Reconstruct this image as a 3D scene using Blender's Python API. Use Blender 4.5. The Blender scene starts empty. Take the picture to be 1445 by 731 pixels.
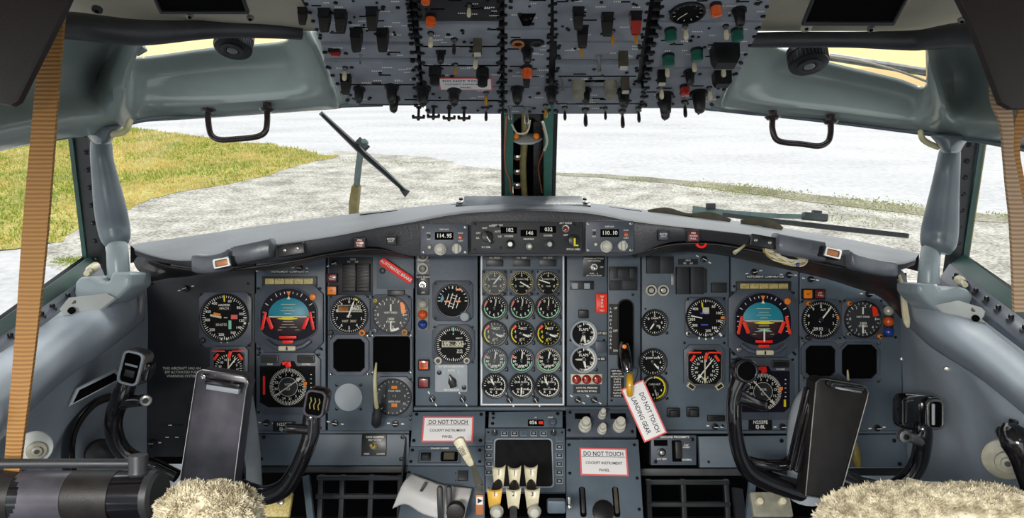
import bpy, bmesh, math, random
from mathutils import Matrix, Vector, noise
random.seed(7)
sc = bpy.context.scene
COL = sc.collection
R = math.radians
# ------------------------------------------------------------------ camera
PITCH = R(17.0)
FPX = 963.0
CX, CY = 722.5, 365.5
CAMH = 1.25
CM = Matrix.Translation((0, 0, CAMH)) @ Matrix.Rotation(R(90) - PITCH, 4, 'X')
cd = bpy.data.cameras.new('camera'); cam = bpy.data.objects.new('camera', cd); COL.objects.link(cam)
cam.matrix_world = CM
cd.sensor_width = 36; cd.lens = 36 * FPX / 1445; cd.clip_start = 0.02; cd.clip_end = 500
sc.camera = cam
# ------------------------------------------------------------------ sky, sun, added key light, exposure
w = bpy.data.worlds.new('sky'); sc.world = w; w.use_nodes = True
nt = w.node_tree; nt.nodes.clear()
wo = nt.nodes.new('ShaderNodeOutputWorld'); bg = nt.nodes.new('ShaderNodeBackground')
tc = nt.nodes.new('ShaderNodeTexCoord'); sp = nt.nodes.new('ShaderNodeSeparateXYZ'); cr = nt.nodes.new('ShaderNodeValToRGB')
nt.links.new(tc.outputs['Generated'], sp.inputs[0]); nt.links.new(sp.outputs['Z'], cr.inputs[0])
e = cr.color_ramp.elements
e[0].position = 0.0; e[0].color = (1.0, 1.0, 1.0, 1)
e[1].position = 0.6; e[1].color = (0.92, 0.96, 1.0, 1)
nt.links.new(cr.outputs[0], bg.inputs[0]); bg.inputs[1].default_value = 1.15
nt.links.new(bg.outputs[0], wo.inputs[0])
sl = bpy.data.lights.new('sun', 'SUN'); sl.energy = 1.3; sl.angle = R(8); sl.color = (1, .97, .92)
so = bpy.data.objects.new('sun', sl); COL.objects.link(so); so.rotation_euler = (R(-38), R(22), 0)
al = bpy.data.lights.new('cabin_key_light', 'AREA'); al.energy = 34; al.shape = 'RECTANGLE'; al.size = 0.45; al.size_y = 0.3; al.color = (1, .97, .93)  # unseen key light added behind the camera to brighten the interior
ao = bpy.data.objects.new('cabin_key_light', al); COL.objects.link(ao); ao.location = (-0.42, -0.55, CAMH + 0.34)
ao.rotation_euler = (R(72), 0, R(-16))
sc.view_settings.view_transform = 'Standard'; sc.view_settings.look = 'None'
sc.view_settings.gamma = 1; sc.view_settings.use_curve_mapping = False
sc.view_settings.exposure = 0.45
# ------------------------------------------------------------------ helpers
def P(px, py, d):
    return CM @ Vector(((px - CX) / FPX * d, (CY - py) / FPX * d, -d))
def u(n, d): return n * d / FPX
class Plane:
    def __init__(s, px, py, d, n):
        s.p0 = Vector(((px - CX) / FPX * d, (CY - py) / FPX * d, -d)); s.n = Vector(n).normalized()
        x = Vector((1, 0, 0)); x = (x - s.n * x.dot(s.n)).normalized(); y = s.n.cross(x)
        s.B = Matrix((x, y, s.n)).transposed().to_4x4()
    def cam(s, px, py):
        r = Vector(((px - CX) / FPX, (CY - py) / FPX, -1)); return r * (s.n.dot(s.p0) / s.n.dot(r))
    def frame(s, px, py, rot=0, lift=0, sc_=None):
        p = s.cam(px, py); k = sc_ or (-p.z / FPX)
        return CM @ Matrix.Translation(p + s.n * lift * k) @ s.B @ Matrix.Rotation(R(rot), 4, 'Z') @ Matrix.Scale(k, 4)
    def local(s, F, px, py):
        q = F.inverted() @ (CM @ s.cam(px, py)); return (q.x, q.y)
MAIN = Plane(722, 400, 1.32, (0, 0, 1))
def camplane(d): return Plane(722, 365, d, (0, 0, 1))
def cf(px, py, d, rot=0, tilt=0, yaw=0):
    return CM @ Matrix.Translation(((px - CX) / FPX * d, (CY - py) / FPX * d, -d)) @ Matrix.Rotation(R(yaw), 4, 'Y') @ Matrix.Rotation(R(tilt), 4, 'X') @ Matrix.Rotation(R(rot), 4, 'Z') @ Matrix.Scale(d / FPX, 4)
def lin(h):
    c = [int(h[i:i + 2], 16) / 255 for i in (0, 2, 4)]
    return tuple((x / 12.92 if x <= .04045 else ((x + .055) / 1.055) ** 2.4) for x in c) + (1,)
MATS = {}
def mat(name, col, rough=.5, metal=0, var=0, vscale=30, col2=None, bump=0, bscale=200, spec=.5, coat=0, chips=None, chipcut=.62, chipscale=25):
    m = bpy.data.materials.new(name); m.use_nodes = True; t = m.node_tree; b = t.nodes['Principled BSDF']
    b.inputs['Base Color'].default_value = lin(col); b.inputs['Roughness'].default_value = rough
    b.inputs['Metallic'].default_value = metal; b.inputs['Specular IOR Level'].default_value = spec
    b.inputs['Coat Weight'].default_value = coat
    g = t.nodes.new('ShaderNodeNewGeometry')
    out = None
    if var:
        n = t.nodes.new('ShaderNodeTexNoise'); n.inputs['Scale'].default_value = vscale; n.inputs['Detail'].default_value = 6
        t.links.new(g.outputs['Position'], n.inputs['Vector'])
        r = t.nodes.new('ShaderNodeValToRGB'); r.color_ramp.elements[0].position = .35; r.color_ramp.elements[1].position = .68
        c1 = lin(col); c2 = lin(col2) if col2 else tuple(min(1, x * (1 + var)) for x in c1[:3]) + (1,)
        if not col2: c1 = tuple(x * (1 - var) for x in c1[:3]) + (1,)
        r.color_ramp.elements[0].color = c1; r.color_ramp.elements[1].color = c2
        t.links.new(n.outputs['Fac'], r.inputs[0]); out = r.outputs[0]
        rr = t.nodes.new('ShaderNodeMapRange'); rr.inputs['To Min'].default_value = max(.03, rough - .12); rr.inputs['To Max'].default_value = min(1, rough + .14)
        t.links.new(n.outputs['Fac'], rr.inputs['Value']); t.links.new(rr.outputs[0], b.inputs['Roughness'])
    if chips:
        n = t.nodes.new('ShaderNodeTexNoise'); n.inputs['Scale'].default_value = chipscale; n.inputs['Detail'].default_value = 8; n.inputs['Roughness'].default_value = .65
        t.links.new(g.outputs['Position'], n.inputs['Vector'])
        r = t.nodes.new('ShaderNodeValToRGB'); r.color_ramp.elements[0].position = chipcut; r.color_ramp.elements[1].position = chipcut + .03
        t.links.new(n.outputs['Fac'], r.inputs[0])
        mx = t.nodes.new('ShaderNodeMix'); mx.data_type = 'RGBA'
        t.links.new(r.outputs[0], mx.inputs[0])
        if out: t.links.new(out, mx.inputs[6])
        else: mx.inputs[6].default_value = lin(col)
        mx.inputs[7].default_value = lin(chips); out = mx.outputs[2]
    if out: t.links.new(out, b.inputs['Base Color'])
    if bump:
        n = t.nodes.new('ShaderNodeTexNoise'); n.inputs['Scale'].default_value = bscale; n.inputs['Detail'].default_value = 5
        t.links.new(g.outputs['Position'], n.inputs['Vector'])
        bp = t.nodes.new('ShaderNodeBump'); bp.inputs['Strength'].default_value = bump; bp.inputs['Distance'].default_value = .002
        t.links.new(n.outputs['Fac'], bp.inputs['Height']); t.links.new(bp.outputs[0], b.inputs['Normal'])
    MATS[name] = m; return m
mat('panel', '59656f', .42, var=.12, vscale=14, bump=.15, bscale=500)
mat('panel_dark', '24262b', .5, var=.2, vscale=14, bump=.15, bscale=500)
mat('panel_pale', '78828c', .4, var=.12, vscale=20, bump=.1, bscale=400)  # paler panel grey, used on a few display keys
mat('overhead', '8a9098', .33, var=.15, vscale=25, bump=.12, bscale=400)
mat('bezel', '4b525d', .4, var=.12, vscale=40)
mat('black', '0c0c0e', .35, var=.2, vscale=60)
mat('void', '030303', .9, spec=.1)
mat('dial', '08080a', .6, spec=.15)
mat('darkgrey', '2a2b2e', .45, var=.2, vscale=40)
mat('mark', 'f4f2e6', .6)
mat('mark_cream', 'd6cfb0', .6)
mat('mark_green', '8fd8b0', .6)
mat('mark_yellow', 'f2e000', .55)
mat('mark_blue', '3a4fd0', .5)
mat('red', 'ff2010', .4)
mat('redorange', 'ff3a18', .4)
mat('orange', 'ff8a10', .35)
mat('amber', 'c88a18', .3, coat=.5)
mat('darkred', '7c1414', .3, coat=.4)
mat('lampred', 'a01c10', .12, coat=1)
mat('lamporange', 'e05a18', .12, coat=1)
mat('lampblue', '1c3c8c', .12, coat=1)
mat('lampclear', 'b4b2a4', .12, coat=1)
mat('teal_ball', '2290a4', .4)
mat('brown_ball', '352024', .45)
mat('purple', '100c1c', .5, spec=.2)
mat('screw', '2c2e32', .3, .8)
mat('steel', '9a9a96', .3, .9, var=.2, vscale=80)
mat('chrome', 'd0cfca', .15, 1)
mat('cream', 'd8cfae', .35, var=.12, vscale=90, coat=.2)
mat('greyknob', '8a8878', .4, var=.15, vscale=90)
mat('whiteknob', 'c9c6b8', .35, var=.1, vscale=90)
mat('green', '155a48', .3, coat=.3)
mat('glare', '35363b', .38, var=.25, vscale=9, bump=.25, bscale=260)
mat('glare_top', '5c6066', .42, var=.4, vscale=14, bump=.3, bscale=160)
mat('glare_pad', '5c6168', .3, var=.2, vscale=20, bump=.15, bscale=200)
mat('wall_blue', 'a0abb5', .36, var=.16, vscale=7, bump=.12, bscale=300)
mat('wall_light', '8b979c', .3, var=.12, vscale=12, bump=.08, bscale=300)
mat('bracket', 'b4b8b4', .4, var=.12, vscale=20)
mat('post_green', '457a6b', .4, var=.15, vscale=30)
mat('tube_cream', 'b8aa70', .35, var=.15, vscale=40)
mat('header', '8a9692', .2, var=.12, vscale=6, bump=.1, bscale=200)
mat('beam', '35363a', .45, var=.2, vscale=20, bump=.2, bscale=200)
mat('liner', 'b0ab98', .7, var=.12, vscale=9, bump=.3, bscale=500)
mat('column', '5c676e', .3, var=.12, vscale=14, bump=.06, bscale=200)
mat('teal', '20463f', .4, var=.2, vscale=30)
mat('hose', 'c2bd92', .4, var=.1, vscale=40)
mat('gold', '9a8a48', .35, var=.25, vscale=40)
mat('copper', 'b0684a', .4)
mat('whitewire', 'd8d0bc', .5)
mat('yoke', '171417', .16, var=.3, vscale=40, coat=.6, chips='b0a9a4', chipcut=.64, chipscale=55)
mat('yoke_new', '111013', .14, coat=.7, chips='8f8a84', chipcut=.76, chipscale=50)
mat('pad_worn', '38363c', .32, var=.5, vscale=22, col2='57545c', coat=.15)
mat('pad_brown', '1b1715', .45, var=.25, vscale=60, bump=.1, bscale=600)
mat('boot', 'a3aab0', .5, var=.1, vscale=20)
mat('strap', '9c7038', .6, var=.22, vscale=300, bump=.5, bscale=900)
mat('strap_dim', '9a7c5c', .65, var=.22, vscale=120, bump=.5, bscale=900)
mat('hood_shade', '1c1716', .4, var=.4, vscale=25, bump=.6, bscale=40)
mat('leather', '241a1a', .55, var=.15, vscale=120, bump=.25, bscale=900)
mat('fleece', 'a3977a', .95, var=.1, vscale=90, col2='efe6cb')
mat('sign', 'f1eeec', .55)
mat('signred', 'ee6a66', .5)
mat('ink', '1a1a1e', .6)
mat('yellow_lever', 'e0a81c', .35, var=.1, vscale=80, coat=.3)
mat('paper', 'd9d6d2', .45, var=.06, vscale=18)
mat('copper_lever', 'b87848', .4, .2)
mat('thr_yellow', 'e0b24a', .4, coat=.2)
mat('rubber', '1c2022', .5, var=.2, vscale=50)
mat('wiper', '2a3234', .4, var=.2, vscale=50)
mat('wiper_teal', '5f7674', .45, var=.2, vscale=50)
mat('olive', '4a4434', .8, var=.3, vscale=60)
mat('cloth', '777678', .7, var=.15, vscale=60)
mat('handle', '2c2020', .25, var=.2, vscale=60, coat=.3)
mat('glasscover', 'b0b4b4', .15)
mat('strip_yellow', 'b09a50', .45, var=.3, vscale=300, col2='d9ca88')
def glassmat(name, tint, gloss=.05, tr=.97):
    m = bpy.data.materials.new(name); m.use_nodes = True; t = m.node_tree; t.nodes.clear()
    o = t.nodes.new('ShaderNodeOutputMaterial'); a = t.nodes.new('ShaderNodeBsdfTransparent'); g = t.nodes.new('ShaderNodeBsdfGlossy'); x = t.nodes.new('ShaderNodeMixShader')
    a.inputs[0].default_value = tint; g.inputs['Roughness'].default_value = .03; x.inputs[0].default_value = gloss
    t.links.new(a.outputs[0], x.inputs[1]); t.links.new(g.outputs[0], x.inputs[2]); t.links.new(x.outputs[0], o.inputs[0]); MATS[name] = m
def webbing(name, c1, c2):
    m = bpy.data.materials.new(name); m.use_nodes = True; t = m.node_tree; b = t.nodes['Principled BSDF']; b.inputs['Roughness'].default_value = .55
    g = t.nodes.new('ShaderNodeNewGeometry'); w_ = t.nodes.new('ShaderNodeTexWave'); w_.bands_direction = 'Z'; w_.inputs['Scale'].default_value = 75; w_.inputs['Distortion'].default_value = .6
    t.links.new(g.outputs['Position'], w_.inputs['Vector']); r = t.nodes.new('ShaderNodeValToRGB'); r.color_ramp.elements[0].color = lin(c1); r.color_ramp.elements[1].color = lin(c2)
    t.links.new(w_.outputs['Fac'], r.inputs[0]); t.links.new(r.outputs[0], b.inputs['Base Color']); bp = t.nodes.new('ShaderNodeBump'); bp.inputs['Strength'].default_value = .5; bp.inputs['Distance'].default_value = .001
    t.links.new(w_.outputs['Fac'], bp.inputs['Height']); t.links.new(bp.outputs[0], b.inputs['Normal']); MATS[name] = m
webbing('strap', '8a5f2c', 'a87c42'); webbing('strap_dim', '8a6e52', 'b0977a')
glassmat('glass', (.97, .98, .97, 1), .035)
glassmat('glass_amber', (1.0, .86, .60, 1), .04)
glassmat('glass_dial', (.95, .96, .96, 1), .03)

TXT = {}
def textmesh(s):
    if s not in TXT:
        c = bpy.data.curves.new('t', 'FONT'); c.body = s; c.size = 1; c.resolution_u = 2; c.offset = .014; c.align_x = 'CENTER'; c.align_y = 'CENTER'
        o = bpy.data.objects.new('t', c); COL.objects.link(o)
        dg = bpy.context.evaluated_depsgraph_get(); m = bpy.data.meshes.new_from_object(o.evaluated_get(dg))
        TXT[s] = ([v.co.copy() for v in m.vertices], [tuple(p.vertices) for p in m.polygons])
        bpy.data.objects.remove(o); bpy.data.curves.remove(c); bpy.data.meshes.remove(m)
    return TXT[s]
def inset(poly, b):
    n = len(poly); out = []
    A = sum(poly[i][0] * poly[(i + 1) % n][1] - poly[(i + 1) % n][0] * poly[i][1] for i in range(n))
    sg = 1 if A > 0 else -1
    for i in range(n):
        p0 = Vector(poly[i - 1]); p1 = Vector(poly[i]); p2 = Vector(poly[(i + 1) % n])
        a = (p1 - p0).normalized(); c = (p2 - p1).normalized()
        n1 = Vector((-a.y, a.x)) * sg; n2 = Vector((-c.y, c.x)) * sg
        k = 1 + n1.dot(n2); m = (n1 + n2) / max(k, .3)
        out.append((p1.x + m.x * b, p1.y + m.y * b))
    return out
def rrect(w, h, r, n=4, cx=0, cy=0):
    r = min(r, w / 2 - .01, h / 2 - .01); pts = []
    for k, (sx, sy) in enumerate(((1, 1), (-1, 1), (-1, -1), (1, -1))):
        for i in range(n + 1):
            a = R(90) * (k + i / n); pts.append((cx + sx * (w / 2 - r) + r * math.cos(a), cy + sy * (h / 2 - r) + r * math.sin(a)))
    return pts
def cham(w, h, c, cx=0, cy=0):
    a, b = w / 2, h / 2
    return [(cx + x, cy + y) for x, y in ((a, b - c), (a - c, b), (c - a, b), (-a, b - c), (-a, c - b), (c - a, -b), (a - c, -b), (a, c - b))]
class MB:
    def __init__(s, F=None):
        s.F = F or Matrix.Identity(4); s.v = []; s.f = []; s.m = []; s.mats = []
    def mi(s, m):
        if m not in s.mats: s.mats.append(m)
        return s.mats.index(m)
    def pts(s, L):
        b = len(s.v); s.v += [s.F @ Vector(p) for p in L]; return b
    def face(s, idx, m): s.f.append(tuple(idx)); s.m.append(s.mi(m))
    def rings(s, L, m, closed=True, caps=True, capm=None):
        n = len(L[0]); bs = [s.pts(r) for r in L]
        for a, b in zip(bs, bs[1:]):
            for i in range(n if closed else n - 1):
                j = (i + 1) % n; s.face((a + i, a + j, b + j, b + i), m)
        if caps:
            s.face([bs[0] + i for i in range(n)][::-1], m); s.face([bs[-1] + i for i in range(n)], capm or m)
        return s
    def prism(s, poly, z0, z1, m, bev=0, capm=None):
        L = [[(x, y, z0) for x, y in poly]]
        if bev:
            L.append([(x, y, z1 - bev) for x, y in poly]); L.append([(x, y, z1 - bev * .3) for x, y in inset(poly, bev * .3)]); L.append([(x, y, z1) for x, y in inset(poly, bev)])
        else: L.append([(x, y, z1) for x, y in poly])
        return s.rings(L, m, capm=capm)
    def box(s, cx, cy, w, h, z0, z1, m, bev=0, r=0, capm=None):
        poly = rrect(w, h, r, 3, cx, cy) if r else [(cx - w / 2, cy - h / 2), (cx + w / 2, cy - h / 2), (cx + w / 2, cy + h / 2), (cx - w / 2, cy + h / 2)]
        return s.prism(poly, z0, z1, m, bev, capm)
    def lathe(s, prof, m, n=24, cx=0, cy=0, caps=True, sx=1):
        return s.rings([[(cx + sx * r * math.cos(6.283185 * i / n), cy + r * math.sin(6.283185 * i / n), z) for i in range(n)] for r, z in prof], m, caps=caps)
    def cyl(s, cx, cy, r, z0, z1, m, n=20, bev=0, r1=None):
        r1 = r if r1 is None else r1
        prof = [(r, z0)] + ([(r1, z1 - bev), (r1 - bev * .3, z1 - bev * .3), (max(.01, r1 - bev), z1)] if bev else [(r1, z1)])
        return s.lathe(prof, m, n, cx, cy)
    def ring(s, cx, cy, r0, r1, z0, z1, m, n=32):
        q = [(r0, z0), (r0, z1), (r0 + (r1 - r0) * .25, z1 + .4), (r1 - (r1 - r0) * .25, z1 + .4), (r1, z1 - .3), (r1, z0)]
        return s.lathe(q, m, n, cx, cy, caps=False)
    def frame_(s, outer, inner, z0, z1, m):
        n = len(outer)
        L = [[(x, y, z0) for x, y in outer], [(x, y, z1 - .6) for x, y in outer], [(x, y, z1) for x, y in inset(outer, .6)], [(x, y, z1) for x, y in inset(inner, -.6)], [(x, y, z1 - .6) for x, y in inner], [(x, y, z0) for x, y in inner]]
        return s.rings(L, m, caps=False)
    def band(s, cx, cy, r0, r1, a0, a1, z, m, n=None):   # clock angles in degrees, clockwise from up
        n = n or max(2, int(abs(a1 - a0) / 8)); A = []; B = []
        for i in range(n + 1):
            a = R(90 - (a0 + (a1 - a0) * i / n)); A.append((cx + r0 * math.cos(a), cy + r0 * math.sin(a), z)); B.append((cx + r1 * math.cos(a), cy + r1 * math.sin(a), z))
        a = s.pts(A); b = s.pts(B)
        for i in range(n): s.face((a + i, a + i + 1, b + i + 1, b + i), m)
        return s
    def tick(s, cx, cy, r0, r1, ang, wd, z, m):
        a = R(90 - ang); c, q = math.cos(a), math.sin(a)
        b = s.pts([(cx + r * c - k * q * wd / 2, cy + r * q + k * c * wd / 2, z) for r, k in ((r0, 1), (r0, -1), (r1, -1), (r1, 1))]); s.face((b, b + 1, b + 2, b + 3), m); return s
    def text(s, t, x, y, size, m, rot=0, z=.2, sx=1):
        vs, fs = textmesh(t); c, q = math.cos(R(rot)), math.sin(R(rot))
        b = s.pts([(x + (v.x * sx * c - v.y * q) * size, y + (v.x * sx * q + v.y * c) * size, z) for v in vs])
        for f in fs: s.face([b + i for i in f], m)
        return s
    def sweep(s, pts, prof, scales, m, up=None, caps=True, capm=None):
        pts = [Vector(p) for p in pts]; L = []
        up = Vector(up) if up else (CM.to_3x3() @ Vector((0, 0, 1)))
        for i, p in enumerate(pts):
            t = (pts[min(i + 1, len(pts) - 1)] - pts[max(i - 1, 0)]).normalized()
            vv = (up - t * up.dot(t)).normalized(); uu = t.cross(vv); k = scales[i] if isinstance(scales, (list, tuple)) else scales
            L.append([p + uu * a * k + vv * b * k for a, b in prof])
        return s.rings(L, m, caps=caps, capm=capm)
    def tube(s, pts, r, m, n=12, up=None, smooth=0, flat=1):
        if not isinstance(r, (list, tuple)): r = [r] * len(pts)
        if smooth: pts, r = crs(pts, list(r), smooth)
        prof = [(math.cos(6.283185 * i / n) * flat, math.sin(6.283185 * i / n)) for i in range(n)]
        return s.sweep(pts, prof, r, m, up)
    def screw(s, x, y, r=2, z=0, m='screw'):
        s.cyl(x, y, r, z, z + 1.2, m, 10, .5); s.box(x, y, r * 1.5, .5, z + 1.2, z + 1.25, 'void'); return s
    def build(s, name, parent=None, M=None, sharp=35, mods=None):
        if parent is not None: base = parent['_M'] if isinstance(parent, dict) else PM[parent.name]
        elif M is not None: base = M
        else:
            xs = [v.x for v in s.v]; ys = [v.y for v in s.v]; zs = [v.z for v in s.v]
            base = Matrix.Translation(((min(xs) + max(xs)) / 2, (min(ys) + max(ys)) / 2, min(zs)))
        inv = base.inverted(); me = bpy.data.meshes.new(name)
        me.from_pydata([inv @ v for v in s.v], [], s.f)
        for k in s.mats: me.materials.append(MATS[k])
        me.polygons.foreach_set('material_index', s.m)
        bm = bmesh.new(); bm.from_mesh(me); bmesh.ops.recalc_face_normals(bm, faces=bm.faces); bm.to_mesh(me); bm.free()
        me.polygons.foreach_set('use_smooth', [True] * len(me.polygons)); me.set_sharp_from_angle(angle=R(sharp))
        o = bpy.data.objects.new(name, me); COL.objects.link(o)
        if parent is not None: o.parent = parent; PM[o.name] = base
        else: o.matrix_world = base; PM[o.name] = base
        return o
PM = {}
def cat1(p0, p1, p2, p3, t):
    return .5 * ((2 * p1) + (-p0 + p2) * t + (2 * p0 - 5 * p1 + 4 * p2 - p3) * t * t + (-p0 + 3 * p1 - 3 * p2 + p3) * t ** 3)
def crs(pts, r, k):
    pts = [Vector(p) for p in pts]; n = len(pts); o = []; q = []
    for i in range(n - 1):
        a, b, c, d = pts[max(i - 1, 0)], pts[i], pts[i + 1], pts[min(i + 2, n - 1)]
        ra, rb, rc, rd = r[max(i - 1, 0)], r[i], r[i + 1], r[min(i + 2, n - 1)]
        for j in range(k):
            o.append(cat1(a, b, c, d, j / k)); q.append(max(.2 * min(rb, rc), cat1(ra, rb, rc, rd, j / k)))
    o.append(pts[-1]); q.append(r[-1]); return o, q
def tag(o, label, cat, group=None, kind=None):
    if label: o['label'] = label
    if cat: o['category'] = cat
    if group: o['group'] = group
    if kind: o['kind'] = kind
    return o
def thing(name, label, cat, F, group=None):
    o = bpy.data.objects.new(name, None); COL.objects.link(o); o.empty_display_size = .02
    M = F.copy(); loc, rot, scl = M.decompose(); M = Matrix.Translation(loc) @ rot.to_matrix().to_4x4()
    o.matrix_world = M; PM[o.name] = M
    return tag(o, label, cat, group)
def struct(o): o['kind'] = 'structure'; return o
def surface(name, grid, m, thick=.012, k=5, parent=None, offset=-1, kv=None):
    """grid: list of columns of world points; smooth interpolated shell with real thickness"""
    kv = kv or k
    G = [crs(c, [1] * len(c), kv)[0] for c in grid]; rows = list(zip(*G)); rows = [crs(r, [1] * len(r), k)[0] for r in rows]
    b = MB(); b.rings(rows, m, closed=False, caps=False)
    o = b.build(name, parent, sharp=60); md = o.modifiers.new('shell', 'SOLIDIFY'); md.thickness = thick; md.offset = offset
    return o
# ================================================================== outdoors
GZ = -2.6
def gp(px, py, z=GZ):
    o = CM.translation; d = (P(px, py, 1) - o); t = (z - o.z) / d.z; return o + d * t
def patch(name, poly, m, z, kind='structure', rag=.25, sub=6):
    pts = []
    n = len(poly)
    for i in range(n):
        a = gp(*poly[i]); b = gp(*poly[(i + 1) % n]); L = (b - a).length; k = max(1, int(L / .25))
        for j in range(k):
            p = a.lerp(b, j / k); q = noise.noise_vector(p * 1.1) * rag * 1.6 + noise.noise_vector(p * 4) * rag * .5
            pts.append((p.x + q.x, p.y + q.y, z))
    b = MB(); i0 = b.pts(pts); b.face(range(i0, i0 + len(pts)), m)
    o = b.build(name); o['kind'] = kind; return o, pts
def ground_mat(name, stops, scale, scale2, bump, stretch=(1, 1, 1)):
    m = bpy.data.materials.new(name); m.use_nodes = True; t = m.node_tree; b = t.nodes['Principled BSDF']; b.inputs['Roughness'].default_value = .85
    g = t.nodes.new('ShaderNodeNewGeometry'); mp = t.nodes.new('ShaderNodeMapping'); mp.inputs['Scale'].default_value = stretch
    t.links.new(g.outputs['Position'], mp.inputs['Vector'])
    n1 = t.nodes.new('ShaderNodeTexNoise'); n1.inputs['Scale'].default_value = scale; n1.inputs['Detail'].default_value = 8; n1.inputs['Roughness'].default_value = .6
    n2 = t.nodes.new('ShaderNodeTexNoise'); n2.inputs['Scale'].default_value = scale2; n2.inputs['Detail'].default_value = 4
    t.links.new(mp.outputs[0], n1.inputs['Vector']); t.links.new(g.outputs['Position'], n2.inputs['Vector'])
    mx = t.nodes.new('ShaderNodeMix'); mx.inputs[0].default_value = .5; t.links.new(n1.outputs['Fac'], mx.inputs[2]); t.links.new(n2.outputs['Fac'], mx.inputs[3])
    r = t.nodes.new('ShaderNodeValToRGB'); r.color_ramp.elements.remove(r.color_ramp.elements[1])
    for i, (p, c) in enumerate(stops):
        e = r.color_ramp.elements[0] if i == 0 else r.color_ramp.elements.new(p)
        e.position = p; e.color = lin(c)
    t.links.new(mx.outputs[0], r.inputs[0]); t.links.new(r.outputs[0], b.inputs['Base Color'])
    bp = t.nodes.new('ShaderNodeBump'); bp.inputs['Strength'].default_value = bump; bp.inputs['Distance'].default_value = .05
    t.links.new(n2.outputs['Fac'], bp.inputs['Height']); t.links.new(bp.outputs[0], b.inputs['Normal']); MATS[name] = m
ground_mat('concrete', [(.30, '9b999c'), (.42, 'b6b4b6'), (.52, 'c2c0c1'), (.7, 'd0cecd')], .35, 5, .3, (.5, 1.1, 1))
ground_mat('gravel', [(.32, '5c5750'), (.43, '8f8a80'), (.52, 'b3aea4'), (.66, 'dcd8ce')], 1.2, 14, .8)
ground_mat('soil', [(.3, '6b6a34'), (.45, '8f8a3c'), (.55, 'b0a352'), (.7, 'd0bf78')], .6, 9, .8)
ground_mat('soil_dark', [(.3, '4c4a34'), (.45, '77725a'), (.55, '9a9480'), (.7, 'c0bba8')], .8, 12, .8)
for nm, c, c2 in (('blade_green', '7f9a2c', 'a9b03c'), ('blade_straw', 'd6b95c', 'e6d592')): mat(nm, c, .8, var=.1, vscale=2, col2=c2)
b = MB(); i = b.pts([(-90, -20, GZ), (90, -20, GZ), (90, 160, GZ), (-90, 160, GZ)]); b.face((i, i + 1, i + 2, i + 3), 'concrete'); struct(b.build('ground'))
patch('ground_gravel_apron', [(60, 345), (175, 280), (330, 240), (470, 213), (600, 222), (700, 240), (800, 246), (1000, 262), (1310, 300), (1600, 335), (1600, 900), (60, 900)], 'gravel', GZ + .012)
gr, gpts = patch('ground_turf_soil', [(-600, 560), (-350, 330), (-60, 212), (20, 186), (120, 176), (200, 182), (300, 196), (400, 207), (480, 222), (430, 232), (330, 258), (240, 276), (160, 300), (90, 345), (0, 350), (-200, 480)], 'soil', GZ + .02)
patch('ground_concrete_slab', [(-900, 900), (-200, 505), (0, 365), (20, 362), (140, 402), (180, 420), (300, 900)], 'concrete', GZ + .03, rag=.08)
patch('ground_joint_soil', [(780, 244), (900, 250), (1000, 258), (1150, 276), (1310, 295), (1500, 312), (1500, 322), (1310, 306), (1150, 287), (1000, 266), (900, 255), (780, 247)], 'soil_dark', GZ + .022, rag=.12)
def inside(x, y, poly):
    c = False; n = len(poly); j = n - 1
    for i in range(n):
        a, b_ = poly[i], poly[j]
        if (a[1] > y) != (b_[1] > y) and x < (b_[0] - a[0]) * (y - a[1]) / (b_[1] - a[1]) + a[0]: c = not c
        j = i
    return c
bld = MB(); n = 0
def blade(x, y, h, mm):
    a = random.uniform(0, 6.28); w_ = random.uniform(.012, .03); lx, ly = random.uniform(-.5, .5) * h, random.uniform(-.5, .5) * h
    i = bld.pts([(x - w_ * math.cos(a), y - w_ * math.sin(a), GZ), (x + w_ * math.cos(a), y + w_ * math.sin(a), GZ), (x + lx, y + ly, GZ + h)]); bld.face((i, i + 1, i + 2), mm)
X0 = min(p[0] for p in gpts); X1 = max(p[0] for p in gpts); Y0 = min(p[1] for p in gpts); Y1 = max(p[1] for p in gpts)
tries = 0
while n < 42000 and tries < 400000:
    tries += 1
    x = random.uniform(X0, X1); y = random.uniform(Y0, Y1)
    if y < 4 or x < -30 or not inside(x, y, gpts): continue
    q = noise.noise(Vector((x * .35, y * .35, 0))) + .5 * noise.noise(Vector((x * 1.3, y * 1.3, 4)))
    for k in range(2): blade(x + random.gauss(0, .05), y + random.gauss(0, .05), random.uniform(.05, .15), 'blade_straw' if random.random() < .52 + q * 1.1 else 'blade_green'); n += 1
tag(bld.build('grass'), 'long yellow-green grass verge seen through the left windows', 'grass', kind='stuff')
bld = MB()
for (ax, ay, bx, by, wd, cnt, gn) in ((480, 226, 620, 232, .25, 500, .8), (650, 238, 705, 243, .35, 500, .8), (800, 247, 1000, 263, .22, 1800, .6), (1000, 263, 1310, 300, .40, 6500, .5), (1420, 306, 1500, 318, .3, 900, .5), (1150, 308, 1240, 312, .4, 350, .8), (150, 420, 200, 400, .3, 300, .8), (90, 366, 125, 374, .12, 600, .9)):
    A = gp(ax, ay); B_ = gp(bx, by)
    for k in range(cnt):
        p = A.lerp(B_, random.random()); q = noise.noise(p * .8)
        if q < -.15: continue
        blade(p.x + random.gauss(0, wd), p.y + random.gauss(0, wd), random.uniform(.015, .05), 'blade_green' if random.random() < gn else 'soil')
tag(bld.build('weeds'), 'thin line of weeds growing in the pavement joint', 'weeds', kind='stuff')

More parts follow.
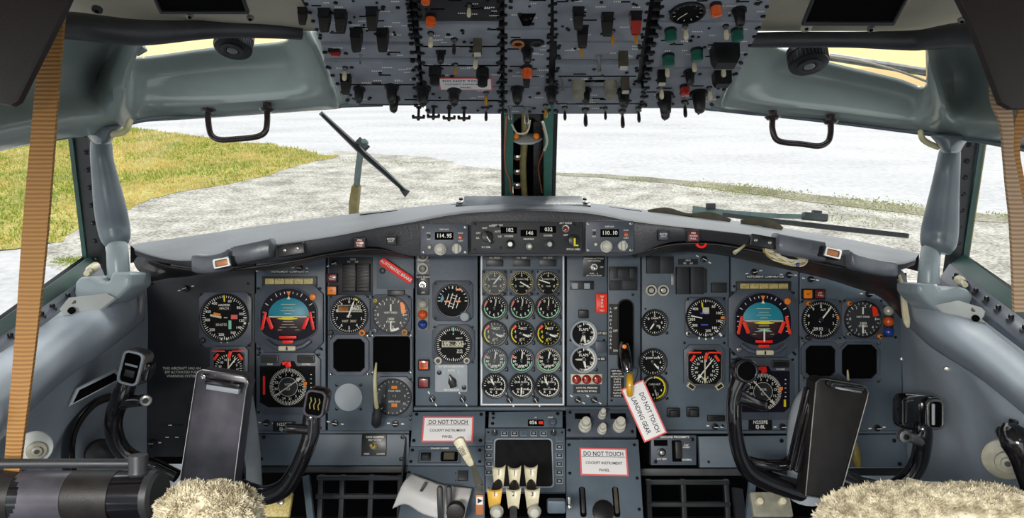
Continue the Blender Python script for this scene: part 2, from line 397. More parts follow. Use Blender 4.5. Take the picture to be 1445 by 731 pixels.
# ================================================================== cockpit shell
# windshield header and side window headers (padded shells)
L = [[(-60, 222, .72), (-60, 200, .68), (-60, 150, .70), (-60, 90, .72), (-60, 30, .68)],
     [(20, 203, .80), (20, 180, .76), (18, 140, .80), (20, 90, .80), (40, 40, .74)],
     [(90, 192, .90), (90, 170, .85), (95, 130, .88), (105, 85, .87), (115, 45, .80)],
     [(150, 182, .97), (140, 160, .92), (138, 122, .95), (150, 85, .94), (165, 48, .86)],
     [(178, 173, 1.0), (168, 148, .93), (172, 112, .88), (183, 80, .86), (198, 50, .83)],
     [(215, 168, 1.05), (200, 148, 1.02), (194, 122, 1.02), (190, 100, 1.01), (188, 80, .98)],
     [(300, 162, 1.09), (300, 146, 1.055), (300, 122, 1.075), (300, 94, 1.085), (300, 67, 1.04)],
     [(400, 155, 1.10), (400, 140, 1.065), (400, 114, 1.09), (398, 86, 1.095), (392, 59, 1.05)],
     [(440, 152, 1.1), (440, 138, 1.06), (432, 108, 1.06), (422, 80, 1.05), (412, 50, .99)],
     [(470, 150, 1.1), (470, 140, 1.06), (458, 105, 1.02), (443, 70, .98), (428, 42, .94)],
     [(480, 150, 1.11), (479, 140, 1.10), (466, 105, 1.06), (452, 70, 1.02), (438, 42, .98)],
     [(512, 151, 1.12), (512, 141, 1.12), (500, 105, 1.08), (480, 70, 1.04), (460, 42, 1.0)]]
struct(surface('trim_header_left', [[P(*p) for p in c] for c in L], 'header', .005))
Rr = [[(988, 152, 1.12), (988, 141, 1.12), (1000, 105, 1.08), (1018, 78, 1.04), (1038, 50, 1.0)],
     [(1016, 155, 1.12), (1016, 143, 1.12), (1030, 105, 1.08), (1045, 78, 1.03), (1058, 50, .99)],
     [(1022, 155, 1.1), (1020, 144, 1.06), (1036, 105, 1.02), (1052, 78, .98), (1066, 50, .94)],
     [(1045, 158, 1.1), (1046, 144, 1.06), (1062, 112, 1.06), (1078, 85, 1.05), (1088, 62, .99)],
     [(1100, 164, 1.10), (1100, 149, 1.065), (1104, 120, 1.09), (1108, 96, 1.095), (1110, 74, 1.05)],
     [(1180, 173, 1.09), (1180, 158, 1.055), (1180, 132, 1.075), (1176, 110, 1.085), (1170, 92, 1.05)],
     [(1260, 183, 1.05), (1262, 168, 1.02), (1262, 146, 1.04), (1262, 128, 1.045), (1262, 114, 1.02)],
     [(1292, 187, 1.03), (1298, 170, 1.0), (1300, 152, 1.01), (1302, 136, 1.005), (1304, 124, .98)],
     [(1325, 190, .99), (1330, 162, .91), (1322, 125, .87), (1313, 95, .85), (1308, 62, .83)],
     [(1362, 195, .95), (1357, 168, .92), (1348, 130, .95), (1345, 95, .94), (1342, 60, .86)],
     [(1425, 204, .88), (1420, 178, .84), (1413, 135, .87), (1408, 90, .86), (1402, 50, .79)],
     [(1510, 222, .76), (1510, 195, .72), (1510, 150, .74), (1510, 90, .74), (1510, 30, .68)]]
struct(surface('trim_header_right', [[P(*p) for p in c] for c in Rr], 'header', .005, offset=1))
# dark structural beams above the eyebrow windows
def beam(name, pts, rad, m='beam'):
    b = MB(); b.tube([P(*p) for p in pts], [u(r_, p[2]) for r_, p in zip(rad, pts)], m, 16, smooth=6); return struct(b.build(name, sharp=60))
beam('trim_beam_left', [(-60, 28, .66), (50, 33, .72), (120, 38, .78), (195, 46, .83), (300, 42, .88), (380, 43, .9), (425, 46, .92)], [20, 19, 19, 18, 12, 11, 10])
beam('trim_beam_right', [(1040, 57, .9), (1110, 56, .9), (1200, 56, .88), (1290, 57, .85), (1340, 51, .8), (1400, 48, .74), (1510, 40, .66)], [10, 11, 11, 14, 17, 19, 19])
beam('trim_header_lip_left', [(-60, 220, .72), (20, 204, .80), (90, 193, .90), (150, 181, .97), (215, 168, 1.03), (300, 162, 1.08), (400, 155, 1.10), (475, 150, 1.1), (540, 148, 1.12)], [5, 4, 4, 4, 2.5, 2.5, 2.5, 2.5, 2.5], 'column')
beam('trim_header_lip_right', [(970, 150, 1.12), (1040, 158, 1.1), (1100, 164, 1.10), (1180, 173, 1.08), (1260, 183, 1.04), (1325, 190, .99), (1362, 195, .95), (1425, 206, .88), (1510, 224, .76)], [2.5, 2.5, 2.5, 2.5, 2.5, 4, 4, 4, 5], 'column')
# ceiling liner, running back over the crew
def ceil_col(px0, px1): return [P(px0, 44, .93), P(px0 * .97 + px1 * .03, 20, .84), P(px1, -60, .66), P(px1, -60, .66) + Vector((0, -.35, .03)), P(px1, -60, .66) + Vector((0, -.95, .05))]
struct(surface('ceiling', [ceil_col(a, b_) for a, b_ in ((-260, -620), (-20, -330), (120, -120), (430, 330), (722, 722), (1040, 1130), (1350, 1600), (1480, 1800), (1720, 2100))], 'liner', .02, k=3, offset=1))
for px, py, d in ((137, 14, .78), (268, 23, .8), (353, 26, .82)):
    b = MB(cf(px, py, d - .02, tilt=70)); b.cyl(0, 0, 7 if px == 137 else 5, -3, 2, 'darkgrey' if px == 137 else 'steel', 16, 1); b.cyl(0, 0, 2.5, 2, 3, 'void', 10)
    tag(b.build('ceiling_fastener'), {137: 'dark snap fastener on ceiling near the left strap', 268: 'small ceiling screw left of the other above left header', 353: 'small ceiling screw above the black air outlet'}[px], 'fastener')
for px, py, d in ((1138, 39, .84), (1229, 41, .83), (1357, 29, .74)):
    b = MB(cf(px, py, d - .015, tilt=70)); b.cyl(0, 0, 8 if px == 1138 else 5, -3, 2, 'liner' if px == 1138 else 'steel', 16, 1); b.cyl(0, 0, 2.5, 2, 3, 'void', 10)
    tag(b.build('ceiling_fastener'), {1138: 'flat cream ceiling button on right above the header beam', 1229: 'small metal ceiling stud below the black ceiling slot', 1357: 'metal ceiling stud beside the right dark flap'}[px], 'fastener')
b = MB(cf(1208, 10, .75, tilt=55)); b.frame_(rrect(134, 60, 2, 2), rrect(126, 48, 1, 2), -3, 2, 'darkgrey'); b.box(0, 0, 126, 48, -4, -2, 'void')
tag(b.build('ceiling_vent_slot'), 'black rectangular slot in cream ceiling at upper right', 'vent')
b = MB(cf(282, 2, .75, tilt=55)); b.frame_(rrect(128, 40, 2, 2), rrect(120, 32, 1, 2), -3, 2, 'darkgrey'); b.box(0, 0, 120, 32, -4, -2, 'void')
tag(b.build('ceiling_vent_slot'), 'dark slot at ceiling edge on the upper left', 'vent')
# windows
def pane(name, q, m='glass'):
    b = MB(); n = 8
    a = [P(*p) for p in q]; rows = []
    for i in range(n + 1):
        t = i / n; rows.append([a[0].lerp(a[1], t), a[3].lerp(a[2], t)])
    nn = (a[1] - a[0]).cross(a[3] - a[0]).normalized() * .008
    b.rings([[r[0], r[1], r[1] + nn, r[0] + nn] for r in rows], m); return struct(b.build(name))
pane('window_1', [(178, 352, 1.16), (714, 284, 1.50), (714, 120, 1.20), (170, 160, 1.09)])
pane('window_2', [(774, 284, 1.50), (1300, 360, 1.16), (1330, 175, 1.08), (774, 120, 1.20)])
pane('window_3', [(-60, 500, .84), (128, 385, 1.17), (100, 180, 1.08), (-60, 205, .82)])
pane('window_4', [(1356, 385, 1.17), (1510, 470, .84), (1510, 215, .80), (1388, 195, 1.06)])
pane('window_5', [(180, 92, 1.06), (405, 66, 1.14), (405, 40, 1.14), (180, 50, 1.06)], 'glass_amber')
pane('window_6', [(1150, 96, 1.14), (1325, 125, 1.08), (1325, 60, 1.06), (1150, 55, 1.12)], 'glass_amber')
# window frame rails
def rail(mb, p0, p1, w_, h_, m, up=None):
    mb.sweep([P(*p0), P(*p1)], [(-w_ / 2, -h_ / 2), (w_ / 2, -h_ / 2), (w_ / 2, h_ / 2), (-w_ / 2, h_ / 2)], [u(1, p0[2]), u(1, p1[2])], m, up)
b = MB(); rail(b, (100, 176, 1.07), (125, 384, 1.16), 6, 10, 'teal'); rail(b, (114, 178, 1.075), (140, 392, 1.165), 22, 10, 'rubber')
for k in range(8):
    t = (k + .4) / 8; o_ = P(118 + 20 * t, 180 + 200 * t, 1.065 + .09 * t); b.F = Matrix.Translation(o_) @ CM.to_3x3().to_4x4() @ Matrix.Rotation(R(35), 4, 'Y') @ Matrix.Scale(.0012, 4); b.cyl(0, 0, 3.2, -2, 4, 'screw', 10, 1); b.F = Matrix.Identity(4)
struct(b.build('window_3_post'))
b = MB(); rail(b, (1385, 190, 1.07), (1357, 378, 1.16), 8, 10, 'teal'); rail(b, (1371, 190, 1.075), (1343, 387, 1.165), 20, 10, 'rubber'); rail(b, (1390, 190, 1.08), (1362, 375, 1.17), 1.4, 10, 'gold')
for k in range(8):
    t = (k + .4) / 8; o_ = P(1368 - 20 * t, 195 + 185 * t, 1.07 + .09 * t); b.F = Matrix.Translation(o_) @ CM.to_3x3().to_4x4() @ Matrix.Rotation(R(-35), 4, 'Y') @ Matrix.Scale(.0012, 4); b.cyl(0, 0, 3.2, -2, 4, 'screw', 10, 1); b.F = Matrix.Identity(4)
struct(b.build('window_4_post'))
b = MB(); rail(b, (130, 372, 1.14), (-60, 508, .78), 9, 20, 'teal'); rail(b, (124, 366, 1.16), (-60, 497, .80), 5, 14, 'rubber')
struct(b.build('window_3_sill'))
b = MB(); rail(b, (1352, 370, 1.14), (1510, 487, .80), 9, 24, 'teal'); rail(b, (1362, 368, 1.16), (1510, 470, .82), 4, 14, 'rubber')
struct(b.build('window_4_sill'))
# bolted strip + ledge + bolster + side wall, left and right
def wall_side(side, cols, mats_):
    pass
b = MB(); b.rings([[P(142, 376, 1.13), P(152, 398, 1.12), P(154, 412, 1.12)], [P(-60, 517, .77), P(-60, 548, .74), P(-60, 556, .74)]], 'bezel', closed=False, caps=False)
for k in range(7):
    t = .12 + k * .1 + (.02 if k % 2 else 0); q = P(142, 376, 1.13).lerp(P(-60, 517, .77), t).lerp(P(152, 398, 1.12).lerp(P(-60, 548, .74), t), .45)
    b.F = Matrix.Translation(q) @ Matrix.Scale(.0011, 4); b.cyl(0, 0, 5, -2, 2, 'darkgrey', 6, .5); b.cyl(0, 0, 3, 2, 7, 'screw', 10, 1); b.F = Matrix.Identity(4)
o = struct(b.build('trim_sill_strip_left')); md = o.modifiers.new('s', 'SOLIDIFY'); md.thickness = .006
b = MB(); b.rings([[P(1340, 372, 1.13), P(1326, 392, 1.12), P(1322, 402, 1.12)], [P(1510, 500, .77), P(1510, 535, .74), P(1510, 545, .74)]], 'bezel', closed=False, caps=False)
for k in range(7):
    t = .12 + k * .1; q = P(1340, 372, 1.13).lerp(P(1510, 500, .77), t).lerp(P(1326, 392, 1.12).lerp(P(1510, 535, .74), t), .45)
    b.F = Matrix.Translation(q) @ Matrix.Scale(.0011, 4); b.cyl(0, 0, 5, -2, 2, 'darkgrey', 6, .5); b.cyl(0, 0, 3, 2, 7, 'screw', 10, 1); b.F = Matrix.Identity(4)
o = struct(b.build('trim_sill_strip_right')); md = o.modifiers.new('s', 'SOLIDIFY'); md.thickness = .006
LB = [[(172, 388, 1.22), (160, 400, 1.14), (182, 404, 1.12), (197, 420, 1.15), (196, 448, 1.20)],
      [(140, 402, 1.12), (120, 428, 1.03), (146, 440, 1.00), (160, 462, 1.02), (150, 484, 1.08)],
      [(60, 450, 1.0), (50, 478, .90), (72, 492, .86), (88, 510, .87), (80, 532, .93)],
      [(-60, 540, .78), (-60, 560, .72), (-40, 580, .68), (-20, 602, .69), (-30, 632, .75)]]
struct(surface('trim_bolster_left', [[P(*p) for p in c] for c in LB], 'wall_blue', .01, offset=1))
RB = [[(1296, 388, 1.22), (1304, 398, 1.14), (1288, 402, 1.12), (1274, 420, 1.15), (1280, 458, 1.20)],
      [(1330, 405, 1.12), (1350, 428, 1.03), (1322, 440, 1.00), (1302, 460, 1.02), (1314, 490, 1.08)],
      [(1410, 450, 1.0), (1424, 476, .90), (1400, 495, .86), (1380, 515, .87), (1388, 538, .93)],
      [(1510, 540, .78), (1510, 560, .72), (1500, 580, .68), (1480, 598, .69), (1500, 632, .75)]]
struct(surface('trim_bolster_right', [[P(*p) for p in c] for c in RB], 'wall_blue', .01))
LW = [[(208, 372, 1.36), (206, 450, 1.34), (207, 560, 1.34), (210, 700, 1.34), (215, 800, 1.34)],
      [(180, 420, 1.26), (160, 490, 1.18), (150, 580, 1.20), (150, 700, 1.22), (150, 820, 1.2)],
      [(140, 470, 1.12), (90, 530, 1.02), (70, 620, 1.03), (60, 740, 1.05), (60, 860, 1.0)],
      [(60, 520, .98), (10, 590, .88), (-10, 680, .9), (-20, 800, .9), (-20, 900, .9)],
      [(-60, 600, .82), (-90, 660, .76), (-100, 760, .78), (-110, 860, .78), (-110, 960, .78)]]
struct(surface('wall_left', [[P(*p) for p in c] for c in LW], 'wall_blue', .01, offset=1))
RW = [[(1272, 372, 1.36), (1275, 450, 1.34), (1278, 560, 1.34), (1282, 700, 1.34), (1285, 800, 1.34)],
      [(1290, 430, 1.26), (1308, 500, 1.18), (1318, 590, 1.20), (1320, 700, 1.22), (1320, 820, 1.2)],
      [(1330, 480, 1.12), (1375, 540, 1.02), (1390, 630, 1.03), (1400, 740, 1.05), (1400, 860, 1.0)],
      [(1400, 530, .98), (1440, 600, .88), (1460, 690, .9), (1470, 800, .9), (1470, 900, .9)],
      [(1500, 600, .82), (1530, 660, .76), (1540, 760, .78), (1550, 860, .78), (1550, 960, .78)]]
struct(surface('wall_right', [[P(*p) for p in c] for c in RW], 'wall_blue', .01))
# bulkhead behind the panels and the footwell, floor
b = MB(); b.rings([[(-.86, 1.62, 0), (.86, 1.62, 0)], [(-.86, 1.62, .72), (.86, 1.62, .72)]], 'void', closed=False, caps=False)
o = struct(b.build('wall_front')); md = o.modifiers.new('s', 'SOLIDIFY'); md.thickness = .02
b = MB(); i = b.pts([(-.9, -.9, 0), (.9, -.9, 0), (.9, 1.65, 0), (-.9, 1.65, 0)]); b.face((i, i + 1, i + 2, i + 3), 'darkgrey'); o = struct(b.build('floor')); md = o.modifiers.new('s', 'SOLIDIFY'); md.thickness = .02
for sx, nm_ in ((-1, 'left'), (1, 'right')):
    b = MB(); b.box(sx * .93, .33, .03, 2.62, 0, .62, 'wall_blue'); struct(b.build('wall_outer_' + nm_))
    b = MB(); b.box(sx * .70, -.98, .50, .03, 0, 2.0, 'wall_blue'); b.box(0, -.98, .05, .03, 1.95, 2.0, 'wall_blue'); struct(b.build('wall_rear_' + nm_))  # unseen rear bulkhead, closed in to cut the flat light from behind
    b = MB(); b.box(sx * .93, -.55, .03, .9, .8, 2.0, 'wall_blue'); struct(b.build('wall_cabin_' + nm_))
b = MB(); b.box(0, -.70, 1.9, .6, 1.95, 1.98, 'liner'); struct(b.build('ceiling_rear'))
b = MB(cf(735, 520, 1.35)); b.box(0, 0, 1090, 270, -14, -1, 'void'); b.box(0, 160, 760, 50, -14, -1, 'void'); struct(b.build('wall_leak_block'))  # black box added behind the panels to block light leaking through gaps
b = MB(); b.box(0, 1.92, 1.0, .56, .62, .695, 'rubber'); struct(b.build('wall_nose_deck'))
# centre windshield post
def F_(px, py, d): return cf(px, py, d)
root = thing('windshield_post', 'teal centre windshield post with open channel, cream tube and wires', 'window post', F_(744, 282, 1.45))
def lp(px, py, off=0):   # depth along the leaning post
    return P(px, py, 1.16 + (py - 150) / 132 * .28 + off)
b = MB(); prof = lambda a, c: [(-a, -c), (a, -c), (a, c), (-a, c)]
k_ = u(1, 1.3)
b.sweep([lp(718, 140), lp(718, 284)], prof(6, 8), k_, 'post_green'); b.sweep([lp(710, 140, .01), lp(710, 284, .01)], prof(2.5, 12), k_, 'rubber'); b.build('left_flange', root)
b = MB(); b.sweep([lp(774, 140), lp(772, 284)], prof(6, 8), k_, 'post_green'); b.sweep([lp(783, 140, .01), lp(780, 284, .01)], prof(2.5, 12), k_, 'rubber'); b.build('right_flange', root)
b = MB(); b.sweep([lp(746, 140, .035), lp(746, 284, .035)], prof(24, 3), k_, 'void'); b.sweep([lp(759, 170, .022), lp(758, 284, .022)], prof(6, 2), k_, 'steel'); b.sweep([lp(765, 150, .01), lp(764, 284, .01)], prof(2, 5), k_, 'black'); b.build('channel', root)
b = MB(); b.tube([lp(741, 150, .01), lp(740, 200, .01), lp(738, 235, .01), lp(741, 284, .01)], k_ * 5, 'tube_cream', 12, smooth=5); b.build('cream_tube', root)
for py in (219, 240, 260, 279):
    b = MB(Matrix.Translation(lp(730, py, .02)) @ CM.to_3x3().to_4x4() @ Matrix.Scale(k_, 4)); b.cyl(0, 0, 7.5, -2, 3, 'copper', 16, .8); b.cyl(0, 0, 6, 3, 8, 'chrome', 12, 2); b.build('bolt', root)
b = MB(); b.F = Matrix.Translation(lp(742, 197, -.02)) @ CM.to_3x3().to_4x4() @ Matrix.Rotation(R(-52), 4, 'X') @ Matrix.Scale(k_, 4)
b.prism([(-23, 6), (-20, -2), (-8, -12), (8, -12), (20, -2), (24, 6), (20, 16), (-20, 16)], -1, 1.5, 'bracket', .5); br = b.build('compass_bracket', root)
for px in (728, 757):
    b = MB(Matrix.Translation(lp(px, 192, -.02)) @ CM.to_3x3().to_4x4() @ Matrix.Scale(k_, 4)); b.lathe([(.1, -4), (3, -3), (4.5, 0), (3, 3), (.1, 4)], 'orange', 14); b.build('orange_lamp', br)
b = MB(); b.tube([lp(715, 165, -.035), lp(712, 215, -.035), lp(714, 240, -.035), lp(720, 255, -.035), lp(721, 268, -.03), lp(728, 284, -.02)], k_ * 1.3, 'copper', 8, smooth=4)
b.tube([lp(722, 175, -.03), lp(730, 188, -.035), lp(744, 186, -.035), lp(748, 170, -.02)], k_ * 1.2, 'whitewire', 8, smooth=4); b.build('left_wire', root)
b = MB(); b.tube([lp(766, 180, -.02), lp(772, 200, -.035), lp(768, 212, -.035), lp(760, 235, 0), lp(763, 258, -.01), lp(765, 272, -.01)], k_ * 1.3, 'copper', 8, smooth=4); b.tube([lp(766, 172, -.036), lp(772, 198, -.037), lp(768, 212, -.037)], k_ * 1.8, 'whitewire', 8, smooth=4)
b.F = Matrix.Translation(lp(769, 213, -.02)) @ CM.to_3x3().to_4x4() @ Matrix.Scale(k_, 4); b.box(0, 0, 8, 7, -3, 3, 'black', 1); b.build('right_wire', root)
b = MB(); b.F = Matrix.Translation(lp(743, 168, 0)) @ CM.to_3x3().to_4x4() @ Matrix.Scale(k_, 4); b.prism([(-27, 18), (27, 18), (27, -13), (8, 2), (-10, 2), (-27, -13)], -8, 2, 'pad_brown', 1); b.build('cap_cover', root)
# ================================================================== glareshield
# stations: back edge (px,py,d), top front crease, bottom front edge
GS = [((184, 346, 1.14), (190, 352, 1.09), (192, 360, 1.09)),
      ((205, 342, 1.16), (215, 360, 1.06), (217, 368, 1.06)),
      ((240, 337, 1.18), (245, 366, 1.04), (247, 374, 1.04)),
      ((275, 332, 1.21), (275, 366, 1.025), (277, 378, 1.025)),
      ((310, 327, 1.24), (308, 364, 1.02), (310, 378, 1.02)),
      ((335, 323, 1.26), (336, 352, 1.025), (338, 374, 1.03)),
      ((400, 314, 1.31), (400, 343, 1.03), (402, 367, 1.04)),
      ((470, 305, 1.36), (470, 333, 1.05), (470, 354, 1.06)),
      ((530, 298, 1.40), (530, 321, 1.075), (530, 348, 1.085)),
      ((575, 293, 1.43), (580, 312, 1.09), (580, 361, 1.10)),
      ((650, 286, 1.46), (652, 299, 1.10), (652, 361, 1.11)),
      ((735, 283, 1.47), (735, 295, 1.10), (735, 361, 1.11)),
      ((822, 286, 1.46), (825, 298, 1.10), (825, 361, 1.11)),
      ((885, 293, 1.43), (890, 310, 1.09), (890, 360, 1.10)),
      ((945, 300, 1.40), (945, 318, 1.075), (945, 342, 1.085)),
      ((1010, 308, 1.37), (1010, 325, 1.055), (1010, 341, 1.065)),
      ((1090, 319, 1.32), (1090, 335, 1.035), (1088, 355, 1.045)),
      ((1160, 331, 1.26), (1160, 350, 1.025), (1158, 368, 1.03)),
      ((1200, 338, 1.23), (1195, 360, 1.02), (1193, 376, 1.02)),
      ((1240, 346, 1.19), (1235, 368, 1.035), (1233, 382, 1.035)),
      ((1275, 353, 1.16), (1268, 372, 1.06), (1266, 382, 1.06)),
      ((1297, 358, 1.14), (1292, 366, 1.09), (1290, 374, 1.09))]
rows = []
gst, _ = None, None
B_ = [crs([P(*s_[k]) for s_ in GS], [1] * len(GS), 4)[0] for k in range(3)]
root = thing('glareshield', 'dark padded glareshield coaming stretching over the whole instrument panel', 'glareshield', cf(735, 330, 1.10))
up_ = CM.to_3x3() @ Vector((0, 1, 0)); fw = CM.to_3x3() @ Vector((0, 0, -1))
b = MB(); prof_rows = []
for a, t, c in zip(*B_):
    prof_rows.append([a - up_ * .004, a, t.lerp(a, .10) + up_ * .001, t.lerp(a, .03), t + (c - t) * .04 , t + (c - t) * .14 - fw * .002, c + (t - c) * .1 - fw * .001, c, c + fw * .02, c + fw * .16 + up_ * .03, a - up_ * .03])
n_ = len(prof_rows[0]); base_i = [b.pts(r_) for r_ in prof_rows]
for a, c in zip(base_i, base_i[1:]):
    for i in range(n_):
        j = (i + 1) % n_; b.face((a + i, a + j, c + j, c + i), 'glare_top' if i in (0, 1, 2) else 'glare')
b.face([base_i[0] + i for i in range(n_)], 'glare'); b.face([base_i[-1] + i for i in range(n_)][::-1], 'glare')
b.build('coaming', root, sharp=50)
def gpad(name, pts, w_, h_, m='glare_pad', depth=10, lift=.012):
    d = pts[0][2]; b = MB(); n = 10
    prof = [(.5 * (abs(math.cos(t)) ** .45) * (1 if math.cos(t) > 0 else -1), .5 * (abs(math.sin(t)) ** .45) * (1 if math.sin(t) > 0 else -1)) for t in [6.2832 * i / 20 for i in range(20)]]
    P_ = [P(a, c, e) for a, c, e in pts]; Q, S = crs(P_, [1] * len(P_), 5)
    m_ = len(Q); L = []
    for i, p in enumerate(Q):
        e = min(i, m_ - 1 - i) / m_; k = min(1, (e * 14) ** .5 * .75 + .25)
        L.append([p + up_ * y * h_ * u(1, d) * k - fw * x * depth * u(1, d) * k for x, y in prof])
    b.rings(L, m); return b.build(name, root, sharp=60)
gpad('end_pad', [(276, 371, 1.02), (296, 373, 1.015), (318, 369, 1.015), (332, 361, 1.025)], 0, 27, depth=38)
gpad('padded_block', [(330, 361, 1.018), (360, 355, 1.018), (388, 349, 1.022)], 0, 27, depth=30)
gpad('padded_block', [(1090, 342, 1.03), (1120, 348, 1.024), (1165, 356, 1.016)], 0, 28, depth=30)
gpad('end_pad', [(1192, 362, 1.02), (1205, 370, 1.018), (1240, 378, 1.03), (1262, 380, 1.05)], 0, 22, depth=30)
def gplate(pts4, d, screws, tilt):
    b = MB(cf(*pts4, d, rot=tilt)); b.box(0, 0, 38, 17, -4, 3, 'black', 1, 2); 
    for x in screws: b.cyl(x, 0, 2.6, 3, 4.5, 'steel', 12, .8)
    b.build('switch_plate', root)
gplate((411, 352), 1.026, (-8, 10), 9)
gplate((1077, 341), 1.024, (-12, 8), -10)
b = MB(cf(738, 287, 1.30, tilt=-58)); b.box(0, 0, 168, 30, 0, 5, 'glare_top', 2, 3)
for x in (-88, 88):
    b.box(x, -8, 12, 12, 0, 4, 'black', 1); b.cyl(x, -6, 3, 4, 6, 'steel', 10, .5); b.cyl(x, 10, 3, 1, 3, 'screw', 10, .5)
b.build('centre_lid', root)
b = MB()
for (a0, a1) in (((612, 293, 1.36), (650, 287, 1.40)), ((508, 303, 1.33), (560, 297, 1.36)), ((860, 292, 1.38), (905, 298, 1.34))):
    b.sweep([P(a0[0], a0[1] + 1, a0[2]) , P(a1[0], a1[1] + 1, a1[2])], [(-1, -2), (1, -2), (1, 2), (-1, 2)], .0016, 'void')
b.build('air_slot', root)
for px, py, rot in ((313, 371, 12), (1175, 357, -14)):
    t = thing('map_light', 'amber map light in silver frame on %s end of glareshield' % ('left' if px < 700 else 'right'), 'light', cf(px, py, .985, rot)); b = MB(cf(px, py, .985, rot))
    b.box(0, 0, 25, 15, -22, -1, 'black', 1); b.build('housing', t)
    b = MB(cf(px, py, .985, rot)); b.frame_(rrect(24, 14, 2), rrect(17, 8, 1), -4, 2, 'chrome'); b.build('frame', t)
    b = MB(cf(px, py, .985, rot)); b.box(0, 0, 17, 8, -4, 0, 'copper_lever', .5); b.build('lens', t)
for nm_, fr, pn in (('trim_shade_lining_left', [(212, 364, 1.08), (247, 376, 1.05), (310, 380, 1.04), (402, 369, 1.05), (470, 356, 1.07), (530, 350, 1.09), (584, 360, 1.11)],
                     [(206, 396, 1.312), (250, 388, 1.312), (325, 378, 1.312), (400, 372, 1.312), (465, 360, 1.312), (530, 353, 1.312), (584, 361, 1.312)]),
                    ('trim_shade_lining_right', [(892, 359, 1.11), (945, 344, 1.09), (1010, 343, 1.07), (1088, 357, 1.05), (1158, 370, 1.04), (1200, 378, 1.035), (1240, 383, 1.05), (1268, 383, 1.08)],
                     [(895, 361, 1.312), (945, 352, 1.312), (1010, 356, 1.312), (1085, 372, 1.312), (1160, 389, 1.312), (1205, 403, 1.312), (1245, 418, 1.312), (1276, 450, 1.312)])):
    gl = []
    for i, (p, q) in enumerate(zip(fr, pn)):
        A_, C_ = P(*p), P(*q); mid = A_.lerp(C_, .5) - up_ * (.001 + .006 * (i % 2)); gl.append([A_, A_.lerp(C_, .25), mid, C_])
    struct(surface(nm_, gl, 'hood_shade', .004, k=5))  # dark sheet stands for shade under the coaming, with torn leather
# annunciators on the coaming face
def annun(px, py, w_, h_, m, lines, label, name='warning_light', d=1.065, tm='mark', ts=3.6, frame='darkgrey', rot=0, group=None, zf=3):
    F = cf(px, py, d, rot); t = thing(name, label, 'light', F, group)
    b = MB(F); b.frame_(rrect(w_ + 3, h_ + 3, 1, 2), rrect(w_, h_, .6, 2), -8, zf, frame); b.build('frame', t)
    b = MB(F); b.box(0, 0, w_, h_, -8, zf - .8, m, .6)
    for i, s_ in enumerate(lines): b.text(s_, 0, (len(lines) - 1) * ts * .55 - i * ts * 1.1, ts, tm, z=zf - .7)
    b.build('lens', t); return t
annun(508, 343, 12, 11, 'darkred', ['FIRE', 'WARN', 'PULL'], 'dark red fire warning light on left side of glareshield face', d=1.062)
annun(552, 339, 12, 11, 'panel_dark', ['MASTER', 'CAUT'], 'small grey light right of the red one on left glareshield face', d=1.07, ts=3)
annun(936, 332, 12, 12, 'bezel', ['MASTER', 'CAUT'], 'small grey light just right of the right radio head on glareshield', d=1.07, ts=3)
annun(978, 333, 14, 14, 'darkred', ['FIRE', 'WARN', 'PULL'], 'red fire warning light on right side of glareshield face', d=1.055)
b = MB(cf(990, 346, 1.06)); b.band(0, 4, 5, 8.5, 100, 260, 0, 'red', 12)
o = b.build('red_warning_loop'); md = o.modifiers.new('s', 'SOLIDIFY'); md.thickness = .003; tag(o, 'small red loop below the right fire warning light', 'handle')
# ------------------------------------------------------------------ knobs and gauges
def knob(mb, x, y, r, h, m, z=0, pointer=None, n=20, ang=0):
    mb.cyl(x, y, r, z, z + h * .35, m, n, .6); mb.cyl(x, y, r * .8, z + h * .35, z + h, m, n, r * .2)
    if pointer:
        a = R(90 - ang); mb.tick(x, y, 0, r * .75, ang, r * .22, z + h + .1, pointer)
def radio_head(px, py, w_, h_, m, digits, side):
    F = cf(px, py, 1.085); t = thing('radio_tuning_head', 'radio tuning head showing %s at the %s of the glareshield centre' % (digits, side), 'radio', F)
    b = MB(F); b.box(0, 0, w_, h_, -12, 2, m, 1, 2)
    for x in (-1, 1):
        for y in (-1, 1): b.screw(x * (w_ / 2 - 4), y * (h_ / 2 - 4), 2.4, 2, 'steel')
    b.box(0, 5, 26, 11, 1, 2.5, 'void', .3)
    for i, ch in enumerate(digits): b.text(ch, (i - (len(digits) - 1) / 2) * (3.6), 5, 8, 'mark', z=2.8)
    b.text('VHF NAV', 0, 14, 3.2, 'mark', z=2.2); b.text('HOLD', 23, 9, 2.6, 'mark', z=2.2); b.text('ALERT', 23, -2, 2.6, 'mark', z=2.2); b.text('PWR', -22, 9, 2.6, 'mark', z=2.2); b.text('TEST', -22, 0, 2.6, 'mark', z=2.2)
    b.cyl(23, 3, 3, 2, 4.5, 'lamporange', 12, 1); b.cyl(-22, 4.5, 2.2, 2, 5, 'black', 10, .6); b.cyl(-20, -11, 2.4, 2, 8, 'cream', 10, 1); b.build('face', t)
    b = MB(F); knob(b, -5, -14, 8.5, 14, 'whiteknob', 2); b.cyl(-5, -14, 4.8, 15, 20, 'whiteknob', 18, 1); b.build('knob', t)
    b = MB(F); b.cyl(18, -13, 7, 2, 8, 'whiteknob', 18, 1); b.box(18, -13, 5, 14, 8, 15, 'whiteknob', 1.5); b.build('selector', t)
radio_head(627, 338, 67, 43, 'bezel', '114.95', 'left end')
radio_head(860, 334, 68, 45, 'bezel', '110.10', 'right end')
F = cf(743, 335, 1.085); t = thing('flight_director_panel', 'black flight director panel with three counters in the middle of the glareshield', 'control panel', F)
b = MB(F); b.box(0, 0, 157, 45, -12, 2, 'panel_dark', 1, 2)
for x, y in ((-73, 18), (-73, -18), (73, 20), (-41, 15), (-37, -15), (66, 17)): b.screw(x, y, 2.2, 2, 'black')
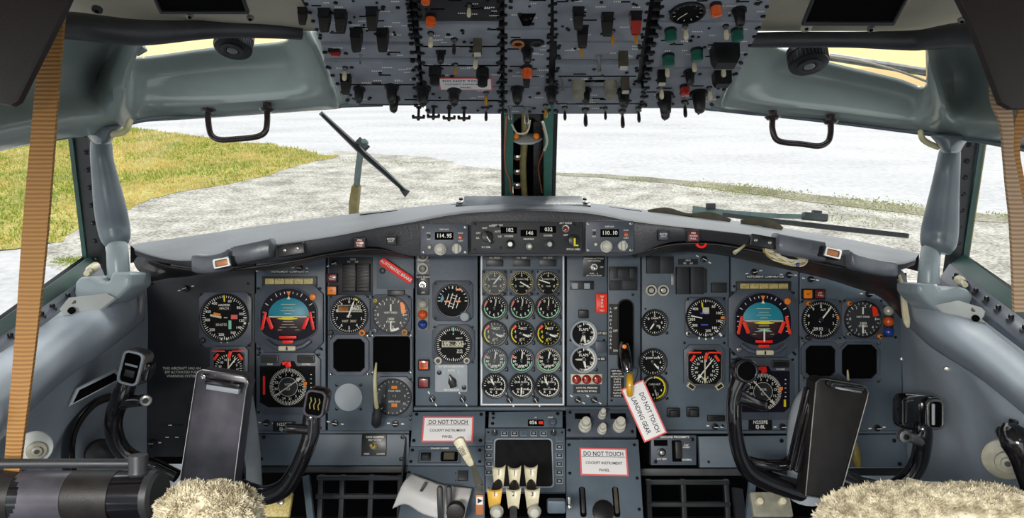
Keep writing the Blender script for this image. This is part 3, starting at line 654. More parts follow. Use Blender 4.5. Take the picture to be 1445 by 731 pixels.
for x, y, s_, l in ((-25, 10, '182', 'COURSE'), (3, 6, '146', 'HEADING'), (30, 11, '032', 'COURSE')):
    b.box(x, y, 23, 9.5, 1, 2.4, 'void', .3); b.text(s_, x + 1, y, 7.5, 'mark', z=2.7); b.text(l, x, y - 8.5, 3.3, 'mark', z=2.2)
for x, y, s_ in ((-59, 13, 'NAV'), (-49, 16, 'HDG'), (-41, 17, 'VOR LOC'), (-68, 6, 'OFF'), (-69, -1, 'GA'), (-40, 8, 'AUTO'), (-38, 1, 'G/S'), (-57, -14, 'FLT DIR'), (55, 20, 'ALT HOLD'), (55, 3, 'OFF'), (66, -17, 'PITCH CMD')): b.text(s_, x, y, 3.6, 'mark', z=2.2)
b.build('face', t)
b = MB(F); b.cyl(-56, 1, 8, 2, 8, 'black', 20, 1); b.F = F @ Matrix.Translation((-56, 1, 8)) @ Matrix.Rotation(R(35), 4, 'Z'); b.box(0, -2, 5.5, 18, 0, 8, 'darkgrey', 1.2); b.box(0, -5, 1.2, 9, 8, 8.3, 'mark'); b.build('mode_selector', t)
for x, y, r_, m in ((-23, -10, 7, 'black'), (4, -13, 5, 'greyknob'), (32, -10, 7, 'darkgrey')):
    b = MB(F); knob(b, x, y, r_, 12, m, 2, n=16); b.cyl(x, y, r_ * .45, 14, 14.4, 'steel', 14); b.build('knob', t)
b = MB(F); b.ring(55, 12, 3, 5.5, 2, 4, 'steel', 16); b.cyl(55, 11, 2.6, 3, 12, 'lampred', 12, 1); b.build('toggle', t)
b = MB(F); b.cyl(66, -4, 8, 2, 10, 'black', 20, 1); b.box(67, -7, 2.6, 11, 10, 11, 'mark_yellow'); b.box(69.5, -11.5, 5, 2, 10, 11, 'mark_yellow'); b.build('pitch_knob', t)

# ================================================================== main instrument panels
PANELN = {}
def ipanel(key, label, poly, m='panel', screws=(), plane=MAIN, z0=-8, z1=-1, name='instrument_console', extra=None):
    cx = sum(p[0] for p in poly) / len(poly); cy = sum(p[1] for p in poly) / len(poly)
    F = plane.frame(cx, cy); root = thing(name, label, 'instrument panel', F); PANELN[key] = root
    b = MB(F); L = [plane.local(F, *p) for p in poly]
    if sum(L[i][0] * L[(i + 1) % len(L)][1] - L[(i + 1) % len(L)][0] * L[i][1] for i in range(len(L))) < 0: L = L[::-1]
    b.prism(L, z0, z1, m, 1)
    for s_ in screws: x, y = plane.local(F, *s_[:2]); b.screw(x, y, s_[2] if len(s_) > 2 else 2, z1)
    if extra: extra(b, lambda px, py: plane.local(F, px, py))
    b.build('face_plate', root); return root
def dimmer(root, px, py, ang=0, plane=MAIN, dash=True, m='black'):
    F = plane.frame(px, py, ang, -1); b = MB(F); b.cyl(0, 0, 4.6, 0, 2.5, 'black', 14, .6); b.box(0, 0, 8, 2.8, 2.5, 6, m, .8); b.box(.5, 0, 6.5, .8, 6, 6.15, 'mark')
    b.box(-10, 0, 4, 1.6, 0, .3, 'mark'); b.box(10, 0, 4, 1.6, 0, .3, 'mark'); b.build('dimmer_knob', root)
rect = lambda a, b_, c, d: [(a, b_), (c, b_), (c, d), (a, d)]
def exA(b, l):
    for i, s_ in enumerate(('THIS AIRCRAFT HAS AN', 'EFP ACTIVATED FUEL', 'WARNING SYSTEM')):
        x, y = l(256, 520 + i * 5.5); b.text(s_, x, y, 5, 'mark', z=-.8, sx=1)
    for px, py in ((240, 600), (236, 617), (250, 617)): 
        x, y = l(px, py); b.box(x, y, 36 if px == 240 else 10, 2, -1, 0, 'black'); b.box(x, y, 5, 1, 0, .2, 'mark')
pa = ipanel('A', 'dark outboard instrument panel at far left under glareshield', [(203, 378), (260, 345), (359, 345), (359, 645), (204, 645)], 'panel_dark', ((214, 400), (214, 630), (350, 470), (350, 400)), extra=exA)
def exB(b, l):
    x, y = l(409, 383.5); b.box(x, y, 52, 5, -1, -.6, 'black'); b.text('INSTRUMENT COMPARATOR', x, y, 4, 'mark', z=-.5)
    x, y = l(401, 600); b.box(x, y - 2, 32, 14, -1, 0, 'black'); b.text('N255FE', x, y + 1, 6.4, 'mark', z=.2); b.text('EJ-BL', x, y - 5.5, 6.4, 'mark', z=.2)
pb = ipanel('B', 'blue-grey panel strip carrying the left attitude and compass instruments', [(361, 345), (459, 345), (459, 608), (361, 608)], 'panel', ((366, 493), (454, 493), (366, 497), (452, 604)), extra=exB)
pc = ipanel('C', 'blue-grey panel with round altimeter pair and two black openings left of centre', rect(462, 345, 583, 608), 'panel', ((468, 478), (468, 527), (579, 478), (579, 592), (522, 474), (525, 527)))
pd = ipanel('D', 'blue-grey panel with standby horizon left of white-bordered engine block', rect(586, 345, 674, 573), 'panel')
def exE(b, l):
    for a, c, w_, h_ in ((679.5, 465, 2.2, 212), (795, 465, 2.2, 212), (737, 571, 117.5, 2.2)):
        x, y = l(a, c); b.box(x, y, w_, h_, -1, -.2, 'sign')
    for a in (698, 736, 773):
        x, y = l(a, 370); b.box(x, y, 24, 12, -1, 2, 'black', .5)
        x, y = l(a, 364); b.box(x, y, 28, 4, -1, 2.2, 'black'); b.text(('OIL PRESS', 'OIL TEMP', 'OIL QTY')[(698, 736, 773).index(a)], x, y, 3.4, 'mark', z=2.4)
    for j, yy in enumerate((417, 453, 490, 527, 563)):
        for a in (716, 754, 791): x, y = l(a, yy - 8); b.screw(x, y, 1.3, -1)
pe = ipanel('E', 'white-bordered engine gauge panel in the middle of the cockpit', rect(677, 345, 797.5, 573), 'panel', extra=exE)
def exF(b, l):
    x, y = l(838, 376); b.box(x, y, 31, 29, -1, .3, 'black', .3, 2)
    for s_, px, py, z in (('PRESSURE ALTITUDE', 838, 365, 3), ('TEST SWITCH', 838, 368.5, 3), ('OFF', 849, 377, 3), ('RUN    A', 838, 386, 3), ('APU AUTO RUN', 838, 389, 3)): x, y = l(px, py); b.text(s_, x, y, z, 'mark', z=.5)
    x, y = l(821, 402.5); b.box(x, y, 33, 12, -1, 3, 'black', .5)
    for px in (811, 828): x, y = l(px, 403.5); b.box(x, y, 8, 8, 3, 3.4, 'boot')
    x, y = l(879, 393); b.box(x, y, 39, 33, -1, 5, 'black', .5)
    for px, py, w_, h_ in ((868, 385, 6, 15), (878, 386, 14, 12), (891, 386, 7, 14), (868, 402, 15, 13), (887, 402, 19, 13)): x, y = l(px, py); b.box(x, y, w_, h_, 5, 6.2, 'rubber', .4)
    x, y = l(823, 443); b.box(x, y, 14, 12, -1, 5, 'black', 1.2, 1.5)
    for s_, px, py in (('OUT BD', 848, 470.5), ('IN BD', 848, 506.5)): x, y = l(px, py); b.box(x, y, 15, 6, -1, 0, 'black'); b.text(s_, x, y, 4.2, 'mark', z=.2)
    x, y = l(847, 489); b.box(x, y, 15, 16, -1, 5, 'bezel', 1)
    x, y = l(828, 549.5); b.box(x, y, 38, 12, -1, 0, 'black'); b.text('LOW OIL PRESSURE', x, y + 2.2, 3.4, 'mark', z=.2); b.text('OR FILTER BYPASS', x, y - 2.6, 3.4, 'mark', z=.2)
pf = ipanel('F', 'blue-grey panel right of engine block with flap gauges', rect(800, 345, 857, 573), 'panel', ((826, 353), (841, 353), (805, 480), (852, 480)), extra=exF)
def exF2(b, l):
    x, y = l(883, 474); pts = rrect(19, 100, 9, 6, x, y); b.frame_(inset(pts, -2), pts, -1, 2, 'black'); b.prism(pts, -1, -.4, 'void')
    x, y = l(866, 465); b.box(x, y, 13, 72, -1, 0, 'pad_brown')
    for i, ch in enumerate('LANDINGGEAR'): b.text(ch, x - 4.3, y + 30 - i * 5.6, 4.6, 'mark', z=.2)
    for s_, dy in (('UP', 30), ('OFF', -2), ('DN', -30)): b.text(s_, x + 2.5, y + dy, 4.2, 'mark', z=.2)
    x, y = l(871, 541); b.box(x, y, 19, 40, -1, 0, 'black')
    for i, s_ in enumerate(('LIMIT SPEEDS', 'GEAR EXT', 'RETRACTION', '270 KTS', 'FLAPS 2', '230 KTS', 'FLAPS 15', '215 KTS', 'FLAPS 40', '170 KTS')): b.text(s_, x, y + 17.5 - i * 3.9, 3, 'mark', z=.2)
pf2 = ipanel('F2', 'narrow panel holding the landing gear lever slot', rect(858, 345, 904, 573), 'panel', ((889, 353), (893, 416), (893, 563), (863, 565)), extra=exF2)
def exG(b, l):
    for px, py, w_, h_, z in ((921, 374, 19, 24, 5), (940, 374, 20, 24, 5), (962, 396, 18, 38, 7), (982, 396, 19, 38, 7), (1014, 406, 22, 14, 4), (994, 396, 6, 34, 3)): x, y = l(px, py); b.box(x, y, w_ - .7, h_, -1, z, 'rubber', .6)
    x, y = l(971, 369.5); b.box(x, y, 28, 8, -1, .2, 'black'); b.text('HDG', x, y + 2, 3.2, 'mark', z=.4); b.text('FD     A/P', x, y - 2.2, 3.2, 'mark', z=.4)
    x, y = l(949, 394); b.box(x, y, 4, 16, -1, 2, 'steel', .5)
    x, y = l(1010, 590); b.box(x, y, 24, 8, -1, 4, 'black', .5)
pg = ipanel('G', 'blue-grey panel with three small round gauges right of the gear lever', rect(906, 345, 1029.5, 607), 'panel', ((966, 484), (1022, 484), (1022, 421), (911, 436, 1.3), (1020, 601)), extra=exG)
def exH(b, l):
    x, y = l(1080, 390.5); b.box(x, y, 54, 5, -1, -.5, 'black'); b.text('INSTRUMENT COMPARATOR', x, y, 4, 'mark', z=-.4)
    x, y = l(1073, 598); b.box(x, y - 1, 33, 15, -1, 0, 'black'); b.text('N255FE', x, y + 2, 6.4, 'mark', z=.2); b.text('EJ-BL', x, y - 4.5, 6.4, 'mark', z=.2)
ph = ipanel('H', 'blue-grey panel strip carrying the right attitude and compass instruments', [(1032, 345), (1127, 345), (1127, 607), (1032, 607)], 'panel', ((1036, 500), (1036, 404), (1118, 413), (1122, 500)), extra=exH)
pi_ = ipanel('I', 'blue-grey outboard panel at far right with altimeter and black openings', [(1129.5, 350), (1240, 400), (1262, 420), (1273, 440), (1274, 608), (1129.5, 608)], 'panel', ((1134, 483), (1240, 485), (1134, 534), (1240, 538), (1264, 476)))
for root, L in ((pa, ((262, 407, -18), (215, 625, 0))), (pb, ((340 + 32, 378, -24), (423, 378, 3), (376, 597, 3))), (pc, ((472, 372, -22), (473, 597, 10), (558, 598, 3))), (pd, ((610, 563, 60), (653, 563, 60))),
                (pe, ((719, 564, 60), (756, 564, 60))), (pf, ((815, 564, 30), (838, 564, 30))), (pg, ((993, 366, 28), (1009, 602, 5))), (ph, ((1064, 384, -12), (1113, 388, 3), (1104, 602, -4))), (pi_, ((1144, 394, 8), (1226, 415, 3), (1238, 604, -5)))):
    for px, py, a in L: dimmer(root, px, py, -a)
# lower knee panels
LOW = Plane(722, 612, 1.318, (0, .16, 1))
ipanel('J', 'plain lower knee panel left with a tank damper switch', [(361, 613), (577, 613), (577, 657), (361, 657)], 'panel', ((372, 617, 3), (568, 617, 3), (566, 648, 3), (368, 648, 3), (366, 633, 1.5)), LOW, name='lower_panel')
ipanel('K', 'plain lower knee panel on the right side', [(986, 616), (1276, 613), (1283, 660), (988, 660)], 'panel', ((1000, 652, 2), (1103, 622, 3), (1262, 622, 3), (1270, 655, 3)), LOW, name='lower_panel')
t = ipanel('K2', 'ground proximity test panel with guarded switch under the tag', rect(918, 614, 982, 656), 'bezel', ((976, 620, 3), (924, 651, 3)), LOW, z1=3, name='ground_proximity_panel')
F = LOW.frame(950, 635, 0, 3); b = MB(F); b.text('GROUND PROXIMITY', 2, 18, 4.2, 'mark'); b.text('SYS TEST', -17, -12, 3.4, 'mark'); b.text('FLAP', 18, 7, 3, 'mark'); b.text('INHIBIT', 18, 4, 3, 'mark'); b.text('NORMAL', 18, -13, 3.4, 'mark'); b.box(-18, 10, 19, 8, 0, .6, 'void'); b.cyl(-17, -3, 6, 0, 1, 'black', 16, .3); b.cyl(-17, -3, 3.4, 1, 5, 'steel', 14, 1); b.build('lettering', t)
b = MB(F); b.box(4, -1, 13, 29, 0, 2, 'void', .5, 1); b.box(5, 1, 9, 23, 2, 9, 'pad_brown', 1.5); b.build('switch_guard', t)
F = LOW.frame(528, 628, 0, 0); t = thing('toggle_switch_panel', 'small black plate with toggle switch on the left knee panel', 'switch', F); b = MB(F)
b.box(0, 0, 35, 30, -1, 1.2, 'black', .4, 1); b.text('YAW DAMPER', 1, 11, 4, 'mark', z=1.4); b.text('NOT STOW', 1, 7, 3.4, 'mark', z=1.4); b.text('APEX', -10, -12, 3.4, 'mark', z=1.4); b.text('LOWER', 10, -12, 3.4, 'mark', z=1.4); b.build('plate', t)
b = MB(F); b.cyl(0, -1, 5, 1.2, 4, 'gold', 8, .5); b.cyl(0, -1, 3.6, 4, 8, 'gold', 16, .5); b.tube([F @ Vector((0, -1, 8)), F @ Vector((-2, 4, 16)), F @ Vector((-3, 6, 20))], [u(1.6, 1.31), u(1.8, 1.31), u(2.6, 1.31)], 'gold') if False else b.cyl(-1, 1, 2.4, 8, 18, 'gold', 12, 1); b.build('toggle', t)
b = MB(MAIN.frame(746, 577, 0, -2)); b.tube([(-162, 0, 0), (160, 0, 0)], 3.2, 'panel', 10, up=(0, 0, 1)); struct(b.build('trim_rail_middle'))
b = MB(MAIN.frame(469, 610.5, 0, -4)); b.tube([(-108, 0, 0), (108, 0, 0)], 2.6, 'panel', 10, up=(0, 0, 1)); struct(b.build('trim_rail_left'))
b = MB(MAIN.frame(1095, 610.5, 0, -4)); b.tube([(-185, 0, 0), (182, 0, 0)], 2.6, 'panel', 10, up=(0, 0, 1)); struct(b.build('trim_rail_right'))
b = MB(LOW.frame(470, 663, 0, -6)); b.box(0, 0, 225, 9, -4, 2, 'darkgrey', 1); struct(b.build('trim_footwell_left'))
b = MB(LOW.frame(1095, 667, 0, -6)); b.box(0, 0, 380, 10, -4, 2, 'darkgrey', 1); struct(b.build('trim_footwell_right'))

G = {}
def gauge(px, py, r, label, name='round_gauge', sq=None, sqoff=(0, 0), ch=6, nt=30, tl=.18, tw=.7, tr=(0, 360), tm='mark', nums=(), ns=5, nr=.62, arcs=(), needles=(), texts=(), rects=(), knobs=(), group=None, ring_m='black', glass=False, face='dial', zb=3, hub=True, ringr=1.0, cat='gauge', major=5):
    F = MAIN.frame(px, py); t = thing(name, label, cat, F, group)
    b = MB(F)
    if sq:
        poly = cham(sq[0], sq[1], ch, *sqoff); circ = [(1.03 * r * math.cos(R(45 * i)), 1.03 * r * math.sin(R(45 * i))) for i in range(8)]
        b.prism(poly, -1, zb, 'bezel', .8)
        for sx in (-1, 1):
            for sy in (-1, 1):
                b.screw(sqoff[0] + sx * (sq[0] / 2 - 3.2), sqoff[1] + sy * (sq[1] / 2 - 3.2), 1.6, zb)
        b.ring(0, 0, r * .97, r * 1.06, zb, zb + 1.6, ring_m, 40); zd = zb + .2
    else:
        b.cyl(0, 0, r * .98, -1, 1.2, ring_m, 32); b.ring(0, 0, r * .86, r * 1.02, 1, 4.2, ring_m, 36); zd = 1.4; b.screw(r * .95, -r * .8, 2.4, -.6, 'black')
    b.build('bezel', t)
    R0 = r * (.97 if sq else .87); b = MB(F); b.cyl(0, 0, R0, zd - .3, zd, face, 40)
    z = zd + .15
    for i in range(nt + 1):
        a = tr[0] + (tr[1] - tr[0]) * i / nt
        if i == nt and tr[1] - tr[0] >= 360: break
        mj = (i % major == 0); b.tick(0, 0, R0 * (.97 - tl * (1.25 if mj else .8)), R0 * .97, a, tw * (1.5 if mj else 1), z, tm)
    for s_, a in nums: q = R(90 - a); b.text(s_, R0 * nr * math.cos(q), R0 * nr * math.sin(q), ns, tm, z=z)
    for a0, a1, r0, r1, m in arcs: b.band(0, 0, R0 * r0, R0 * r1, a0, a1, z + .05, m)
    for x, y, w_, h_, m, ro in rects:
        bb = b.F; b.F = F @ Matrix.Translation((x, y, 0)) @ Matrix.Rotation(R(ro), 4, 'Z'); b.box(0, 0, w_, h_, z, z + .5, m); b.F = bb
    for s_, x, y, sz, m in texts: b.text(s_, x, y, sz, m, z=z + .6)
    b.build('dial', t)
    for a, L, wd, m in needles:
        b = MB(F @ Matrix.Rotation(R(-a), 4, 'Z')); b.prism([(-wd / 2, -r * .15), (wd / 2, -r * .15), (wd / 2, L * R0 * .75), (0, L * R0), (-wd / 2, L * R0 * .75)], z + 1, z + 1.5, m); b.build('needle', t)
    if hub and needles: b = MB(F); b.cyl(0, 0, r * .13, z + .3, z + 2, 'black', 14, .3); b.build('hub', t)
    for x, y, kr, m in knobs: b = MB(F); b.cyl(x, y, kr, zb if sq else 0, zb + 5, m, 16, 1); b.cyl(x, y, kr * .55, zb + 5, zb + 6, 'black' if m != 'black' else 'darkgrey', 12); b.build('knob', t)
    if glass: b = MB(F); b.cyl(0, 0, R0 * .99, z + 3.2, z + 3.5, 'glass_dial', 32); b.build('glass', t)
    return t
D10 = [(str(i), i * 36) for i in range(10)]
# engine block
cols = (698, 736, 773.5)
cn = ('left', 'middle', 'right')
rowsE = (399, 434, 470.5, 508, 544); rn = ('top', 'second', 'third', 'fourth', 'bottom')
for j, yy in enumerate(rowsE):
    for i, xx in enumerate(cols):
        lab = '%s gauge in the %s row of the white-bordered engine block' % (cn[i], rn[j])
        if j == 0:
            gauge(xx, yy, 16, 'square-mounted ' + lab, sq=(36, 37), sqoff=(0, 0), ch=1, nt=30, tr=(-150, 150), tm='mark_cream', nums=[('0', -120), ('2', -60), ('4', 0), ('6', 60), ('8', 120)], ns=5, needles=[((38, 120, 288)[i], .95, 1.8, 'mark')], texts=[('CORRECTED', 0, 5, 3, 'mark_cream'), ('TEMP', 0, -5, 3, 'mark_cream')], knobs=[(11, -16, 3, 'darkgrey')], ring_m='gold' if i < 2 else 'black', zb=1, glass=(i == 0), hub=False)
        elif j == 1:
            gauge(xx, yy, 18, 'green-ringed ' + lab, nt=30, tl=.14, nums=[(str(k), -30 + k * 36) for k in range(9)], ns=5.2, nr=.66, arcs=[(90, 270, .87, .97, 'mark_green'), (-80, -50, .8, .97, 'signred')], needles=[((12, 10, 5)[i], .85, 1.6, 'mark_cream')], ring_m='black')
        elif j == 2:
            gauge(xx, yy, 18, 'yellow-banded ' + lab, nt=20, tl=.14, tm=('mark_cream', 'mark_cream', 'mark_yellow')[i], nums=[('2', -20), ('4', -75), ('6', -120), ('8', 190)], ns=6, nr=.6, arcs=[(-150, -60, .85, .97, 'mark_yellow'), (-60, -35, .75, .97, 'redorange')], needles=[(115, .8, 2.4, 'mark')], texts=[('EGT', 3, 7, 5, 'mark'), ('TEMP', 9, -3, 4, 'mark'), ('°C', 2, -8, 5, 'mark_cream')], glass=(i == 0))
        elif j == 3:
            gauge(xx, yy, 18, 'pale-rimmed ' + lab, nt=30, tl=.14, nums=[(str(k * 10), 20 + k * 30) for k in range(10)], ns=4.6, nr=.64, arcs=[(100, 280, .87, .97, 'mark_green'), (-78, -58, .8, .97, 'signred')], needles=[((8, 6, 10)[i], .9, 1.6, 'mark')], texts=[('RPM', 0, -8, 4, 'mark')], ring_m='bezel' if i != 2 else 'greyknob', glass=(i == 0))
        else:
            gauge(xx, yy, 18, 'fuel flow ' + lab, nt=24, tl=.16, tr=(-90, 240), nums=[(str(k), -60 + k * 45) for k in range(7)], ns=5.4, nr=.64, arcs=[(30, 240, .9, .97, 'mark')], needles=[((-28, 182, -25)[i], .85, 2.2, 'mark')], texts=[('FUEL FLOW', 0, 5, 3.2, 'mark'), ('PPH X 1000', 0, -5, 2.8, 'mark')])
# captain side
gauge(318, 448, 33, 'large round airspeed indicator on the dark far-left panel', 'airspeed_indicator', sq=(74, 78), sqoff=(1, -3), ch=8, nt=60, tl=.12, nums=[('60', 18), ('80', 55), ('100', 78), ('120', 100), ('140', 125), ('160', 150), ('200', 190), ('250', 225), ('300', 262), ('350', 290), ('400', 325)], ns=5.2, nr=.76, needles=[(270, .0001, 1, 'mark')], rects=[(0, 13, 20, 7, 'purple', 0), (-4, -10, 20, 6, 'purple', 0), (-12, 2, 16, 3, 'mark_cream', -12), (-10, 5, 10, 3, 'orange', -12), (14, 1, 9, 6, 'signred', 0), (0, 27, 2, 9, 'mark_yellow', 4), (-4, -32, 2, 7, 'mark', -10), (4, -32, 2, 7, 'mark', 10), (31, 0, 7, 2, 'mark', 0), (31, -8, 7, 2, 'mark', 0), (8, -10, 4, 12, 'mark_green', 0)], texts=[('AIRSPEED', 0, 17.5, 4, 'mark'), ('MACH', 0, 13, 4.6, 'mark_cream'), ('KNOTS', -4, -10, 4.6, 'mark_cream')], hub=False, knobs=[(-30, -32, 4, 'black')])
def adi(px, py, cap):
    F = MAIN.frame(px, py); t = thing('attitude_indicator', 'teal and black attitude indicator on the %s side' % ('left' if cap else 'right'), 'gauge', F)
    b = MB(F); o = cham(96, 96, 14, 0, -2); n = 40
    face = [(40 * math.cos(6.2832 * i / n), 40 * math.sin(6.2832 * i / n)) for i in range(n)]
    face = [(x, y if y > -14 else (-14 + (y + 14) * .78)) for x, y in face]
    face = [(max(-39, min(39, x * (1 + .12 * (y < 0)))), y) for x, y in face]
    b.prism(o, -1, 4, 'bezel', 1)
    b.frame_(inset(face, -2), face, 4, 6.5, 'bezel')
    for x, y in ((-43, 40), (43, 40), (-43, -44), (43, -44)): b.screw(x, y, 2, 4)
    b.build('bezel', t)
    b = MB(F); b.prism(face, 3.8, 4.4, 'purple'); z = 4.6
    for a in (-60, -45, -30, -20, -10, 10, 20, 30, 45, 60): b.tick(0, 0, 33, 38 if abs(a) % 30 == 0 else 36, a, 1, z, 'mark')
    b.prism([(-3, 36), (3, 36), (0, 29)], z, z + .5, 'orange'); b.prism([(-2.5, 25), (2.5, 25), (0, 30)], z, z + .5, 'mark')
    for y in (-14, -7, 0, 7): b.box(34, y, 4, 1, z, z + .1, 'mark_yellow' if y == 0 else 'mark'); b.box(-35, y, 3, .8, z, z + .1, 'mark')
    b.build('face', t)
    # ball: shallow dome, sky over ground
    b = MB(F); nr_, na = 6, 40
    def bp(rr, a): x = 29 * rr * math.cos(a); y = 26 * rr * math.sin(a); return (x, y + 1, 4.5 + 4 * (1 - rr * rr))
    for half, m in ((0, 'teal_ball'), (1, 'brown_ball')):
        for i in range(nr_):
            for j in range(na // 2):
                a0 = math.pi * (half + j / (na / 2)); a1 = math.pi * (half + (j + 1) / (na / 2)); i0 = b.pts([bp(i / nr_, a0), bp((i + 1) / nr_, a0), bp((i + 1) / nr_, a1), bp(i / nr_, a1)]); b.face((i0, i0 + 1, i0 + 2, i0 + 3), m)
    hz = lambda x, y: 4.9 + 4 * (1 - (x / 29) ** 2 - ((y - 1) / 26) ** 2)
    b.box(0, 1, 54, .9, 6, 8.9, 'mark')
    for y, w_ in ((18, 20), (13, 14), (9, 20), (5, 10), (-6, 14), (-10, 18), (-14, 24), (-18, 30)): b.box(0, y, w_, .7, 5, hz(w_ / 2, y) + .2, 'mark_cream')
    b.build('horizon_ball', t)
    b = MB(F); b.prism([(-15, -2), (-4, 1), (4, 1), (15, -2), (4, -3.5), (-4, -3.5)], 9.4, 10, 'mark_yellow'); b.box(-18, 0, 14, 1, 9.3, 9.8, 'orange'); b.box(19, 0, 14, 1, 9.3, 9.8, 'orange'); b.build('aircraft_symbol', t)
    for x, y, w_, h_, ro in ((-33.5, -5, 4, 26, -12), (33.5, -5, 4, 26, 12), (-25, -8, 5, 18, 22), (25, -8, 5, 18, -22)):
        b = MB(F @ Matrix.Translation((x, y, 8.6)) @ Matrix.Rotation(R(ro), 4, 'Z')); b.box(0, 0, w_, h_, 0, .8, 'redorange' if not cap else 'red', .2, 1.5); b.build('warning_flag', t)
    b = MB(F); b.box(0, -28, 24, 3.6, 8, 9, 'red', .3); b.box(0, -34.5, 15, 4, 8, 9, 'red', .3); b.build('warning_flag', t)
    if not cap: b = MB(F); b.box(0, -19, 2, 18, 9.4, 10, 'mark'); b.prism([(-9, -13), (9, -13), (5, -10.5), (-5, -10.5)], 9.4, 10, 'mark_green'); b.build('runway_symbol', t)
    b = MB(F)
    pts = [F @ Vector(p) for p in ((-31, -33, 6), (-22, -40, 8), (-12, -43, 9), (12, -43, 9), (22, -40, 8), (31, -33, 6))]
    b.F = Matrix.Identity(4); b.tube(pts, u(3.4, 1.32), 'bezel', 10); b.F = F; b.box(0, -43, 24, 6.5, 9, 13.5, 'mark_cream', 1, 1.5); b.box(0, -43, 2.4, 5, 13.5, 13.7, 'black'); b.build('slip_indicator', t)
    b = MB(F); b.cyl(34, 28, 4.6, 4, 7, 'orange', 16, 1); b.build('decision_height_light', t)
    if not cap: b = MB(F); b.cyl(-34, -40, 4, 4, 8, 'steel', 14, 1); b.build('test_knob', t)
adi(409, 447, True); adi(1075, 453, False)
def strip(px, py, w_, label):
    F = MAIN.frame(px, py, 0, -1); t = thing('comparator_light_strip', label, 'light', F); b = MB(F); b.box(0, 0, w_ + 9, 14, 0, 4, 'darkgrey', .6); b.build('housing', t)
    b = MB(F)
    for k in range(5): b.box(-w_ / 2 + (k + .5) * w_ / 5, 0, w_ / 5 - .8, 8, 4, 4.6, 'strip_yellow', .2)
    b.build('lens_row', t)
strip(409, 397, 68, 'row of pale yellow comparator lenses above the left attitude indicator')
strip(1077, 404, 68, 'row of pale yellow comparator lenses above the right attitude indicator')
def hsi(px, py, cap):
    F = MAIN.frame(px, py); t = thing('compass_indicator', 'square-cased compass indicator on the %s side' % ('left' if cap else 'right, partly behind the yoke horn'), 'gauge', F)
    b = MB(F); b.prism(cham(90, 88, 10, 0, 2), -1, 3, 'bezel', 1); f_ = [(-40, 27), (-12, 27), (-8, 34), (8, 34), (12, 27), (38, 27), (38, -24), (30, -31), (-28, -31), (-40, -24)]
    b.prism(f_[::-1], 3, 3.5, 'dial' if cap else 'purple')
    for x in (-26, 25): b.box(x, 37, 25, 11, 3, 5, 'darkgrey', .8, 2); b.box(x, 37, 21, 7, 5, 5.2, 'black'); b.text('MILES' if x < 0 else 'COURSE', x, 29.5, 3.2, 'mark', z=3.4)
    for x, y in ((-42, -38), (42, -38), (-42, 43), (42, 43)): b.screw(x, y, 2, 3)
    b.box(-34, 0, 3, 26, 3.5, 4.2, 'red') if cap else b.box(31, -18, 3, 10, 3.5, 4.2, 'mark_yellow')
    for y in (-12, -6, 0, 6, 12): b.box(32, y + 3, 2, 1, 3.5, 3.7, 'mark')
    b.build('case', t)
    b = MB(F); b.cyl(0, -2, 27, 3.5, 4.6, 'dial', 40)
    for k in range(72): b.tick(0, -2, 21.5 if k % 2 else 20, 26, k * 5, .8, 4.8, 'mark')
    for k, s_ in enumerate(('N', '3', '6', 'E', '12', '15', 'S', '21', '24', 'W', '30', '33')):
        a = R(90 - k * 30 + 40); b.text(s_, 17.2 * math.cos(a), -2 + 17.2 * math.sin(a), 5, 'mark', z=4.8)
    b.ring(0, -2, 13, 13.6, 4.6, 4.8, 'mark'); b.cyl(0, -2, 12.5, 4.6, 4.9, 'darkgrey', 30)
    for s_, y in (('VOR', 2), ('ILS', -4)): b.text(s_, 0, y - 1, 5, 'mark', z=5.1)
    b.build('compass_card', t)
    b = MB(F @ Matrix.Translation((0, -2, 0)) @ Matrix.Rotation(R(-55 if cap else 42), 4, 'Z')); b.box(0, 0, 1.3, 46, 6, 6.5, 'mark'); b.prism([(-3, 16), (3, 16), (0, 23)] if cap else [(-3, -16), (0, -23), (3, -16)], 6, 6.6, 'mark'); b.build('course_needle', t)
    b = MB(F @ Matrix.Translation((0, 27, 0)) @ Matrix.Rotation(R(12), 4, 'Z')); b.box(1, 2, 8, 8, 6, 6.6, 'red', .1, 1); b.box(-3, 5, 7, 4, 6, 6.6, 'red'); b.build('warning_flag', t)
    b = MB(F); b.prism([(22, -2), (27, 1), (27, 5), (22, 5)], 6, 6.5, 'orange'); b.build('heading_bug', t)
hsi(408, 543, True); hsi(1075, 550, False)
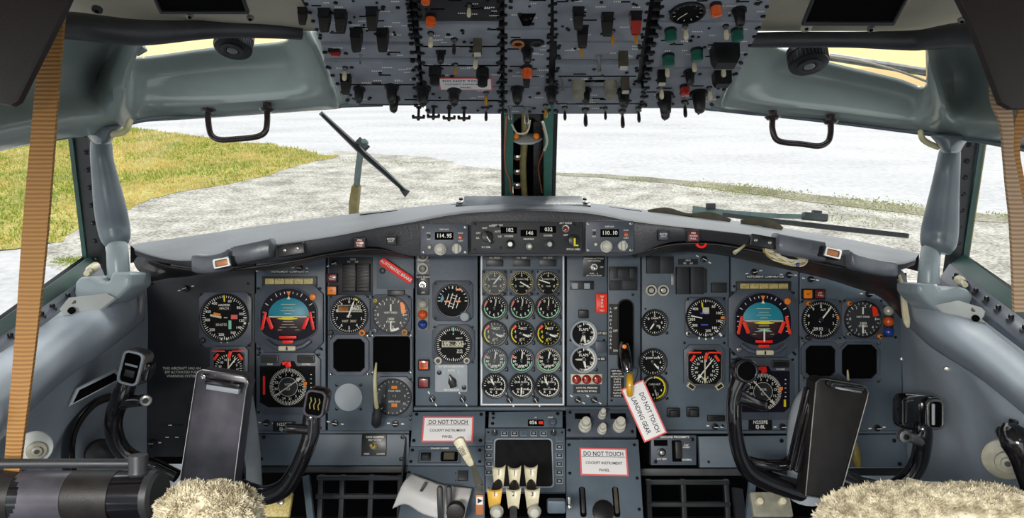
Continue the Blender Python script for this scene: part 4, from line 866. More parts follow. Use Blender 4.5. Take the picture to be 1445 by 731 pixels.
def rmi(px, py, w_, h_, label, cap):
    F = MAIN.frame(px, py); t = thing('radio_magnetic_indicator', label, 'gauge', F)
    b = MB(F); b.prism(cham(w_, h_, 8), -1, 3, 'bezel', 1); b.frame_(cham(w_ - 8, h_ - 10, 9), cham(w_ - 12, h_ - 14, 8), 3, 4.4, 'steel' if not cap else 'bezel'); b.build('bezel', t)
    b = MB(F); b.prism(cham(w_ - 11, h_ - 13, 8), 3, 3.4, 'dial'); c = -4
    for k in range(36): b.tick(0, c, 16.5 if k % 3 else 15, 19.5, k * 10, .8, 3.6, 'mark')
    for k, s_ in enumerate(('N', '3', '6', 'E', '12', '15', 'S', '21', '24', 'W', '30', '33')): a = R(90 - k * 30 + 20); b.text(s_, 12.3 * math.cos(a), c + 12.3 * math.sin(a), 4.4, 'mark', z=3.6)
    b.build('dial', t)
    for x, y, ww, hh, ro in ((-14, 20, 18, 2, 0), (14, 20, 18, 2, 0), (-17, 12, 3.6, 10, -35), (17, 12, 3.6, 10, 35), (2, 15, 4.5, 10, -15)):
        b = MB(F @ Matrix.Translation((x, y, 4.2)) @ Matrix.Rotation(R(ro), 4, 'Z')); b.box(0, 0, ww, hh, 0, .7, 'redorange', .1); b.build('warning_flag', t)
    for a, L, m in ((0, 19, 'mark_cream'), (-38, 17, 'mark')):
        b = MB(F @ Matrix.Translation((0, c, 0)) @ Matrix.Rotation(R(a), 4, 'Z')); b.box(0, 0, 1.6, 2 * L, 4.4, 4.8, m); b.prism([(-3, -L + 7), (0, -L), (3, -L + 7)], 4.4, 5, m); b.build('needle', t)
    if not cap:
        for sx in (-1, 1):
            b = MB(F @ Matrix.Translation((sx * 20, -27, 0)) @ Matrix.Rotation(R(sx * 35), 4, 'Z')); b.box(0, 0, 11, 7, 3, 8, 'cream', 1); b.box(0, 0, 8, 4.5, 8, 8.2, 'black'); b.build('selector_knob', t)
rmi(324, 515, 54, 58, 'red-flagged magnetic indicator behind the left yoke pad', True)
rmi(993.5, 517, 58, 62, 'red-flagged magnetic indicator on the right, under the airspeed dial', False)
alt = dict(nt=50, tl=.12, nums=D10, ns=5.5, nr=.72)
gauge(493.5, 444, 26, 'altimeter with orange flag reading 060 on the left', 'altimeter', sq=(58, 57), ch=7, rects=[(0, 9, 32, 10, 'mark_cream', 0), (0, 9, 30, 8.4, 'dial', 0), (-8, 9, 13, 8, 'orange', 0), (10, 22, 5, 3, 'mark_yellow', -30)], texts=[('060', 8, 9, 8.4, 'mark'), ('ALT', 0, -2, 4, 'mark'), ('1007  3007', 0, -9, 4.6, 'mark_cream')], needles=[(20, .9, 2, 'mark')], knobs=[(19, -25, 4.5, 'orange'), (-26, -25, 4, 'darkgrey')], hub=False, **alt)
vs = dict(nt=24, tl=.14, tr=(90, 450), ns=5.5, nr=.74)
gauge(552, 444, 25, 'vertical speed indicator with orange flag on the left', 'vertical_speed_indicator', sq=(58, 57), ch=7, nums=[('0', 270), ('1', 330), ('2', 10), ('4', 60), ('6', 90), ('4', 130), ('2', 170), ('1', 210)], arcs=[(150, 180, .84, .97, 'mark')], rects=[(17, 10, 6, 16, 'orange', 8), (0, 10, 2, 10, 'mark', 0), (0, -15, 2, 12, 'mark', 0)], texts=[('VERT SPEED', 0, 3, 3.6, 'mark'), ('1000', 0, -6, 5, 'mark'), ('FT/MIN', 0, -10, 4, 'mark')], knobs=[(20, -24, 4.4, 'amber'), (-22, -22, 3, 'steel'), (-21, 20, 2.6, 'mark_yellow')], hub=False, face='darkgrey', **vs)
gauge(1157, 451, 26, 'altimeter on the far right panel next to the orange annunciator', 'altimeter', sq=(60, 58), ch=7, needles=[(38, .95, 2, 'mark')], rects=[(0, -13, 22, 6, 'purple', 0), (25, 3, 4, 5, 'orange', 0)], texts=[('ALT', 3, 14, 4, 'mark'), ('29.92', -4, -13, 6, 'mark')], knobs=[(-18, -25, 4, 'black'), (-18, 23, 3, 'orange')], **alt)
gauge(1216, 450, 25, 'vertical speed indicator beside the three round lamps on the right', 'vertical_speed_indicator', sq=(58, 58), ch=7, nums=[('0', 270), ('1', 330), ('2', 10), ('4', 60), ('6', 90), ('4', 130), ('2', 170), ('1', 210)], rects=[(17, 11, 7, 14, 'redorange', 8), (0, 12, 2, 10, 'mark', 0), (0, -14, 2, 12, 'mark', 0)], texts=[('VERT SPEED', 0, 3, 3.6, 'mark'), ('1000', 0, -6, 5, 'mark'), ('FT/MIN', 0, -10, 4, 'mark')], knobs=[(-20, 22, 3, 'orange'), (23, -24, 3, 'orange'), (-21, -21, 3, 'steel')], hub=False, face='darkgrey', **vs)
gauge(995, 448, 27, 'airspeed indicator with white bug pointers on the right half', 'airspeed_indicator', sq=(57, 58), ch=6, nt=50, tl=.12, nums=[('60', 35), ('100', 70), ('140', 105), ('180', 140), ('200', 170), ('300', 235), ('350', 262), ('400', 310)], ns=5.2, nr=.72, rects=[(0, 10, 9, 9, 'mark_cream', 0), (-13, 1, 16, 1.6, 'mark', -12), (-5, 18, 2, 7, 'mark_yellow', 5), (-2, -10, 10, 2, 'mark_blue', 0), (25, 0, 8, 3, 'orange', 0), (-9, -27, 2, 7, 'mark', -15), (0, -28, 2, 7, 'mark', 0), (9, -27, 2, 7, 'mark', 15), (19, -22, 3, 10, 'mark', 40)], texts=[('MACH', -2, 6, 4, 'mark_blue')], knobs=[(-25, -22, 4, 'steel')], hub=False)
gauge(923.5, 455, 18.5, 'black round gauge below the two white cap knobs', nt=30, tl=.15, nums=[('0', -60), ('2', 0), ('4', 45), ('6', 90), ('8', 135)], texts=[('CABIN', 0, 6, 3.6, 'mark'), ('PSI', 5, -5, 4, 'mark')], needles=[(215, .8, 2, 'mark')])
gauge(921, 511, 19.5, 'round cabin gauge just right of gear lever grip', nt=30, tl=.15, nums=[('0', -60), ('2', 0), ('4', 45), ('6', 90), ('8', 135)], texts=[('CABIN RATE', 0, 6, 3.6, 'mark')], needles=[(140, .8, 2, 'mark')])
gauge(923, 547, 19, 'yellow-ringed round gauge partly behind the landing gear tag', nt=24, tl=.15, nums=[('0', 190), ('2', 150), ('4', 110)], arcs=[(0, 170, .84, .97, 'mark_yellow'), (-60, -10, .84, .97, 'mark_cream')], texts=[('CABIN ALT', 0, 5, 3.4, 'mark')], needles=[(165, .8, 2, 'mark_cream')])
for yy, lab, a1, a2 in ((471, 'upper flap position gauge left of the gear placard', 200, 172), (507, 'lower flap position gauge above the three red lamps', 270, 168)):
    gauge(823.5, yy, 19, lab, 'flap_gauge', nt=24, tl=.2, tr=(0, 200), nums=[('2', 45), ('15', 80), ('25', 115), ('40', 150), ('UP', -30)], ns=4.4, nr=.72, arcs=[(20, 180, .86, .97, 'mark')], texts=[('FLAPS', 0, 6, 5.2, 'mark')], needles=[(a1, .75, 2.4, 'mark_cream'), (a2, .8, 3, 'mark')], ring_m='boot')
F = MAIN.frame(639, 424.5); t = thing('standby_horizon', 'black standby horizon with orange bars left of the engine block', 'gauge', F)
b = MB(F); b.prism(cham(57, 57, 5), -1, 3, 'bezel', 1); b.ring(0, 0, 21, 24, 3, 5, 'black', 40)
for x in (-1, 1):
    for y in (-1, 1): b.screw(x * 24.5, y * 24.5, 2, 3, 'black')
b.build('bezel', t); b = MB(F); b.cyl(0, 0, 21.5, 2.8, 3.4, 'dial', 40)
for a in range(0, 360, 15):
    if a < 91 or a > 269: b.tick(0, 0, 18, 21, a, 1, 3.6, 'mark')
b.tick(0, 0, 17, 22, 0, 1.6, 3.7, 'mark'); b.tick(0, 0, 17, 22, 90, 1.2, 3.7, 'mark'); b.tick(0, 0, 17, 22, 270, 1.2, 3.7, 'mark'); b.prism([(-16, -3), (-12, 3), (-14, 9), (-17, 3)], 3.5, 3.8, 'teal_ball'); b.box(9, 16, 9, 2.6, 3.5, 3.8, 'orange'); b.build('dial', t)
b = MB(F @ Matrix.Rotation(R(-18), 4, 'Z'))
for x in (-8, -3, 3, 8): b.box(x, 0, 1, 24 - abs(x), 4, 4.5, 'mark')
for y in (-8, -4, 4, 8): b.box(0, y, 9, .7, 4, 4.4, 'mark')
b.build('pitch_bars', t); b = MB(F); b.box(-7, -.5, 9, 2, 5, 5.6, 'orange'); b.box(8, -.5, 7, 2, 5, 5.6, 'orange'); b.build('aircraft_symbol', t)
b = MB(F); b.cyl(17, -22, 8, 3, 5, 'bezel', 18, .5); b.cyl(17, -22, 6.4, 5, 9, 'boot', 18, 1.5); b.build('caging_knob', t)
gauge(640, 486, 25, 'standby altimeter with white counter above the servo elevator panel', 'standby_altimeter', sq=(60, 56), ch=9, nt=50, tl=.17, nums=[('0', 0)], ns=4, rects=[(-1, 1, 30, 9, 'mark_cream', 0), (-1, 1, 28, 7.4, 'dial', 0), (0, 22, 2.4, 5, 'mark_green', 0)], texts=[('99', -9, 1, 8, 'mark'), ('00', 7, 1, 8, 'mark'), ('1000 FT', 8, 9, 3, 'mark'), ('ALT', 15, 1, 3.4, 'mark'), ('29.92', 9, -8, 3.4, 'mark'), ('IN HG', 9, -11, 3, 'mark')], knobs=[(-21, -22, 5.5, 'whiteknob'), (19, -22, 4.6, 'whiteknob')], hub=False)
F = MAIN.frame(637, 533.5, 0, -1); t = thing('servo_elevator_panel', 'small grey selector panel lettered servo elevator under the counter dial', 'control panel', F)
b = MB(F); b.box(0, 0, 46, 39, 0, 3, 'boot', .8, 2); b.text('A/P SERVO ELEVATOR', 0, 16.5, 3.6, 'mark', z=3.2); b.text('TEST RELEASE', 0, -16.5, 3.6, 'mark', z=3.2); b.text('1', -11, 8, 4, 'mark', z=3.2); b.text('BOTH', 0, 11, 3.4, 'mark', z=3.2); b.text('2', 10, 8, 4, 'mark', z=3.2); b.screw(-17, 8, 3.4, 3, 'black'); b.screw(18, -13, 3.4, 3, 'black'); b.build('plate', t)
b = MB(F @ Matrix.Translation((1, -3, 0)) @ Matrix.Rotation(R(18), 4, 'Z')); b.cyl(0, -2, 6, 3, 6, 'black', 18, .6); b.prism([(-4.5, -9), (4.5, -9), (4, 2), (0, 10), (-4, 2)], 6, 13, 'black', 1.2); b.box(0, 5, .9, 6, 13, 13.2, 'mark'); b.build('selector_knob', t)
gauge(555, 560, 25, 'grey-glazed instrument with two orange tabs behind gooseneck lamp', 'navigation_indicator', sq=(56, 58), ch=9, nt=24, tl=.1, face='darkgrey', rects=[(2, 14, 8, 4, 'orange', 0), (2, -11, 8, 5, 'orange', 0)], texts=[('TRUE HDG', 2, 9, 3.6, 'mark'), ('AREA NAV', 2, -6, 3.6, 'mark'), ('3', -12, 2, 5, 'mark'), ('E', 17, 2, 4, 'mark'), ('1 2', 2, 2, 4, 'mark_cream'), ('10', 16, -9, 4, 'mark')], glass=True, hub=False)
# blank holes
def opening(px, py, w_, h_, label, fw_=6, ch=6):
    F = MAIN.frame(px, py); o = tag(None or MBo(F, w_, h_, fw_, ch), label, 'panel opening'); return o
def MBo(F, w_, h_, fw_, ch):
    b = MB(F); b.frame_(cham(w_ + fw_ * 2, h_ + fw_ * 2, ch + 3), cham(w_, h_, ch), -1, 3, 'bezel'); b.prism(cham(w_, h_, ch), -1, -.3, 'void')
    for x in (-1, 1):
        for y in (-1, 1): b.screw(x * (w_ / 2 + fw_ - 2), y * (h_ / 2 + fw_ - 2), 1.8, 2.6, 'steel')
    return b.build('instrument_opening', M=F.copy() @ Matrix.Scale(FPX / 1.32, 4))
opening(493, 501, 44, 46, 'smaller black opening with chamfered grey frame below the left altimeter')
opening(553, 499.5, 52, 50, 'larger black opening below the left vertical speed dial', 3, 3)
opening(1157, 509, 42, 43, 'smaller black opening with chamfered grey frame below the right altimeter')
opening(1212, 510, 50, 48, 'larger black opening below the right vertical speed dial', 4, 8)
b = MB(MAIN.frame(492, 560.5)); b.cyl(0, 0, 19.5, -1, 1.2, 'boot', 36, .5)
for a in (45, 135, 225, 315): b.screw(24 * math.cos(R(a)), 24 * math.sin(R(a)), 2.2, -1)
tag(b.build('blanking_plate'), 'plain pale round blanking plate with four screws', 'cover plate')
b = MB(MAIN.frame(531, 545, 0, 0)); b.F = Matrix.Identity(4)
t = thing('gooseneck_lamp', 'pale tapering gooseneck lamp with black base near the blank plate', 'lamp', MAIN.frame(531, 592))
b = MB(); b.tube([P(531, 512, 1.25), P(529, 535, 1.24), P(530, 560, 1.25), P(532, 576, 1.27)], [u(1.2, 1.25), u(2.6, 1.25), u(2.9, 1.25), u(3.4, 1.25)], 'hose', 12, smooth=4); b.build('stalk', t)
b = MB(); b.tube([P(532, 572, 1.27), P(532, 584, 1.275), P(532, 585, 1.275), P(531, 597, 1.29), P(531, 600, 1.30)], [u(5, 1.25), u(6, 1.25), u(7, 1.25), u(7.4, 1.25), u(5, 1.25)], 'darkgrey', 16); b.build('base', t)
# annunciators on main panels
def ann(px, py, w_, h_, m, lines, label, ts=3.2, tm='mark', zf=4): return annun(px, py, w_, h_, m, lines, label, d=1.318, tm=tm, ts=ts, zf=zf, frame='black')
ann(469, 392, 12, 10, 'darkred', ['ALT', 'PULL'], 'dark red light above the orange one by the left altimeter')
ann(469, 410, 12, 11, 'orange', ['A/P'], 'square orange light above the left altimeter', tm='ink')
ann(598, 515, 13, 12, 'lamporange', ['AUTO', 'PILOT'], 'square orange light left of the servo elevator panel', tm='ink')
ann(598, 540, 13, 12, 'darkred', ['A/P', 'DISC'], 'square dark red light below the orange one near the servo panel', tm='lampred')
ann(1139, 415, 12, 12, 'orange', ['A/P'], 'square orange light above the right altimeter', tm='ink')
ann(1156, 415, 12, 12, 'darkred', ['ALT', 'PULL'], 'dark red light beside the orange one above the right altimeter')
def lamps(px, ys, label):
    F = MAIN.frame(px, ys[1], 0, -1); t = thing('marker_lamp_column', label, 'light', F); b = MB(F); b.box(0, 0, 16, ys[2] - ys[0] + 15, 0, 3, 'greyknob' if px < 800 else 'darkgrey', .6, 2); b.build('plate', t)
    for y, m, nme in zip(ys, ('lampclear', 'lamporange', 'lampblue'), ('white_lamp', 'amber_lamp', 'blue_lamp')):
        b = MB(MAIN.frame(px, y, 0, 2)); b.lathe([(6.8, 0), (6.8, 2), (6.4, 4.5), (5, 6.6), (2.6, 8), (.1, 8.4)], m, 20); b.build(nme, t)
lamps(597, (429, 443.5, 457.5), 'column of white, orange and blue round lamps left of the standby horizon')
lamps(1252, (438.5, 453.5, 468), 'column of white, orange and blue round lamps at far right')
F = MAIN.frame(827.5, 535, 0, -1); t = thing('low_oil_pressure_lamps', 'pale plate with three round red lamps under the flap gauges', 'light', F); b = MB(F); b.box(0, 0, 44, 14, 0, 2, 'cream', .5, 1); b.build('plate', t)
for x in (-14, 0, 14.5): b = MB(F); b.lathe([(6.6, 1), (6.6, 4), (6, 6.5), (4.4, 8.4), (.1, 9.4)], 'lampred', 20, x, 0); b.build('red_lamp', t)
for py, lab in ((379, 'ringed push button above the left toggle near the glareshield'), (361, 'ringed push button just under the left radio head')):
    F = MAIN.frame(597, py, 0, -1); t = thing('push_button', lab, 'button', F); b = MB(F); b.box(0, 0, 18, 17, 0, 1, 'black'); b.ring(0, 0, 5.4, 8, 1, 5, 'whiteknob', 24); b.build('ring', t); b = MB(F); b.cyl(0, 0, 4, 1, 5, 'greyknob', 18, 1); b.build('button', t)
for px, lab in ((918, 'left of the two white-capped knobs right of the gear lever slot'), (935, 'right of the two white-capped knobs right of the gear lever slot')):
    F = MAIN.frame(px, 409.5, 0, -1); t = thing('push_button', lab, 'button', F); b = MB(F); b.cyl(0, 0, 8.2, 0, 6, 'whiteknob', 28, 1); b.ring(0, 0, 5.6, 8, 5, 7.4, 'whiteknob', 28); b.build('ring', t); b = MB(F); b.cyl(0, 0, 5.4, 6, 6.6, 'black', 20); b.cyl(0, 0, 3.8, 6, 9, 'lampclear', 18, 1); b.build('button', t)
def tog(px, py, w_, h_, lines, label):
    F = MAIN.frame(px, py, 0, -1); t = thing('toggle_switch_panel', label, 'switch', F)
    if lines:
        b = MB(F); b.box(0, 0, w_, h_, 0, 1, 'black', .3, 2)
        for s_, y in lines: b.text(s_, 0, y, 3.2, 'mark', z=1.2)
        b.build('plate', t)
    b = MB(F); b.cyl(0, 0, 6, 1, 3, 'steel', 6, .5); b.ring(0, 0, 3, 5.2, 3, 5, 'chrome', 20); b.build('nut', t)
    b = MB(F @ Matrix.Rotation(R(12), 4, 'X')); b.cyl(0, 0, 1.8, 2, 12, 'chrome', 12, 0, 2.6); b.lathe([(2.6, 12), (2.4, 13.4), (.1, 14)], 'chrome', 12); b.build('lever', t)
tog(597, 402, 18, 29, [('AUTO BRAKE', 11), ('OFF', 8), ('ON', -11)], 'toggle on black plate above the left lamp column')
tog(838, 377, 31, 29, None, 'toggle switch on the black placard at top right of engine block')
F = MAIN.frame(848.5, 427.5, 0, -1); b = MB(F); b.box(0, 0, 16, 27, 0, 6, 'redorange', 1, 1)
for i, ch in enumerate('WARN'): b.text(ch, .5, 9 - i * 4.6, 5, 'mark', z=6.2)
b.text('TEST', .5, -10.5, 3.4, 'mark', z=6.2)
tag(b.build('warning_tab'), 'bright red vertical tab with white letters by the gear slot', 'warning tab')
for px, py, w_, h_, z, lab in ((950, 582, 18, 13, 8, 'left of two black blank switches on the lower right panel'), (977, 581, 17, 14, 10, 'right of two black blank switches on the lower right panel')):
    F = MAIN.frame(px, py, 0, -1); t = thing('rocker_switch', lab, 'switch', F); b = MB(F); b.box(0, 0, w_, h_, 0, z * .5, 'black', .6, 1); b.build('housing', t); b = MB(F); b.box(0, 0, w_ * .6, h_ * .6, z * .5, z, 'rubber', 1); b.build('rocker', t)
F = MAIN.frame(495, 392, 0, -1); t = thing('flight_mode_annunciator', 'twin black ribbed blocks above the left altimeter', 'annunciator', F)
b = MB(F); b.box(0, 2, 62, 54, 0, 1, 'panel_dark', .5); b.text('HDG', 3, 26, 3.6, 'mark', z=1.3); b.text('FD      A/P', 3, 22.5, 3.6, 'mark', z=1.3); b.build('plate', t)
for x in (-1, 18.5):
    b = MB(F); b.box(x, 0, 18.5, 40, 1, 8, 'black', .6)
    for k in range(8): b.box(x, -16 + k * 4.6, 17, 3.6, 8, 8.6, 'pad_brown', .3)
    b.build('ribbed_block', t)
F = MAIN.frame(559, 384, 0, -1); t = thing('brake_switch_box', 'small blue-grey box behind the red ribbon tag', 'switch box', F); b = MB(F); b.box(0, -2, 52, 42, 0, 8, 'panel', 1); b.cyl(-18, 2, 4, 8, 11, 'black', 14, .8); b.build('box', t); b = MB(F); b.box(0, -30, 24, 10, 0, 4, 'black', .8); b.build('black_label', t)
F = cf(559, 382, 1.295, rot=-34); b = MB(F); b.prism(rrect(54, 11, 5, 6), -1, 1.2, 'red', .4); b.text('AUTOMATIC BRAKE', 0, 0, 6, 'mark', z=1.4, sx=.95); tag(b.build('brake_ribbon_tag'), 'red capsule tag reading AUTOMATIC BRAKE hanging askew', 'tag')
# landing gear lever
t = thing('landing_gear_lever', 'landing gear lever with black arm and yellow wheel-shaped grip', 'lever', cf(884, 520, 1.24))
b = MB(); b.tube([P(881, 484, 1.33), P(881, 490, 1.24), P(883, 505, 1.20), P(886, 525, 1.19)], [u(6, 1.2), u(7.5, 1.2), u(8, 1.2), u(7, 1.2)], 'yoke', 14, smooth=4); b.build('arm', t)
b = MB(cf(881, 489, 1.19)); b.cyl(0, 0, 3, -2, 2, 'orange', 14, .6); b.build('indicator_dot', t)
b = MB(cf(889, 543, 1.17, yaw=78)); b.lathe([(.1, -5), (10, -5), (15.5, -4), (17.5, -1.5), (17.5, 1.5), (15.5, 4), (10, 5), (.1, 5)], 'yellow_lever', 36); b.build('wheel_grip', t)
# paper signs
def sign(F, w_, h_, lines, label, bw=2.2, under=None):
    b = MB(F); b.box(0, 0, w_, h_, 0, .7, 'signred'); b.box(0, 0, w_ - 2 * bw, h_ - 2 * bw, .7, .8, 'sign')
    for s_, x, y, sz, sx in lines: b.text(s_, x, y, sz, 'ink', z=1.0, sx=sx)
    if under: b.box(under[0], under[1], under[2], .6, .8, 1.0, 'ink')
    return tag(b.build('paper_sign'), label, 'sign')
F = cf(908.5, 580, 1.17, rot=-66); b = MB(F); b.box(0, 0, 82, 35, 0, .7, 'signred'); b.box(0, 0, 78, 31, .7, .8, 'sign'); b.text('DO NOT TOUCH', 5, 6.5, 9.2, 'ink', z=1, sx=.84); b.text('LANDING GEAR', 4, -6.5, 9.2, 'ink', z=1, sx=.84)
t = thing('paper_tag', 'white red-edged tag reading DO NOT TOUCH LANDING GEAR hanging from gear lever', 'tag', F); b.build('card', t)
b = MB(); b.tube([P(881, 524, 1.17), P(900, 520, 1.17), P(893, 545, 1.16), P(884, 548, 1.172)], u(.7, 1.2), 'ink', 6, smooth=4); b.build('string', t)
# ================================================================== centre pedestal
PED = Plane(722, 580, 1.305, (0, .56, .83))
def pplate(name, label, poly, m, screws=(), z0=-6, z1=0, cat='panel', plane=PED):
    r = ipanel(name, label, poly, m, screws, plane, z0, z1, name=name); r['category'] = cat; return r
pl = pplate('pedestal_sign_panel', 'blue-grey pedestal panel carrying the left paper sign', [(583, 581), (685, 580), (684, 629), (579, 630)], 'panel', ((588, 585, 2.6), (679, 585, 2.6), (584, 622, 2.6), (678, 622, 2.6)))
p2 = pplate('pedestal_switch_panel', 'pedestal strip with two recessed black switches under the left sign', [(578, 631), (684, 630), (684, 657), (576, 657)], 'panel', ((582, 636, 2.4), (580, 652, 2.4), (677, 636, 2.4), (677, 652, 2.4)), z1=1)
F = PED.frame(620, 645, 0, 1)
b = MB(F); b.frame_(rrect(60, 19, 1, 2), rrect(56, 15, 1, 2), 0, 1.2, 'bezel'); b.text('STANDBY RUDDER', 0, 12, 3, 'mark'); b.build('frame', p2)
b = MB(F); b.box(-19, 0, 14, 11, 0, 3, 'black', .6); b.box(-19, 0, 9, 6, 3, 5, 'rubber', .8); b.build('switch', p2)
b = MB(F); b.box(14, 0, 24, 13, 0, 3, 'void', .5, 2); b.box(14, 0, 15, 10, 3, 5, 'olive', 1); b.build('switch', p2)
p3 = pplate('pedestal_side_panel', 'blue-grey pedestal slope under the grey curled cover', [(576, 658), (684, 658), (684, 760), (556, 760)], 'panel', ((577, 667, 2.4), (643, 668, 1), (643, 678, 1)), z1=0)
b = MB(PED.frame(653, 672, 0, 0)); b.box(0, 0, 14, 14, 0, 5, 'darkgrey', 1.5); b.build('square_button', p3)
pc_ = pplate('pedestal_counter_panel', 'narrow panel with small white counter above the dark display', [(690, 581), (794, 580), (794, 603), (689, 603)], 'panel', ((696, 584, 2.6), (787, 584, 2.6), (696, 590, 2), (695, 598, 2.4)))
F = PED.frame(756, 597, 0, 0); b = MB(F); b.box(0, 0, 22, 9, 0, 1.5, 'void', .3); b.text('056', -3.5, 0, 7, 'mark', z=1.7); b.box(7, 0, 6, 4.6, 1.5, 1.7, 'redorange'); b.text('HI', 0, 8, 3, 'mark', z=.3); b.text('PWR', 21, 8, 3.4, 'mark', z=.3); b.build('counter', pc_)
b = MB(F); knob(b, 24, 0, 6, 7, 'bezel', 0); b.build('knob', pc_)
cdu = pplate('computer_display_unit', 'grey-framed dark display unit behind the thrust levers', [(685, 605), (797, 605), (798, 695), (685, 695)], 'panel', ((689, 611, 1.5), (793, 611, 1.5), (689, 690, 1.5)), z1=2, cat='display')
F = PED.frame(739, 645, 0, 2); x0, y0 = PED.local(F, 699, 621); x1, y1 = PED.local(F, 780, 687)
b = MB(F); sw, sh = x1 - x0, y0 - y1; sx_, sy_ = (x0 + x1) / 2, (y0 + y1) / 2
b.frame_(rrect(sw + 4, sh + 4, 6, 4, sx_, sy_), rrect(sw, sh, 5, 4, sx_, sy_), -.5, 1, 'boot'); b.build('screen_rim', cdu)
b = MB(F); b.prism(rrect(sw, sh, 5, 4, sx_, sy_), -1, .1, 'black'); b.build('screen', cdu)
for px, py in [(712, 613), (726, 613), (739, 613), (753, 613), (767, 613)] + [(690, y) for y in (621, 632, 644, 656, 668)] + [(789, y) for y in (621, 632, 644, 656, 668, 680)]:
    x, y = PED.local(F, px, py); b = MB(F); b.box(x, y, 9.4, 7, -.2, 2, 'boot' if py != 621 and px != 739 else 'panel_pale', .4); b.box(x, y, 7.8, 5.4, 2, 2.3, 'darkgrey' if py != 621 and px != 739 else 'panel'); b.box(x, y, 3.6, 2.2, 2.3, 2.6, 'boot' if py != 621 and px != 739 else 'panel'); b.build('key', cdu)
for px in (698, 781): x, y = PED.local(F, px, 612); b = MB(F); knob(b, x, y, 4.4, 5, 'darkgrey', 0, 'mark'); b.build('brightness_knob', cdu)
rd = pplate('radio_control_panel', 'pedestal radio panel with four stacked white knobs', [(799, 578), (896, 578), (898, 617), (799, 617)], 'bezel', ((804, 583, 2.4), (803, 608, 2.4), (892, 610, 2.4)), z1=2)
F = PED.frame(848, 597, 0, 2)
for px, py in ((822, 588), (872, 588)): x, y = PED.local(F, px, py); b = MB(F); b.box(x, y, 22, 8, 0, .6, 'void'); b.build('frequency_window', rd)
for px, py, r_, h_ in ((825, 603, 9, 17), (873, 603, 9, 17), (849, 588, 5.5, 15), (849, 608, 6.5, 13)):
    x, y = PED.local(F, px, py); b = MB(F); b.cyl(x, y, r_, 0, h_ * .3, 'whiteknob', 24, 1); b.cyl(x, y, r_ * .8, h_ * .3, h_ * .45, 'darkgrey', 24, .3); b.cyl(x, y, r_ * .92, h_ * .45, h_ * .8, 'whiteknob', 24, 1); b.cyl(x, y, r_ * .55, h_ * .8, h_ * .95, 'greyknob', 20); b.cyl(x, y, r_ * .66, h_ * .95, h_ * 1.5, 'whiteknob', 20, 1); b.build('knob', rd)
pr = pplate('pedestal_right_panel', 'blue-grey pedestal slope with the right paper sign and two lever slots', [(799, 620), (901, 620), (910, 760), (799, 760)], 'panel', ((803, 628, 2.4), (895, 628, 2.4), (804, 668, 2.4), (899, 675, 2.4), (902, 719, 2.4)))
F = PED.frame(846, 702, 0, 0)
for px in (822, 869):
    x0, y0 = PED.local(F, px, 703); b = MB(F); b.box(x0, y0 - 5, 9, 42, 0, .4, 'void', 0, 4); b.box(x0, y0 - 3, 5, 36, .4, 3, 'olive' if px > 850 else 'darkgrey', .6, 2); b.build('lever_slot', pr)
x, y = PED.local(F, 851, 722); b = MB(F); b.cyl(x, y, 15, 0, 5, 'black', 28, 1); b.build('cover_disc', pr)
x0, y0 = PED.local(PED.frame(632, 606), 597, 588); x1, y1 = PED.local(PED.frame(632, 606), 667, 624)
sign(PED.frame(632, 606, 0, .3), x1 - x0, y0 - y1, [('DO NOT TOUCH', 0, 10, 8.4, .84), ('COCKPIT INSTRUMENT', 0, -2, 5.2, .92), ('PANEL', 0, -11, 5.2, .95)], 'paper sign DO NOT TOUCH on the left side of the pedestal', under=(0, 6, 60))
x0, y0 = PED.local(PED.frame(852, 652), 817, 632); x1, y1 = PED.local(PED.frame(852, 652), 887, 671)
sign(PED.frame(852, 652, -1, .3), x1 - x0, y0 - y1, [('DO NOT TOUCH', 0, 11, 8.6, .84), ('COCKPIT INSTRUMENT', 0, -2, 5.3, .92), ('PANEL', 0, -12, 5.3, .95)], 'paper sign DO NOT TOUCH on the right side of the pedestal', under=(0, 7, 61))
b = MB(); b.rings([[P(556, 770, 1.22), P(575, 585, 1.34), P(800, 585, 1.34), P(915, 770, 1.22)], [P(556, 790, 1.5), P(575, 590, 1.6), P(800, 590, 1.6), P(915, 790, 1.5)]], 'panel_dark', closed=False, caps=False); 
o = struct(b.build('trim_pedestal_body'))
md = o.modifiers.new('s', 'SOLIDIFY'); md.thickness = .004
